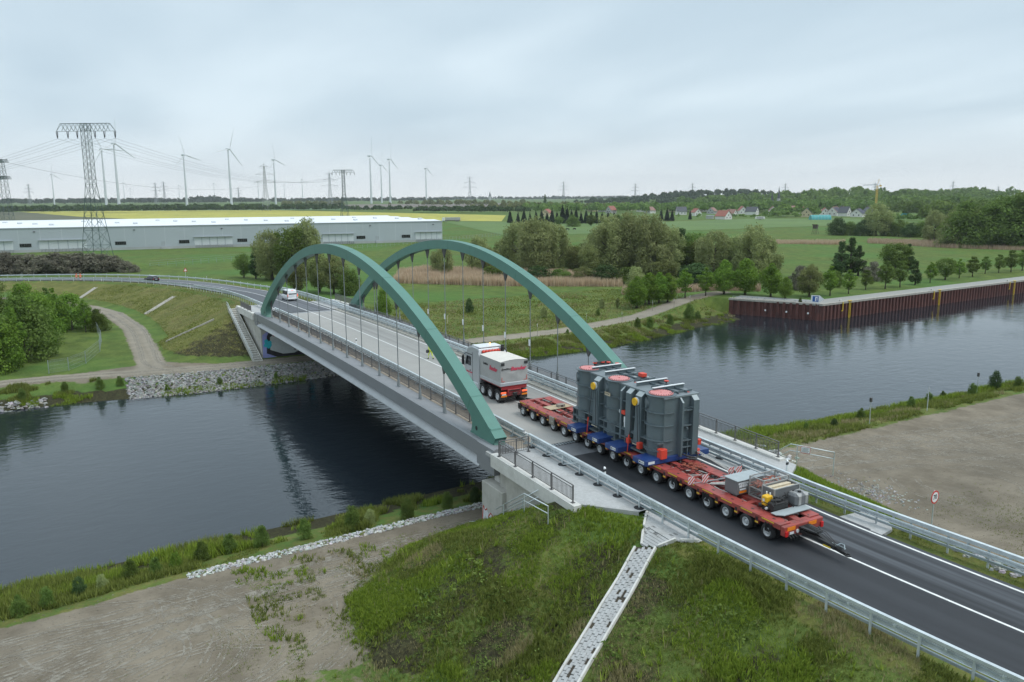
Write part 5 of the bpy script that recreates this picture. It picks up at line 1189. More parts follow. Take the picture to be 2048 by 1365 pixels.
# dark estate car on the bend
ca=road_ang(-137.)+math.pi
prof=[(0,.34,.86,1.05,.84,.72),(.08,.28,.9,1.22,.87,.62),(.55,.26,.9,1.42,.89,.58),(1.6,.26,.9,1.46,.89,.60),(2.6,.26,.9,1.40,.89,.58),(3.3,.26,.92,.96,.88,.74),(4.15,.28,.8,.84,.85,.7),(4.4,.36,.66,.70,.75,.5)]
gl=[('rear_window',[(-.0,-.62,.96),(.45,-.5,1.36),(.45,.5,1.36),(-.0,.62,.96)][::-1])]
for sd in(-1,1):
    e=lambda x,z,sd=sd:(x,sd*(.875-.30*(z-.9)/.5+.015),z)
    for a,b_ in((.6,1.5),(1.6,2.9)):
        q=[e(a,.95),e(b_,.95),e(b_-.2,1.34),e(a,1.34)];gl.append(('side_window',q if sd<0 else q[::-1]))
CPOS=(-140.6,-18.9)
CAR,CBD=car_body('car','black estate car on the far bend, sky reflection painted pale on its roof','car',(0,0,0),0,4.4,1.8,prof,gl,'car_black',wr=.32,wx=(.85,3.45))
p_=road_at(-127,-2.2);CAR.location=p_;CAR.rotation_euler=(0,0,road_ang(-127)+math.pi)
b=MB();b.bbox(.5,2.6,-.52,.52,1.455,1.49,.015);b.build('roof','car_roof_sheen',CBD)  # pale slab paints the sky reflected on the dark roof
for sd in(-1,1):b=MB();b.box(-.03,.04,*sorted((sd*.6,sd*.82)),.72,.86);b.build('tail_lamp','lamp_red',CBD)
b=MB();b.box(-.035,-.0,-.26,.26,.66,.77);b.build('number_plate','white_steel',CBD)
# ---------------------------------------------------------------- people
mat('skin',(.50,.30,.21),.6,var=.05);mat('hi_vis_yellow',(.62,.72,.06),.7,var=.08,scale=8);mat('hi_vis_orange',(.80,.13,.02),.7,var=.08,scale=8);mat('boots',(.03,.028,.026),.7);mat('reflective',(.70,.71,.70),.35,var=.04);mat('hair_dark',(.04,.03,.025),.7);mat('trouser_navy',(.03,.035,.06),.8,var=.1)
def person(label,loc,rz,jac,tro,stride=.32,hat=None,h=1.78,bend=.05,group=None):
    R=thing('person',label,'person',loc,rz,group);k=h/1.78
    J={'pel':(0,0,.95,.15),'spi':(.02,0,1.15,.145),'che':(.03+bend,0,1.36,.165),'nec':(.05+bend,0,1.50,.062),'hd0':(.08+bend,0,1.60,.088),'hd1':(.085+bend,0,1.70,.092),'hd2':(.08+bend,0,1.76,.05)}
    for s,sd in((1,'l'),(-1,'r')):
        f=stride*s;b=-f
        J.update({'hip'+sd:(0,s*.10,.90,.10),'kne'+sd:(f*.45+.05,s*.105,.50,.068),'ank'+sd:(f*.9-.02,s*.105,.09,.048),'hee'+sd:(f*.9-.04,s*.105,.045,.045),'toe'+sd:(f*.9+.16,s*.12,.035,.035),
          'sho'+sd:(.03+bend,s*.205,1.42,.075),'elb'+sd:(.0+bend+b*.25,s*.27,1.13,.052),'wri'+sd:(.10+bend+b*.45,s*.25,.90,.036),'pal'+sd:(.13+bend+b*.5,s*.245,.83,.036)})
    names=list(J);E_=[('pel','spi'),('spi','che'),('che','nec'),('nec','hd0'),('hd0','hd1'),('hd1','hd2')]
    for sd in'lr':E_+=[('pel','hip'+sd),('hip'+sd,'kne'+sd),('kne'+sd,'ank'+sd),('ank'+sd,'hee'+sd),('hee'+sd,'toe'+sd),('che','sho'+sd),('sho'+sd,'elb'+sd),('elb'+sd,'wri'+sd),('wri'+sd,'pal'+sd)]
    # fingers
    for sd,s in(('l',1),('r',-1)):
        p=J['pal'+sd]
        for i,(ln,dx) in enumerate(((.075,-.03),(.085,-.01),(.08,.01),(.06,.03))):
            a='f%s%d'%(sd,i);J[a+'a']=(p[0]+dx,p[1]-s*.005,p[2]-.045,.0095);J[a+'b']=(p[0]+dx+.012,p[1]-s*.015,p[2]-.045-ln,.0085);E_+=[('pal'+sd,a+'a'),(a+'a',a+'b')]
        a='t'+sd;J[a+'a']=(p[0]+.035,p[1]-s*.02,p[2]-.005,.011);J[a+'b']=(p[0]+.055,p[1]-s*.035,p[2]-.05,.0095);E_+=[('pal'+sd,a+'a'),(a+'a',a+'b')]
    names=list(J)
    me=bpy.data.meshes.new('body');me.from_pydata([tuple(c*k for c in J[n][:3]) for n in names],[(names.index(a),names.index(b)) for a,b in E_],[])
    o=bpy.data.objects.new('body',me);COL.objects.link(o)
    md=o.modifiers.new('skin','SKIN');md.use_smooth_shade=True
    for i,n in enumerate(names):
        sv=me.skin_vertices[0].data[i];sv.radius=(J[n][3]*k,J[n][3]*k);sv.use_root=(n=='pel')
    sb=o.modifiers.new('sub','SUBSURF');sb.levels=1;sb.render_levels=1
    dg=bpy.context.evaluated_depsgraph_get();m2=bpy.data.meshes.new_from_object(o.evaluated_get(dg));bpy.data.objects.remove(o)
    m2.name='body';m2.materials.clear()
    for q in(tro,jac,'skin','boots'):m2.materials.append(MATS[q])
    for f in m2.polygons:
        z=f.center.z/k;y=abs(f.center.y)/k
        f.material_index=3 if z<.14 else 2 if z>1.475 or (z<.90 and y>.19) else 1 if z>.93 else 0
        f.use_smooth=True
    B_=inst('body',m2,R)
    q=MB();q.smooth=True;hx=(.085+bend)*k
    if hat:
        q.lathe([(.155*k,1.715*k),(.125*k,1.72*k),(.12*k,1.78*k),(.07*k,1.83*k),(.001,1.845*k)],(hx,0,0),14);q.build('helmet',hat,R)
    else:
        q.lathe([(.102*k,1.66*k),(.107*k,1.72*k),(.08*k,1.79*k),(.001,1.815*k)],(hx-.015,0,0),12);q.build('hair','hair_dark',R)
    q=MB();q.cyl((hx+.088*k,0,1.66*k),(hx+.115*k,0,1.645*k),.017,.012,n=5);q.build('nose','skin',R)
    for s in(-1,1):
        q=MB();q.cyl((hx+.078*k,s*.034,1.685*k),(hx+.09*k,s*.034,1.685*k),.012,n=6);q.build('eye','boots',R)
        q=MB();q.bbox(hx-.015,hx+.015,s*.092*k-.01,s*.092*k+.01,1.64*k,1.70*k,.005);q.build('ear','skin',R)
    q=MB();q.box(hx+.085*k,hx+.091*k,-.022,.022,1.612*k,1.62*k);q.build('mouth','hub_red',R)
    for z,r in((1.05,.185),(1.2,.185)):
        q=MB();q.smooth=True;q.lathe([(r*k,(z-.03)*k),(r*k,(z+.03)*k)],(.02+bend*.4,0,0),14);o2=q.build('reflective_band','reflective',R);o2.scale=(.86,1.06,1)
    for s in(1,-1):
        q=MB();f=stride*s;x=f*.7+.02;q.smooth=True;q.cyl((x-.01,s*.105,.26*k),(x,s*.105,.33*k),.082,.084,n=10,caps=False);q.build('reflective_band','reflective',R)
    return R
HVP=(13.12, 0.64, 0.0)
HV=person('worker in yellow high visibility suit walking behind the silver truck, carrying a black bag','@HV@',0,'hi_vis_yellow','hi_vis_yellow',.30) if 0 else person('worker in a yellow high visibility suit walking on the bridge deck ahead of the truck',HVP,math.radians(200),'hi_vis_yellow','hi_vis_yellow',.30)
q=MB();q.bbox(-.10,.10,-.17,.17,0,.32,.04);q.tube([(0,-.1,.32),(0,-.06,.4),(0,.06,.4),(0,.1,.32)],.015,5);o=q.build('shoulder_bag','letter_black');o['label']='black bag carried at the hip by the worker in yellow';o['category']='bag';o.location=(HVP[0]+.05,HVP[1]-.36,HVP[2]+.72);o.rotation_euler=(0,0,.2)
p_=road_at(-163,-4.35);p2=road_at(-163.5,-3.1)
person('left of two workers in orange high visibility clothing and helmets on the far road edge',road_at(-157.4,-4.6,.0),math.radians(20),'hi_vis_orange','hi_vis_orange',.05,'hi_vis_orange')
person('right of two workers in orange high visibility clothing and helmets on the far road edge',road_at(-155.6,-4.8,.0),math.radians(160),'hi_vis_orange','hi_vis_orange',.06,'hi_vis_orange')

# ---------------------------------------------------------------- tree kit
leafmat('leaf_willow',(.20,.24,.09),(.38,.41,.185),.4,.22)
leafmat('leaf_green',(.085,.14,.032),(.185,.25,.068),.38,.28)
leafmat('leaf_bright',(.10,.19,.03),(.22,.33,.06),.35,.2)
leafmat('leaf_dark',(.045,.085,.032),(.105,.155,.06),.28,.25)
leafmat('leaf_olive',(.14,.17,.06),(.26,.275,.11),.38,.25)
leafmat('leaf_conifer',(.014,.026,.018),(.034,.05,.032),.1,.25)
leafmat('twig_brown',(.125,.118,.085),(.235,.22,.17),.15,.2)
leafmat('reed_tan',(.44,.32,.215),(.64,.50,.37),.3,.1)
leafmat('leaf_far',(.045,.075,.038),(.10,.14,.07),.2,.35)
leafmat('grass_blade',(.075,.105,.02),(.29,.32,.085),.35,0)
leafmat('grass_lush',(.105,.17,.02),(.32,.40,.065),.35,0)
leafmat('grass_dry',(.22,.20,.085),(.40,.35,.19),.3,0)
leafmat('weed_leaf',(.055,.10,.022),(.20,.26,.07),.3,0)
mat('bark',(.085,.07,.055),.9,var=.25,scale=4,bump=.3);mat('bark_pale',(.20,.18,.15),.9,var=.25,scale=4)
def leafquads(P,Nrm,size,elong,rng,droop=0.):
    """one bent leaf-clump quad per point"""
    n=len(P);a=rng.normal(size=(n,3));a-=Nrm*np.sum(a*Nrm,1,keepdims=True);a/=np.linalg.norm(a,axis=1,keepdims=True)+1e-9
    if droop:
        a=a*(1-droop)+np.array([0,0,-1.])*droop;a/=np.linalg.norm(a,axis=1,keepdims=True)+1e-9
    b=np.cross(Nrm,a);b/=np.linalg.norm(b,axis=1,keepdims=True)+1e-9
    s=size*rng.uniform(.6,1.35,(n,1));a=a*s*elong;b=b*s
    V=np.stack([P-a*.5,P+b*.42+Nrm*s*.06,P+a*.55,P-b*.42+Nrm*s*.06],1).reshape(-1,3)
    F=np.arange(4*n).reshape(n,4);return V,F
def crown(seed,lobes,n,size,elong=1.3,droop=0.,m='leaf_green',hollow=.5,gap=.3,name='crown',flat=0.):
    """lobes: (cx,cy,cz,rx,ry,rz); leaves lie on and under each lobe's skin, with gaps"""
    rng=np.random.default_rng(seed);L=np.array(lobes,float);w=(L[:,3]*L[:,4]+L[:,4]*L[:,5]+L[:,3]*L[:,5]);w/=w.sum()
    li=rng.choice(len(L),n,p=w);d=rng.normal(size=(n,3));d/=np.linalg.norm(d,axis=1,keepdims=True)
    rad=1-hollow*rng.random(n)**2.2;P=L[li,:3]+d*L[li,3:]*rad[:,None]*(1+.10*rng.normal(size=(n,1)))
    if gap:
        s=float(np.mean(L[:,3]))*.55
        q=np.sin(P[:,0]/s*2.1+seed)+np.sin(P[:,1]/s*2.3+1.7*seed)+np.sin(P[:,2]/s*1.9+.3*seed)+.6*np.sin(P[:,0]/s*5.1+P[:,2]/s*4.7)
        keep=q>np.quantile(q,gap*.8)-.9*rng.random(n);P=P[keep];d=d[keep];li=li[keep]
    n=len(P);N_=d*.75+rng.normal(size=(n,3))*.55+np.array([0,0,.25]);N_/=np.linalg.norm(N_,axis=1,keepdims=True)
    V,F=leafquads(P,N_,size,elong,rng,droop)
    lt=rng.random(len(L));tone=np.clip(.15+.5*lt[li]+.45*rng.random(n)-.05,0,1)
    return npmesh(name,V,F,m,tone)
def lobes_in(seed,h0,h1,R,prof,k,lr=(.3,.5),zs=1.):
    """k lobes filling an outline: prof(t) gives the crown radius share at height share t"""
    rng=np.random.default_rng(seed+99);out=[]
    for i in range(k):
        t=(i+.5)/k;t=min(.97,max(.03,t+rng.normal()*.05));r=R*prof(t);a=i*2.39996+rng.normal()*.4;l=rng.uniform(*lr)*R*max(.55,prof(t)**.5)
        q=max(0,r-l*.8)*rng.uniform(.55,1.);out.append((q*math.cos(a),q*math.sin(a),h0+(h1-h0)*t,l*rng.uniform(.85,1.2),l*rng.uniform(.85,1.2),l*zs*rng.uniform(.85,1.25)))
    return out
def trunk_mesh(seed,h,r,limbs,m='bark',spread=.5,h0=.25,lean=.03):
    rng=random.Random(seed);b=MB();b.smooth=True
    P=[(0,0,-.3)];x=y=0
    for i in range(1,6):x+=rng.gauss(0,lean*h/5);y+=rng.gauss(0,lean*h/5);P.append((x,y,h*i/5))
    b.tube(P,[r*1.25]+[r*(1-.16*i) for i in range(1,6)],7)
    for i in range(limbs):
        t=h0+(1-h0)*rng.random()*.85;k=t*5;a=rng.random()*6.28;j=min(4,int(k));f=k-j;q0=[P[j][c]*(1-f)+P[j+1][c]*f for c in range(3)]
        l=h*spread*(1.1-t)*rng.uniform(.7,1.1);q1=(q0[0]+l*.5*math.cos(a),q0[1]+l*.5*math.sin(a),q0[2]+l*.42);q2=(q0[0]+l*.95*math.cos(a+.2),q0[1]+l*.95*math.sin(a+.2),q0[2]+l*.95)
        b.tube([q0,q1,q2],[r*.5*(1-t*.5),r*.32,r*.1],5)
    return b.mesh('trunk',[m])
egg=lambda t:(math.sin(math.pi*min(1,max(0,t*.93+.05))**.75))**.8
ball=lambda t:math.sqrt(max(.05,1-(2*t-1)**2))
cone=lambda t:max(.10,(1-t)**.75)*(1 if t>.12 else .6+3*t)
dome=lambda t:math.sqrt(max(.04,1-(t*.97)**2))
KIT={}
def kit(kind,variants):KIT[kind]=variants
# every kind is modelled 10 m high; (trunk mesh, crown mesh)
def v_willow(s):return (trunk_mesh(s,7.,.26,9,spread=.55,h0=.12),crown(s,lobes_in(s,1.0,9.3,3.3,lambda t:(.62+.45*math.sin(math.pi*t**.8))*(1 if t<.7 else 1.-.9*(t-.7)),34,(.20,.36),1.7),13000,.17,2.2,.5,'leaf_willow',.6,.3))
def v_round(s,m='leaf_green',n=9000):return (trunk_mesh(s,6.,.24,8),crown(s,lobes_in(s,1.6,9.2,3.6,ball,26,(.28,.46)),n,.22,1.35,0,m,.6,.32))
def v_bush(s,m='leaf_green',n=8000):return (trunk_mesh(s,4.,.2,7,h0=.05),crown(s,lobes_in(s,.7,8.6,5.2,dome,26,(.26,.42)),n,.30,1.4,0,m,.55,.26))
def v_column(s):return (trunk_mesh(s,6,.22,4),crown(s,lobes_in(s,1.35,9.3,2.75,egg,34,(.34,.5)),11000,.19,1.3,0,'leaf_bright',.4,.08))
def v_young(s,m='leaf_bright'):return (trunk_mesh(s,7,.15,10,spread=.42,h0=.2),crown(s,lobes_in(s,2.2,9.4,2.4,egg,22,(.26,.42)),5200,.21,1.4,0,m,.75,.42))
def v_alder(s):return (trunk_mesh(s,9,.2,12,spread=.36,h0=.15),crown(s,lobes_in(s,1.2,9.6,2.6,cone,30,(.24,.38)),7500,.20,1.4,0,'leaf_dark',.7,.4))
def v_conifer(s):
    L=[];rng=random.Random(s)
    for i in range(16):
        t=i/16;R=2.0*(1-t)+.15
        for k in range(5 if t<.8 else 2):a=k*1.257+i*.7;L.append((R*.55*math.cos(a),R*.55*math.sin(a),.8+9.*t,R*.5,R*.5,.42))
    return (trunk_mesh(s,9,.18,0),crown(s,L,2400,.34,1.6,.3,'leaf_conifer',.5,.1))
def v_scrub(s):return (trunk_mesh(s,5,.14,16,spread=.6,h0=.02),crown(s,lobes_in(s,.6,9.,5.4,dome,24,(.26,.4)),6000,.26,3.2,0,'twig_brown',.8,.3))
def v_poplar(s):return (trunk_mesh(s,8,.16,4),crown(s,lobes_in(s,.6,9.7,1.05,egg,20,(.5,.8),1.6),1500,.34,1.5,0,'leaf_dark',.5,.1))
kit('willow',[v_willow(s) for s in(1,2,3)]);kit('round',[v_round(s) for s in(11,12)]);kit('olive',[v_round(s,'leaf_olive') for s in(13,14)])
kit('bush',[v_bush(s) for s in(21,22)]);kit('darkbush',[v_bush(s,'leaf_dark') for s in(23,24)]);kit('brightbush',[v_bush(s,'leaf_bright') for s in(25,)])
kit('column',[v_column(s) for s in(31,32)]);kit('young',[v_young(s) for s in(41,42)]);kit('alder',[v_alder(s) for s in(51,52)]);kit('conifer',[v_conifer(61)])
kit('scrub',[v_scrub(s) for s in(71,72)]);kit('poplar',[v_poplar(81)]);kit('youngdark',[v_young(43,'leaf_green')]);kit('palebush',[v_bush(26,'leaf_willow')])
ORD=['first','second','third','fourth','fifth','sixth','seventh','eighth','ninth','tenth','eleventh','twelfth','thirteenth','fourteenth','fifteenth','sixteenth','seventeenth','eighteenth','nineteenth','twentieth']
def ordn(i):
    n=i+1
    return ORD[i] if n<=20 else {3:'thirtieth',4:'fortieth'}[n//10] if n%10==0 else {2:'twenty-',3:'thirty-',4:'forty-'}[n//10]+ORD[n%10-1]
_tr=random.Random(77)
def plant(kind,p,h,label,cat='tree',name=None,group=None,wide=1.,simple=False):
    tm,cm=KIT[kind][_tr.randrange(len(KIT[kind]))];k=h/10.
    R=thing(name or {'willow':'willow_tree','round':'leafy_tree','olive':'leafy_tree','bush':'bush','darkbush':'bush','brightbush':'bush','palebush':'bush','column':'hornbeam_tree','young':'young_tree','youngdark':'young_tree','alder':'alder_tree','conifer':'conifer_tree','scrub':'bare_bush','poplar':'poplar_tree'}[kind],label,cat,p[:3],_tr.random()*6.28,group)
    R.scale=(k*wide*_tr.uniform(.92,1.08),k*wide*_tr.uniform(.92,1.08),k)
    inst('trunk',tm,R);inst('crown',cm,R);return R
def row(kinds,spots,what,where,cat='tree',group=None,wide=1.):
    """spots left to right, each (x,y,z,height[,kind]); labels count from the left"""
    n=len(spots)
    for i,s in enumerate(spots):
        k=s[4] if len(s)>4 else kinds[i%len(kinds)]
        pos='leftmost' if i==0 else 'rightmost' if i==n-1 else ordn(i)+' from the left'
        plant(k,s,s[3],f'{what}, {pos} {where}',cat,group=group,wide=wide if len(s)<6 else s[5])
# willows behind the reed bed
row(['willow'],[(-134.66, 81.31, -6.5, 11.4),(-125.15, 81.11, -6.5, 8.4),(-135.23, 96.58, -6.5, 16.0),(-121.12, 93.48, -6.5, 17.3),(-122.21, 100.91, -6.5, 15.7),(-114.35, 104.15, -6.5, 8.5)+('olive',),(-106.89, 104.21, -6.5, 9.3)+('olive',),(-121.75, 117.83, -6.5, 12.6),(-109.02, 112.57, -6.5, 17.2),(-105.51, 118.12, -6.5, 18.1),(-99.63, 121.54, -6.5, 17.6),(-99.28, 128.04, -6.5, 13.8),(-104.67, 138.1, -6.5, 13.5)+('alder',),(-105.38, 143.53, -6.5, 12.6)+('round',),(-87.12, 135.58, -6.5, 13.7),(-83.99, 140.55, -6.5, 11.9),(-77.02, 140.55, -6.5, 14.8),(-79.13, 148.22, -6.5, 11.6)],'olive green tree','in the grove behind the reeds',group='trees of the grove behind the reed bed',wide=1.3)
row(['bush','olive','darkbush'],[(-109.53, 72.86, -6.5, 4.5),(-102.65, 76.31, -6.5, 3.9),(-98.21, 80.95, -6.5, 5.0),(-94.92, 86.23, -6.5, 4.1),(-90.59, 90.78, -6.5, 4.7),(-87.33, 95.99, -6.5, 5.5),(-83.07, 100.42, -6.5, 4.9),(-79.66, 110.64, -6.5, 6.6),(-75.38, 117.59, -6.5, 5.8)],'low green bush','under the willow grove','bush',group='bushes under the grove',wide=2.1)
plant('palebush',(-68.9, 92.26, -6.5, 6.3),6.5,'pale grey green bush at the right end of the reed bed','bush')
plant('willow',(-126.23, 65.04, -6.5, 9.2),(-126.23, 65.04, -6.5, 9.2)[3],'small olive willow standing alone in the reed bed under the right arch','tree',wide=1.25)
row(['olive','round','willow','alder'],[(-144.37, 96.01, -6.5, 10.1),(-143.93, 103.92, -6.5, 12.2),(-144.29, 110.7, -6.5, 14.5)+('willow',),(-136.95, 114.75, -6.5, 10.2),(-126.52, 110.32, -6.5, 8.4)+('round',),(-130.43, 117.87, -6.5, 8.3)+('olive',),(-127.18, 130.09, -6.5, 14.5)+('willow',),(-123.03, 136.59, -6.5, 15.2)+('willow',),(-119.76, 141.63, -6.5, 14.1)+('willow',),(-114.17, 143.36, -6.5, 12.3)+('willow',),(-98.71, 134.93, -6.5, 10.2)+('round',),(-96.41, 138.54, -6.5, 10.8)+('olive',),(-94.94, 140.87, -6.5, 9.0)+('round',),(-93.72, 145.93, -6.5, 10.6)+('willow',),(-87.08, 147.31, -6.5, 10.7)+('willow',),(-82.26, 149.02, -6.5, 9.6)+('olive',)],'leafy tree','in the back of the grove behind the reeds',group='back row of the grove behind the reed bed',wide=1.35)
# grove left of the near arch
row(['alder','round','willow'],[(-156.75, 13.69, -6.5, 7.8)+('round',),(-151.75, 16.15, -6.5, 10.0)+('alder',),(-146.15, 19.68, -6.5, 14.6)+('willow',),(-140.17, 23.99, -6.5, 16.1)+('round',),(-140.88, 28.07, -6.5, 17.2)+('willow',),(-108.02, 22.84, -6.5, 9.8)+('olive',),(-103.04, 24.94, -6.5, 9.9)+('olive',),(-105.74, 16.71, -6.5, 8.6)+('olive',),(-98.96, 27.71, -6.5, 6.8)+('bush',)],'leafy tree','in the clump framed by the near arch',group='trees of the clump behind the far arch foot',wide=1.15)
plant('brightbush',(-56.19, 20.72, -6.5, 7.0),(-56.19, 20.72, -6.5, 6.6)[3],'bright yellow green bush right beside the far foot of the right arch','bush',wide=.55)
plant('darkbush',(-56.05, 39.23, -6.5, 3.1),(-56.05, 39.23, -6.5, 3.3)[3],'small dark bush standing in the rough grass seen through the right arch','bush',wide=.62)
row(['young','palebush'],[(-42.25, 48.77, -6.5, 2.4)+('palebush',),(-46.66, 65.88, -6.39, 2.3)+('palebush',),(-38.92, 59.37, -6.5, 1.6)+('bush',),(-43.89, 67.88, -6.3, 2.3)+('olive',)],'small shrub','along the rough grass above the path','bush',group='shrubs in the rough grass',wide=.7)
# hornbeams and young trees along the quay path
row(['column'],[(-41.48, 71.01, -6.14, 6.9),(-43.48, 74.84, -5.9, 6.4)+('young',),(-43.31, 75.79, -5.84, 7.1),(-42.61, 77.93, -5.69, 6.9),(-42.13, 79.87, -5.56, 6.5),(-43.68, 86.12, -5.15, 6.8)+('young',),(-42.57, 91.07, -4.92, 6.5)+('young',),(-41.78, 95.83, -4.8, 8.1),(-38.64, 99.09, -4.8, 8.5),(-33.16, 101.16, -4.8, 7.6),(-29.12, 101.17, -4.8, 4.9),(-28.82, 108.22, -4.8, 6.8)+('olive',),(-27.65, 113.51, -4.8, 6.8)+('young',),(-27.95, 119.98, -4.8, 5.6)+('young',),(-31.01, 129.78, -4.8, 5.1)+('youngdark',),(-29.96, 135.36, -4.8, 7.1)+('youngdark',),(-30.1, 141.09, -4.8, 6.9)+('youngdark',),(-31.62, 149.01, -4.8, 5.9)+('alder',),(-32.51, 156.29, -4.8, 5.5)+('young',),(-34.89, 166.16, -4.8, 6.0)+('round',),(-35.27, 172.8, -4.8, 5.3)+('young',),(-35.75, 179.57, -4.8, 5.9)+('youngdark',),(-38.79, 190.44, -4.8, 5.3)+('youngdark',),(-38.5, 196.42, -4.8, 5.6)+('youngdark',),(-37.5, 200.79, -4.8, 6.8)+('youngdark',),(-38.43, 208.0, -4.8, 6.6)+('youngdark',)],'path side tree','along the quay path',group='trees along the quay path',wide=1.42)
row(['scrub','palebush'],[(-38.95, 117.0, -4.8, 5.9)+('scrub',),(-43.37, 125.9, -4.8, 5.4)+('olive',),(-38.16, 128.11, -4.8, 4.3)+('bush',),(-43.07, 148.42, -4.8, 5.2)+('scrub',)],'grey brown bush','behind the quay path trees','bush',group='bare bushes behind the quay path')
row(['alder'],[(-67.5, 166.67, -6.5, 10.3),(-65.96, 169.12, -6.5, 11.5),(-64.74, 171.09, -6.5, 9.1),(-65.94, 189.78, -6.5, 9.5)+('round',),(-63.91, 192.91, -6.5, 8.9)+('alder',)],'dark alder','in the meadow behind the quay',group='alders in the meadow',wide=1.5)
row(['bush'],[(-22.92, 98.73, -4.8, 0.0)[:3]+(1.2,),(-24.29, 42.55, -6.5, 0.9),(-25.58, 58.85, -6.9, 2.0),(-25.49, 61.71, -7.13, 2.2),(-27.21, 67.98, -7.23, 2.1),(-29.32, 74.63, -7.26, 3.4),(-29.12, 76.68, -7.39, 2.0)],'low bank bush','on the canal bank before the sheet pile wall','bush',group='bushes on the far canal bank',wide=.8)
# right hand grove and woods behind the meadow
row(['darkbush','bush'],[(-229.43, 366.52, -6.5, 11.2),(-225.29, 372.28, -6.5, 8.8),(-216.91, 373.76, -6.5, 9.9),(-213.02, 379.18, -6.5, 19.1)+('willow',),(-209.34, 384.42, -6.5, 9.3),(-202.24, 384.34, -6.5, 10.3),(-191.81, 379.6, -6.5, 8.4),(-187.97, 385.03, -6.5, 9.5),(-155.51, 345.85, -6.5, 15.4)+('willow',)],'dark bushy tree','in the hedge behind the meadow',group='hedge behind the meadow',wide=1.35)
row(['round','olive','bush'],[(-130.86, 318.17, -6.5, 10.9)+('palebush',),(-137.56, 335.27, -6.5, 17.0)+('olive',),(-126.59, 324.48, -6.5, 21.6),(-126.87, 330.68, -6.5, 17.9)+('olive',),(-122.72, 330.28, -6.5, 14.1)+('bush',),(-116.8, 326.33, -6.5, 20.5),(-118.72, 336.2, -6.5, 23.8),(-114.7, 335.75, -6.5, 14.8)+('bush',),(-110.65, 335.49, -6.5, 24.4),(-108.53, 338.66, -6.5, 26.1),(-105.93, 342.49, -6.5, 24.3),(-99.44, 339.97, -6.5, 23.9)],'tall green tree','in the wood at the right edge',group='trees of the wood at the right edge',wide=1.15)
# bank on the left: bushy trees beside the fenced plot
row(['bush','brightbush'],[(-41.35, -43.72, -6.5, 10.5),(-39.16, -41.34, -6.5, 7.3),(-41.13, -40.12, -6.5, 9.2)+('young',),(-46.58, -38.94, -6.5, 10.4)+('bush',),(-59.82, -37.37, -6.5, 9.0)+('brightbush',),(-72.74, -35.12, -6.5, 8.3)+('young',),(-74.33, -32.5, -6.5, 7.3)+('brightbush',),(-69.89, -30.43, -6.5, 6.3)+('young',),(-70.65, -28.49, -6.5, 4.3)+('bush',),(-93.07, -40.36, -6.5, 7.9)+('brightbush',),(-89.26, -46.13, -6.5, 10.5)+('round',),(-98.76, -36.73, -6.5, 6.2)+('youngdark',)],'bushy green tree','of the thicket on the left bank',group='thicket on the left bank',wide=1.0)
# grey scrub on the mound
row(['scrub'],[(-205.6, -52.01, -5.41, 6.2),(-204.48, -48.78, -5.48, 6.6),(-203.26, -45.54, -5.7, 6.0),(-202.52, -42.3, -5.81, 6.3),(-201.84, -38.75, -5.95, 6.0),(-201.35, -35.46, -6.06, 6.7),(-200.85, -32.13, -6.2, 6.4),(-200.86, -28.75, -6.22, 6.7),(-200.37, -25.35, -6.35, 6.5),(-199.7, -22.21, -6.45, 6.2),(-199.75, -18.71, -6.47, 5.5),(-196.11, -15.7, -6.5, 3.9),(-194.52, -13.17, -6.5, 2.6)],'leafless grey brown bush','on the mound below the warehouse','bush',group='bare scrub on the mound',wide=1.5)
# conifers and round trees in front of the village
cs=[]
_c=random.Random(12)
row(['conifer'],[(-536.74, 316.31, -6.5, 12.5),(-532.3, 321.99, -6.5, 10.7),(-528.95, 326.22, -6.5, 13.3),(-514.39, 323.83, -6.5, 10.5),(-511.14, 327.98, -6.5, 12.2),(-508.16, 331.77, -6.5, 13.0),(-505.23, 335.57, -6.5, 11.3),(-502.51, 338.99, -6.5, 13.9),(-499.84, 342.43, -6.5, 11.7),(-496.92, 346.22, -6.5, 17.3),(-494.52, 349.29, -6.5, 15.6),(-492.11, 352.36, -6.5, 13.0),(-489.75, 355.45, -6.5, 14.7),(-487.06, 358.82, -6.5, 11.2),(-484.41, 362.22, -6.5, 13.4),(-481.77, 365.61, -6.5, 12.1),(-478.88, 369.34, -6.5, 12.9),(-486.41, 380.52, -6.5, 10.5),(-483.19, 384.63, -6.5, 11.4),(-490.63, 396.59, -6.5, 10.7),(-497.87, 456.04, -6.5, 12.1),(-494.44, 460.34, -6.5, 13.1),(-491.54, 463.88, -6.5, 11.2),(-516.78, 508.23, -6.5, 9.9)],'dark conifer','in the row before the village',group='conifers before the village')
row(['round','bush'],[(-449.56, 312.37, -6.5, 8.7),(-434.35, 315.14, -6.5, 10.1),(-434.24, 332.57, -6.5, 9.5),(-448.45, 369.04, -6.5, 9.1),(-451.09, 385.04, -6.5, 7.6)],'round green tree','at the cattle pasture',group='round trees by the cattle pasture',wide=1.3)

# ---------------------------------------------------------------- warehouse
mat('cladding',(.40,.44,.47),.45,.1,var=.03,scale=.05);mat('cladding_pale',(.56,.59,.61),.5,var=.03);mat('roof_white',(.72,.73,.74),.6,var=.05,scale=.05,dirt=(.55,.55,.56),dscale=.02,damt=.4);mat('plinth',(.38,.39,.39),.8,var=.08,scale=.2)
mat('dock_grey',(.34,.37,.39),.55,var=.06,scale=.3)
wa=math.atan2(-202.8,-24.05)
WH=thing('warehouse','long pale grey warehouse with white roof and dark ribbon windows','building',(-304.35,145.4,-6.5),wa)
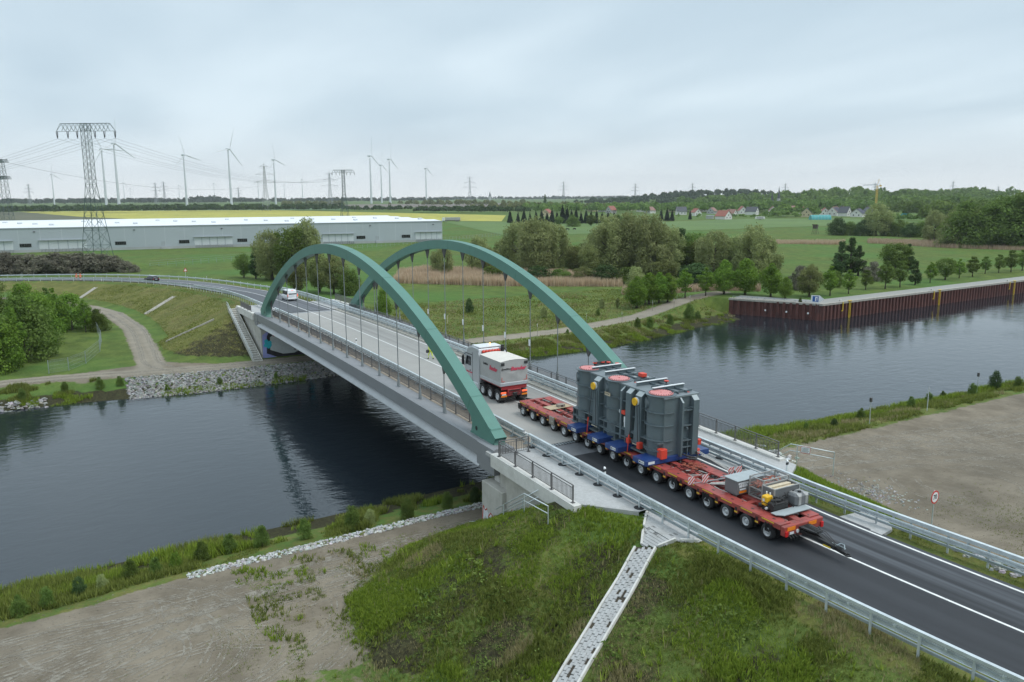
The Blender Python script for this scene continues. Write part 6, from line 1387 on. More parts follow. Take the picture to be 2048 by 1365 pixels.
# local: x along the facade (to the left in view), y to the back is negative (x cross up)
WL,WDp,WHh=300.,135.,10.9
def yb(v):return -v
b=MB();b.box(0,WL,yb(WDp),yb(.12),0,WHh-.35);b.build('wall','cladding',WH)
b=MB();b.box(-.3,WL+.3,yb(WDp+.3),yb(-.25),WHh-.34,WHh);b.build('parapet','dock_grey',WH)
b=MB();V=[]
for k in range(5):
    y0_,y1_=WDp*k/5,WDp*(k+1)/5;b.add([(.3,yb(y0_),WHh+.01),(WL,yb(y0_),WHh+.01),(WL,yb((y0_+y1_)/2),WHh+.55),(.3,yb((y0_+y1_)/2),WHh+.55)],[(0,1,2,3)][::1]);b.add([(.3,yb((y0_+y1_)/2),WHh+.55),(WL,yb((y0_+y1_)/2),WHh+.55),(WL,yb(y1_),WHh+.01),(.3,yb(y1_),WHh+.01)],[(0,1,2,3)])
b.build('roof','roof_white',WH)
pw=8.55;pmsh=MB();pmsh.bbox(.05,pw-.05,-.11,.0,1.15,WHh-.36,.02);me=pmsh.mesh('panel',['cladding'])
for i in range(35):inst('panel',me,WH,(pw*i,.0,0))
b=MB();b.box(0,WL,-.1,.06,0,1.1);b.build('plinth','plinth',WH)
WHT=MB();WHT.box(0,WL,-.11,-.015,1.2,WHh-.4);WHT.build('joint_strip','cladding_pale',WH)
for cx_ in [(194.16, 1.24)[0],(155.92, 1.25)[0],(128.57, 1.42)[0],(102.24, 1.66)[0],(69.34, 1.54)[0],(43.96, 1.9)[0],(20.08, 2.09)[0]]:
    w=thing('x','','') if 0 else None
    b=MB();b.box(cx_-2.3,cx_+2.3,.01,.10,2.35,3.95);f=b.build('window','steel_dark',WH)
    for k in range(5):b=MB();b.box(cx_-2.2+.9*k,cx_-1.42+.9*k,.101,.115,2.45,3.85);b.build('pane','glass_dark',f)
for a,c in (((198.77, 1.38)[0],(217.11, 1.92)[0]),((169.76, 1.19)[0],(189.05, 1.76)[0]),((106.63, 1.78)[0],(124.29, 2.25)[0]),((47.58, 1.99)[0],(63.57, 2.4)[0]),((0.22, 2.14)[0],(15.17, 2.5)[0])):
    x0_,x1_=min(a,c),max(a,c);n=5
    for k in range(n):
        xa=x0_+(x1_-x0_)*k/n;b=MB();b.bbox(xa+.2,xa+(x1_-x0_)/n-.2,.0,.10,1.2,5.1,.03);b.build('dock_door','cladding_pale',WH)
    b=MB();b.box(x0_,x1_,.0,.9,5.15,5.35);b.build('canopy','dock_grey',WH)
    b=MB()
    for k in range(14):b.box(x0_+(x1_-x0_)*k/14,x0_+(x1_-x0_)*k/14+.12,.12,.7,0.,1.5)
    b.build('dock_posts','dock_grey',WH,kind='stuff')
for px_ in ((137.79, 1.2)[0],(35.33, 1.69)[0]):
    b=MB();b.box(px_-.9,px_+.9,.01,.09,1.1,3.5);b.build('door','dock_grey',WH);b=MB();b.prism([(px_-3,0),(px_+1,0),(px_+1,1.1),(px_-.9,1.1)],'Y',.1,1.3);b.build('steps','plinth',WH)
for k,x in enumerate(np.arange(6,WL,9.)):
    b=MB();b.bbox(x-1.1,x+1.1,yb(22+16*(k%4)+1.1),yb(22+16*(k%4)-1.1),WHh+.3,WHh+1.2,.3);b.build('roof_light','cladding_pale',WH)
for px_ in ((190.26, 9.34)[0],(149.78, 9.41)[0],(111.4, 9.6)[0],(38.97, 9.75)[0],(5.07, 9.67)[0]):
    b=MB();b.bbox(px_-.4,px_+.4,.01,.35,8.9,9.3,.05);b.build('wall_lamp','steel_dark',WH)
# ---------------------------------------------------------------- pylons and wires
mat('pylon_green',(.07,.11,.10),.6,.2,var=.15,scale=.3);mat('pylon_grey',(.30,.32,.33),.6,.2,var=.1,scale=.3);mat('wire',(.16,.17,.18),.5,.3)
def lattice(b,P0,P1,w0,w1,n,t):
    """square lattice mast from z0 to z1"""
    for i in range(n):
        za,zc=P0+(P1-P0)*i/n,P0+(P1-P0)*(i+1)/n;a=w0+(w1-w0)*i/n;c=w0+(w1-w0)*(i+1)/n
        ca=[(-a,-a,za),(a,-a,za),(a,a,za),(-a,a,za)];cc=[(-c,-c,zc),(c,-c,zc),(c,c,zc),(-c,c,zc)]
        for k in range(4):
            j=(k+1)%4;b.beam(ca[k],cc[k],t);b.beam(ca[k],cc[j],t*.55);b.beam(ca[j],cc[k],t*.55);b.beam(cc[k],cc[j],t*.5)
def tpylon(loc,rz,H_,label,arm=11.5,m='pylon_green',t=.16):
    R=thing('power_pylon',label,'pylon',loc,rz,'power pylons')
    b=MB();lattice(b,0,H_*.56,H_*.08,H_*.027,5,t);lattice(b,H_*.56,H_,H_*.027,H_*.025,9,t*.85);b.build('mast',m,R)
    b=MB();zt,zb=H_,H_*.965;zl=H_*.945
    for y in(-.9,.9):
        b.beam((-arm*.82,y*.5,zt),(arm*.82,y*.5,zt),t*.8);b.beam((-arm,0,zl),(arm,0,zl),t*.8) if y<0 else None
        for k in range(12):
            x=-arm*.82+arm*1.64*k/12;b.beam((x,y*.5,zt),(x+arm*.137,0,zl),t*.5);b.beam((x,0,zl),(x+arm*.137,y*.5,zt),t*.4)
        b.beam((-arm,0,zl),(-arm*.82,y*.5,zt),t*.6);b.beam((arm,0,zl),(arm*.82,y*.5,zt),t*.6)
    b.build('cross_arm',m,R)
    for x in(-arm*.98,-arm*.62,-arm*.3,arm*.3,arm*.62,arm*.98):
        b=MB();b.tube([(x-.3,0,zl),(x-.12,0,zl-H_*.04),(x,0,zl-H_*.052),(x+.12,0,zl-H_*.04),(x+.3,0,zl)],.13,4);b.build('insulator','glass_dark',R)
    return R,zl-H_*.052,arm
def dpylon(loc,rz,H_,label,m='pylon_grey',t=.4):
    R=thing('power_pylon',label,'pylon',loc,rz,'power pylons');s=H_/60.
    b=MB();lattice(b,0,H_*.5,4.*s,1.6*s,4,t);lattice(b,H_*.5,H_*.93,1.6*s,.7*s,5,t*.85);b.beam((0,0,H_*.93),(0,0,H_),t);b.build('mast',m,R)
    for z,a in((.60,15.),(.76,12.),(.92,6.)):
        b=MB();b.beam((-a*s,0,H_*z),(a*s,0,H_*z),t);b.beam((-a*s,0,H_*z),(0,0,H_*(z+.045)),t*.8);b.beam((a*s,0,H_*z),(0,0,H_*(z+.045)),t*.8)
        for x in(-a*.95,-a*.55,a*.55,a*.95):b.beam((x*s,0,H_*z),(x*s,0,H_*z-3.2*s),t*.5)
        b.build('cross_arm',m,R)
    return R
pA=(-259.7, -21.3, -3.5);PA,zA_,armA=tpylon((pA[0],pA[1],-6.5),math.radians(58),51.5,'tall dark green lattice pylon with one wide arm in front of the warehouse')
pB=(-701.3, 217.4, -5.8);PB,_,_=tpylon((pB[0],pB[1],-6.5),math.radians(58),50.5,'distant lattice pylon with one wide arm rising behind the warehouse roof',t=.26)
pC=(-908.6, -82.3, 3.9);PC=thing('power_pylon','broad lattice pylon with two arms cut by the left edge','pylon',(pC[0],pC[1],-6.5),math.radians(30),'power pylons')
b=MB();lattice(b,0,46,5.2,3.2,6,.3);lattice(b,46,62,3.2,2.4,3,.28);b.build('mast','pylon_green',PC)
for z,a in((44,13),(61,11)):
    b=MB()
    for y in(-2.4,2.4):
        b.beam((-a,y,z),(a,y,z),.4);b.beam((-a*.8,y,z+3),(a*.8,y,z+3),.4);b.beam((-a,y,z),(-a*.8,y,z+3),.3);b.beam((a,y,z),(a*.8,y,z+3),.3)
        for k in range(8):x=-a*.8+a*1.6*k/8;b.beam((x,y,z),(x+a*.1,y,z+3),.25);b.beam((x+a*.1,y,z+3),(x+a*.2,y,z),.25)
    b.build('cross_arm','pylon_green',PC)
DP=[(532,331,1500,'left of the tallest pair of distant turbines'),(661,345,1800,'just left of the pylon behind the warehouse'),(940,353,2300,'over the ploughed field right of the last turbine'),(1127,363,2600,'above the conifer row'),(1270,367,3000,'left of the wooded hill'),(1384,367,3000,'above the wooded hill'),(1569,368,3000,'beside the dark twin spires'),(1748,368,3000,'behind the yellow crane'),(1903,366,2800,'above the right hand woods'),(1994,375,3600,'farthest right above the woods'),(60,372,3400,'faint at the far left'),(313,368,3600,'faint between two turbines'),(330,366,3700,'faint, right of another faint one'),(478,376,4200,'faint below the second tall turbine'),(1408,382,4500,'tiny beside the wooded hill')]
DPs=[(-1375.3, 287.5, 9.0),(-1634.9, 481.3, 6.5),(-1972.4, 985.3, 1.3),(-2093.3, 1379.1, -2.3),(-2277.5, 1809.9, -6.4),(-2146.6, 1966.7, -7.2),(-1922.5, 2192.2, -8.1),(-1700.3, 2374.7, -8.8),(-1403.2, 2336.0, -7.3),(-1699.1, 3091.4, -14.4),(-3308.6, -125.3, 5.1),(-3493.2, 312.7, 1.0),(-3589.5, 354.9, 0.3),(-4038.4, 738.7, -4.5),(-3222.4, 3013.3, -19.5)]
for (px,ty,ds,lb),q in zip(DP,DPs):
    hor=398.6-px*.0052;H_=23.5+(hor-ty)*ds/1600.;dpylon((q[0],q[1],-6.5),math.radians(50 if px<700 else 75),H_,'grey lattice pylon '+lb,t=.2+ds/9000.)
def span(label,a,b_,sag,r=.05,n=14):
    P=[(a[0]+(b_[0]-a[0])*i/n,a[1]+(b_[1]-a[1])*i/n,a[2]+(b_[2]-a[2])*i/n-sag*4*(i/n)*(1-i/n)) for i in range(n+1)];q=MB();q.tube(P,r,4);o=q.build('overhead_wire','wire',label=label,category='cable',group='overhead power wires');return o
pL=(-652.0, -195.9, 27.0)
ca,sa=math.cos(math.radians(58)),math.sin(math.radians(58))
for i,t in enumerate((-.98,-.62,-.3,.3,.62,.98)):
    a=(pA[0]+ca*armA*t,pA[1]+sa*armA*t,-6.5+zA_);c=(pB[0]+ca*armA*t,pB[1]+sa*armA*t,-6.5+44.5);d=(pL[0]+ca*armA*t,pL[1]+sa*armA*t,pL[2])
    span(f'power wire {ordn(i)} from the left between the two one armed pylons',a,c,11,.04)
    span(f'power wire {ordn(i)} from the left running off left from the dark green pylon',a,d,9,.04)
span('thick black power wire sagging from the left edge pylon towards the distant three armed pylon',(pC[0]+9,pC[1]+5,-6.5+61),(DPs[0][0],DPs[0][1],-6.5+45),16,.15,20)
# ---------------------------------------------------------------- wind turbines
mat('turbine_white',(.62,.64,.66),.4,var=.02);mat('turbine_foot',(.50,.56,.53),.5,var=.03)
def turbine(loc,hub,label,rot,face,m='turbine_white',simple=False):
    R=thing('wind_turbine',label,'wind turbine',loc,face,'wind turbines');s=hub/100.
    b=MB();b.smooth=True;b.cyl((0,0,0),(0,0,hub),2.4*s,1.05*s,12);b.build('tower','turbine_white',R)
    b=MB();b.bbox(-1.6*s,1.6*s,-3*s,5.5*s,hub-1.2*s,hub+2.2*s,.6*s);b.build('nacelle','turbine_white',R)
    b=MB();b.smooth=True;b.lathe([(.05,-6.2*s),(1.3*s,-5.4*s),(1.7*s,-3.9*s),(1.5*s,-3.0*s)],(0,0,hub+.5*s),10,'Y');b.build('hub','turbine_white',R)
    for k in range(3):
        a=math.radians(rot+120*k);b=MB();L_=40*s
        for (r0,c0,r1,c1) in((0,1.0,4,1.1),(4,1.3,9,1.9),(9,1.9,24,1.2),(24,1.2,40,.3)):
            d=Vector((math.sin(a),0,math.cos(a)));o_=Vector((0,-4.6*s,hub+.5*s));n_=Vector((math.cos(a),.25,-math.sin(a))).normalized()
            p0,p1=o_+d*r0*s,o_+d*r1*s;th=Vector((0,.28*s,0))
            V=[p0-n_*c0*s*.35-th,p0+n_*c0*s*.65,p0-n_*c0*s*.35+th,p1-n_*c1*s*.35-th*.6,p1+n_*c1*s*.65,p1-n_*c1*s*.35+th*.6];b.add(V,[(0,1,4,3),(1,2,5,4),(2,0,3,5),(0,2,1),(3,4,5)])
        b.build('blade','turbine_white',R)
TB=[(213,313,-28,20),(238,303,5,30),(374,320,-15,35),(463,308,18,40),(552,326,-12,52),(743,317,3,58),(764,334,2,60),(781,323,5,58),(853,340,2,60),(109,357,0,30),(250,370,10,40),(360,374,0,50),(430,370,5,50),(606,362,8,55),(518,365,0,50),(570,372,12,50),(263,380,0,50)]
TBs=[(-2607.1, 89.7, 1.6),(-2605.3, 123.3, 1.3),(-2587.8, 312.1, -0.2),(-2568.0, 440.9, -1.3),(-2833.4, 640.3, -4.5),(-2834.3, 996.0, -7.6),(-3102.8, 1136.0, -10.3),(-2809.9, 1062.7, -8.1),(-2851.1, 1228.1, -9.7),(-3309.8, -48.8, -0.9),(-5099.3, 298.7, -13.5),(-5469.2, 640.9, -18.5),(-5440.0, 849.4, -20.2),(-4745.3, 1239.6, -19.9),(-5390.4, 1118.0, -22.3),(-5548.4, 1326.4, -25.0),(-5895.0, 388.9, -18.5)]
TL=['left of the close pair right of the dark green pylon','right and taller of the close pair right of the dark green pylon','standing alone above the warehouse, blade raised','tall one above the warehouse with blades near vertical','slim one right of the three armed pylon','tallest left one of the trio past the warehouse pylon','shortest middle one of the trio past the warehouse pylon','right one of the trio past the warehouse pylon','standing alone right of the trio','small one left of the dark green pylon','tiny one behind the close pair','tiny faint one left of the lone turbine','tiny faint one between two tall ones','small dark faint one left of the warehouse pylon','tiny faint one left of the three armed pylon','tiny faint one right of the three armed pylon','tiniest faint one right of the close pair']
for (px,hy,rot,fc),q,lb in zip(TB,TBs,TL):
    ds=math.hypot(q[0]-90.2,q[1]+32.4);hor=398.6-px*.0052;hub=23.5+(hor-hy)*ds/1600.
    turbine((q[0],q[1],-6.5),hub,'white wind turbine, '+lb,rot,math.atan2(-32.4-q[1],90.2-q[0])+math.pi/2+math.radians(fc))
# ---------------------------------------------------------------- village
for n_,c in(('wall_white',(.66,.65,.62)),('wall_cream',(.55,.47,.30)),('wall_grey',(.40,.40,.39)),('roof_red',(.28,.095,.065)),('roof_brown',(.24,.13,.10)),('roof_slate',(.07,.075,.085)),('solar_dark',(.025,.03,.055)),('sheet_teal',(.06,.30,.30)),('metal_pale',(.45,.47,.49))):mat(n_,c,.7,var=.08,scale=.6)
def house(loc,rz,w,d,h,rh,wall,roof,label,solar=False,flat=False,cat='house'):
    R=thing('house',label,cat,loc,rz)
    b=MB()
    if flat:b.box(-w/2,w/2,-d/2,d/2,0,h)
    else:b.prism([(-d/2,0),(d/2,0),(d/2,h),(0,h+rh-.15),(-d/2,h)],'X',-w/2,w/2)
    b.build('wall',wall,R)
    b=MB()
    if flat:b.box(-w/2-.3,w/2+.3,-d/2-.3,d/2+.3,h,h+.3);RF=b.build('roof',roof,R)
    else:
        o=.5;sl=rh/(d/2)
        for s in(-1,1):
            V=[(-w/2-o,s*(d/2+o),h-sl*o),(w/2+o,s*(d/2+o),h-sl*o),(w/2+o,0,h+rh),(-w/2-o,0,h+rh)];V+=[(x,y,z+.25) for x,y,z in V]
            b.add(V,[(0,1,2,3),(4,5,6,7)[::-1],(0,1,5,4),(1,2,6,5),(3,0,4,7)])
        RF=b.build('roof',roof,R);q=MB();q.box(w*.2,w*.2+.8,-.4,.4,h+rh-.6,h+rh+.9);q.build('chimney','roof_brown',RF)
        if solar:
            q=MB();z=lambda y:h+rh*(1-abs(y)/(d/2))+.3;q.add([(-w*.45,-d*.47,z(-d*.47)),(w*.45,-d*.47,z(-d*.47)),(w*.45,-d*.06,z(-d*.06)),(-w*.45,-d*.06,z(-d*.06))],[(0,1,2,3)]);q.build('solar_panel','solar_dark',RF)
    for x in np.linspace(-w*.32,w*.32,3):
        q=MB();q.box(x-.55,x+.55,-d/2-.04,-d/2-.003,h*.35,h*.35+1.3);q.build('window','glass_dark',R)
    if not flat:
        for s in(-1,1):
            for y,z in((-d*.22,h*.35),(d*.22,h*.35),(0,h*1.05)):q=MB();q.box(*sorted((s*(w/2+.003),s*(w/2+.04))),y-.6,y+.6,z,z+1.3);q.build('window','glass_dark',R)
    return R
fr=math.radians
HS=[((-508.77, 544.83, -6.5),100,11,10,3.2,5.,'wall_white','roof_red','white gabled house with bright red roof at the meadow edge',0,0),
((-530.19, 546.89, -6.5),40,9,6,3.0,0,'wall_grey','metal_pale','low flat roofed shed left of the bright red roofed house',0,1),
((-632.61, 620.44, -6.5),80,9,8,4,4,'wall_white','roof_red','white gable peeping out right of the dark conifers',0,0),
((-713.66, 690.09, -6.5),40,14,8,3,1.5,'wall_grey','metal_pale','pale sheet metal roofed barn behind the conifers',0,0),
((-698.13, 706.85, -6.5),30,12,9,3.5,4,'wall_grey','roof_brown','brown red roof half hidden by trees behind the red roofed house',0,0),
((-672.6, 734.4, -6.5),60,12,9,4,5,'wall_white','roof_red','white house with red roof, left of the pair by the hedge',0,0),
((-625.53, 703.8, -6.5),115,12,9,4,5,'wall_white','roof_slate','white house with blue grey roof, right of the pair by the hedge',0,0),
((-605.86, 650.73, -6.5),110,9,8,3,4,'wall_white','roof_brown','small white gable behind shrubs right of the bright red roof',0,0),
((-861.48, 966.19, -6.5),30,20,12,6,4,'wall_grey','metal_pale','large grey building rising behind the pair of white houses',0,0),
((-650.36, 801.97, -6.5),30,18,11,4,5,'wall_cream','roof_brown','long house with brown red roof left of the solar roof house',0,0),
((-520.77, 679.59, -6.5),32,13,10,4,5,'wall_cream','roof_slate','cream house with dark solar panels on its roof',1,0),
((-786.01, 975.49, -6.5),30,12,9,5,4,'wall_grey','roof_slate','grey slate roof behind the cream solar house',0,0),
((-553.43, 746.14, -6.5),50,10,9,4,4,'wall_white','roof_red','white house with pale red roof behind the teal tunnel',0,0),
((-530.9, 735.59, -6.5),20,14,10,4.5,5,'wall_white','roof_brown','house with dark red roof and panels right of the teal tunnel',1,0),
((-509.52, 725.57, -6.5),100,10,9,4,6,'wall_white','roof_slate','white steep gable right of the dark red roof',0,0),
((-486.88, 718.74, -6.5),28,18,11,3.5,4.5,'wall_white','roof_slate','long white house with dark blue roof',1,0),
((-507.33, 762.26, -6.5),60,12,9,4,5,'wall_grey','roof_slate','grey gabled house at the right end of the village',0,0),
((-1067.9, 842.27, -6.5),40,18,12,5,6,'wall_white','roof_red','big house with a tall orange red roof among trees',0,0),
((-977.89, 790.74, -6.5),20,20,10,4,4,'wall_cream','roof_red','long low red roof beside the tall orange red one',0,0),
((-1059.83, 779.13, -6.5),70,12,9,6,4,'wall_white','roof_brown','tall white house behind the conifer row',0,0),
((-951.2, 694.88, -6.5),20,12,9,4,4,'wall_cream','roof_red','red roof showing between conifers',0,0),
((-729.34, 474.07, -6.5),40,12,9,4,4,'wall_cream','roof_red','orange red roof half hidden in the conifer row',0,0),
((-1369.93, 1752.4, -6.5),40,14,10,6,5,'wall_cream','roof_brown','cream house high among the trees left of the crane',0,0)]
for p,a,w,d,h,rh,wl,rf,lb,so_,fl in HS:house(p,fr(90-62+a+60),w*1.1,d*1.1,h*1.05,rh*1.05,wl,rf,lb,so_,bool(fl))
SV=[(-906.86, 683.19, -6.5),(-812.71, 629.13, -6.5),(-866.86, 723.88, -6.5),(-776.35, 667.83, -6.5),(-834.44, 756.85, -6.5),(-682.41, 640.85, -6.5),(-802.67, 789.16, -6.5),(-829.93, 873.33, -6.5),(-876.31, 952.2, -6.5),(-647.09, 761.94, -6.5),(-585.72, 709.99, -6.5),(-775.64, 926.64, -6.5),(-589.04, 744.18, -6.5),(-694.69, 898.99, -6.5),(-734.13, 967.39, -6.5),(-672.51, 921.55, -6.5),(-662.45, 931.78, -6.5),(-699.56, 1001.33, -6.5),(-564.41, 851.16, -6.5),(-632.67, 962.06, -6.5)]
_rh=random.Random(6)
for i,p in enumerate(SV):
    house(p,fr(_rh.choice([20,60,110,140])),_rh.uniform(10,14),_rh.uniform(8.5,10.5),_rh.uniform(3.5,5.),_rh.uniform(4,5.5),_rh.choice(['wall_white','wall_white','wall_cream','wall_grey']),_rh.choice(['roof_red','roof_brown','roof_slate','roof_brown']),f'small gabled house among the village trees, {ordn(i)} from the left of the back row')
# polytunnel
p=(-439.46, 602.36, -6.5);R=thing('polytunnel','teal green polytunnel at the edge of the meadow','polytunnel',p,fr(62));b=MB();b.smooth=True
V=[];n=10
for x in(-9.5,9.5):
    for i in range(n+1):t=math.pi*i/n;V.append((x,-4*math.cos(t),4.6*math.sin(t)))
b.add(V,[(i,i+1,n+2+i,n+1+i)[::-1] for i in range(n)]);b.smooth=False;b.add(V,[tuple(range(n+1)),tuple(range(2*n+1,n,-1))]);b.build('cover','sheet_teal',R)
b=MB()
for x in np.linspace(-9.4,9.4,7):b.tube([(x,-4.05*math.cos(math.pi*i/n),4.65*math.sin(math.pi*i/n)) for i in range(n+1)],.06,4)
b.build('hoops','metal_pale',R,kind='stuff')
p=(-455.74, 754.74, -6.5);R=thing('tent','small teal tent like shelter before the right hand woods','tent',p,fr(100));b=MB();b.prism([(-5,0),(5,0),(0,6)],'X',-4,4);b.build('cover','sheet_teal',R);b=MB();b.box(-4.05,-4.01,-1,1,0,2.5);b.build('door','steel_dark',R)
p=(-474.62, 559.56, -6.5);R=thing('caravan','white caravan parked under the village hedge','caravan',p,fr(40));b=MB();b.bbox(-4.5,4.5,-1.3,1.3,.5,2.9,.3);b.build('body','wall_white',R);b=MB();b.box(-3,3,-1.33,-1.305,1.5,2.2);b.build('window','glass_dark',R);b=MB()
for x in(-.6,.6):b.cyl((x,-1.31,.35),(x,-1.1,.35),.35,n=10)
b.build('wheels','tyre',R)
# spires, crane, stand, lorry, cows
def spire(p,h,label,r=2.2):
    R=thing('church_spire',label,'spire',p);b=MB();b.box(-r,r,-r,r,0,h*.5);b.build('tower','wall_grey',R);b=MB();b.cyl((0,0,h*.5),(0,0,h),r*1.25,.05,8);b.build('spire','roof_slate',R)
spire((-788.4, 925.7, 6.9)[:2]+(-6.5,),37,'right and taller of two dark pointed spires above the village trees',1.8);spire((-795.4, 919.3, 6.9)[:2]+(-6.5,),30,'left and lower of two dark pointed spires above the village trees',1.6)
spire((-3894.9, 2057.9, -11.7)[:2]+(-6.5,),52,'tiny distant church spire above the far woods',6)
p=(-594.1, 891.8, 4.0);CR=thing('tower_crane','yellow tower crane with a long pale jib above the village','crane',(p[0],p[1],-6.5),fr(-30))
mat('crane_yellow',(.62,.40,.06),.5,var=.05)
b=MB();lattice(b,0,35,.9,.9,14,.22);b.build('mast','crane_yellow',CR)
b=MB()
for y in(-.6,.6):b.beam((-43,y*.4,35.5),(10,y,35.5),.2)
b.beam((-43,0,36.6),(0,0,36.8),.2)
for k in range(22):b.beam((-43+2*k,0,36.6),(-42+2*k,.5,35.5),.12);b.beam((-42+2*k,-.5,35.5),(-41+2*k,0,36.6),.12)
b.build('jib','metal_pale',CR)
b=MB();b.beam((0,0,36),(4.,0,43),.35);b.beam((4,0,43),(10,0,35.5),.12);b.beam((4,0,43),(-30,0,36.6),.1);b.bbox(8,10.5,-1,1,33.5,35.4,.1);b.build('tower_head','crane_yellow',CR)
p=(-245.21, 365.92, -6.5);R=thing('hunting_stand','dark wooden hunting stand on stilts in the meadow','hunting stand',p,fr(20));b=MB()
for x in(-1,1):
    for y in(-1,1):b.beam((x*1.5,y*1.5,0),(x,y,3.4),.16)
b.build('leg_frame','bark',R);b=MB();b.box(-1.2,1.2,-1.2,1.2,3.4,5.4);b.prism([(-1.5,5.4),(1.5,5.4),(1.5,5.6),(-1.5,6.0)],'X',-1.5,1.5);b.build('cabin','bark',R)
b=MB();b.beam((1.2,-1.6,3.4),(1.6,-3.6,0),.1);b.beam((.6,-1.6,3.4),(1.0,-3.6,0),.1)
for k in range(7):t=k/7;b.beam((.62+.4*t,-1.7-1.9*t,3.3-3.3*t),(1.22+.4*t,-1.7-1.9*t,3.3-3.3*t),.08)
b.build('ladder','bark',R)
p=(-613.81, 294.29, -6.4);R=thing('lorry','white articulated lorry on the far field road by the rape field','lorry',p,fr(62));b=MB();b.bbox(-9,5.4,-1.3,1.3,1.2,4.,.1);b.build('trailer','tarp',R);b=MB();b.prism([(5.9,.8),(8.6,.8),(8.6,2.4),(8.3,3.7),(5.9,3.9)][::-1],'Y',-1.25,1.25);b.build('cab','car_white',R)
R.rotation_euler=(0,0,fr(62+180))
t,g=wheel_meshes(.5,.3,.3);rm=g.mesh('rim',['rim_white','hub_red'])
for x in(-7,-5.7,-4.4,4.6,7.4):
    for s in(-1,1):wheel(R,x,s*1.15,.5,s,t,rm)
b=MB();b.box(-9,8.4,-.9,.9,.75,1.19);b.build('chassis','hydraulic_black',R)
mat('cow_black',(.02,.018,.016),.8,var=.2)
def cow(p,rz,label):
    R=thing('cow',label,'cow',p,rz,'black cattle grazing on the pasture')
    N_=[(-.95,0,1.15,.26),(-.4,0,1.12,.34),(.3,0,1.12,.34),(.75,0,1.2,.26),(1.1,0,1.05,.17),(1.4,0,.65,.13),(1.6,0,.42,.10)];E_=[(0,1),(1,2),(2,3),(3,4),(4,5),(5,6)]
    for bx,s in((0,-1),(0,1),(3,-1),(3,1)):
        x=-.85 if bx==0 else .6;i=len(N_);N_+=[(x,s*.2,.85,.14),(x+(.08 if bx==0 else -.02),s*.2,.48,.08),(x-.02,s*.2,.06,.06)];E_+=[(bx,i),(i,i+1),(i+1,i+2)]
    i=len(N_);N_+=[(-1.2,0,1.2,.05),(-1.3,0,.6,.035)];E_+=[(0,i),(i,i+1)]
    i=len(N_);N_+=[(1.25,.2,.92,.04),(1.25,-.2,.92,.04)];E_+=[(5,i),(5,i+1)]
    me=bpy.data.meshes.new('body');me.from_pydata([n[:3] for n in N_],E_,[]);o=bpy.data.objects.new('body',me);COL.objects.link(o);o.modifiers.new('s','SKIN')
    for j,n in enumerate(N_):sv=me.skin_vertices[0].data[j];sv.radius=(n[3],n[3]);sv.use_root=(j==1)
    dg=bpy.context.evaluated_depsgraph_get();m2=bpy.data.meshes.new_from_object(o.evaluated_get(dg));bpy.data.objects.remove(o);m2.name='body';m2.materials.clear();m2.materials.append(MATS['cow_black']);inst('body',m2,R)
cow((-389.23, 277.21, -6.4),fr(30),'leftmost black cow grazing beside another under the round trees');cow((-380.29, 275.17, -6.4),fr(70),'middle black cow of the three on the pasture');cow((-380.88, 281.41, -6.4),fr(200),'rightmost black cow, grazing a little apart')
# ---------------------------------------------------------------- far woods, hedges, village trees
def wood(name,label,cat,spots,seed,m='leaf_far',per=46,cell=.30):
    """spots: arrays x,y,height -> one mass of crowns"""
    rng=np.random.default_rng(seed);P=[];T_=[];N2=[];S2=[]
    for x,y,z,h in spots:
        n=per;d=rng.normal(size=(n,3));d/=np.linalg.norm(d,axis=1,keepdims=True);r=h*rng.uniform(.34,.5)
        d[:,2]=np.abs(d[:,2])*1.0-.25
        P.append(np.array([x,y,z+h*.48])+d*np.array([r,r,h*.5])*rng.uniform(.75,1.08,(n,1)));N2.append(d+rng.normal(size=(n,3))*.4);T_.append(np.clip(.7*rng.random()+.4*rng.random(n)-.05,0,1));S2.append(np.full(n,h*cell))
    P=np.vstack(P);N2=np.vstack(N2);N2/=np.linalg.norm(N2,axis=1,keepdims=True);V,F=leafquads(P,N2,1.,1.25,rng);s=np.repeat(np.concatenate(S2),4)[:,None];C_=np.repeat(P,4,0);V=C_+(V-C_)*s
    me=npmesh(name,V,F,m,np.concatenate(T_));return inst(name,me,label=label,category=cat,kind='stuff')
rng=np.random.default_rng(5)
def band(pA_,pB_,n,h,depth,jit=1.,z=-6.5):
    out=[];a=np.array(pA_[:2]);b_=np.array(pB_[:2]);q=(b_-a);L_=np.linalg.norm(q);nrm=np.array([-q[1],q[0]])/L_
    for i in range(n):
        t=rng.random();p=a+q*t+nrm*rng.uniform(-.5,.5)*depth;out.append((p[0],p[1],z,h*rng.uniform(.7,1.25)*jit))
    return out
wood('far_wood','blue green belt of distant woods under the wind turbines','wood',band((-3783.0, -489.3, 15.9),(-3742.6, 688.5, 8.3),420,24,500)+band((-3577.9, 452.6, 10.0),(-3560.2, 571.3, 9.2),60,30,120)+band((-3742.6, 688.5, 8.3),(-3742.2, 1686.0, 1.9),260,22,400)+band((-4680.3, 2036.9, -1.4),(-3856.2, 3353.7, -9.0),330,24,500),3,per=26)
wood('hedge_belt','dark hedge belt along the far side of the rape field','hedge',band((-1464.8, -157.1, 16.2),(-1509.8, -46.2, 15.4),90,12,22)+band((-1469.8, -45.9, 15.5),(-1339.8, 420.5, 12.6),330,12.5,25)+band((-1292.2, 405.4, 12.7),(-1207.4, 493.2, 12.3),50,9,25)+band((-1065.5, 443.9, 12.7),(-904.2, 545.3, 12.3),120,9.5,30),4,m='leaf_dark',per=46,cell=.26)
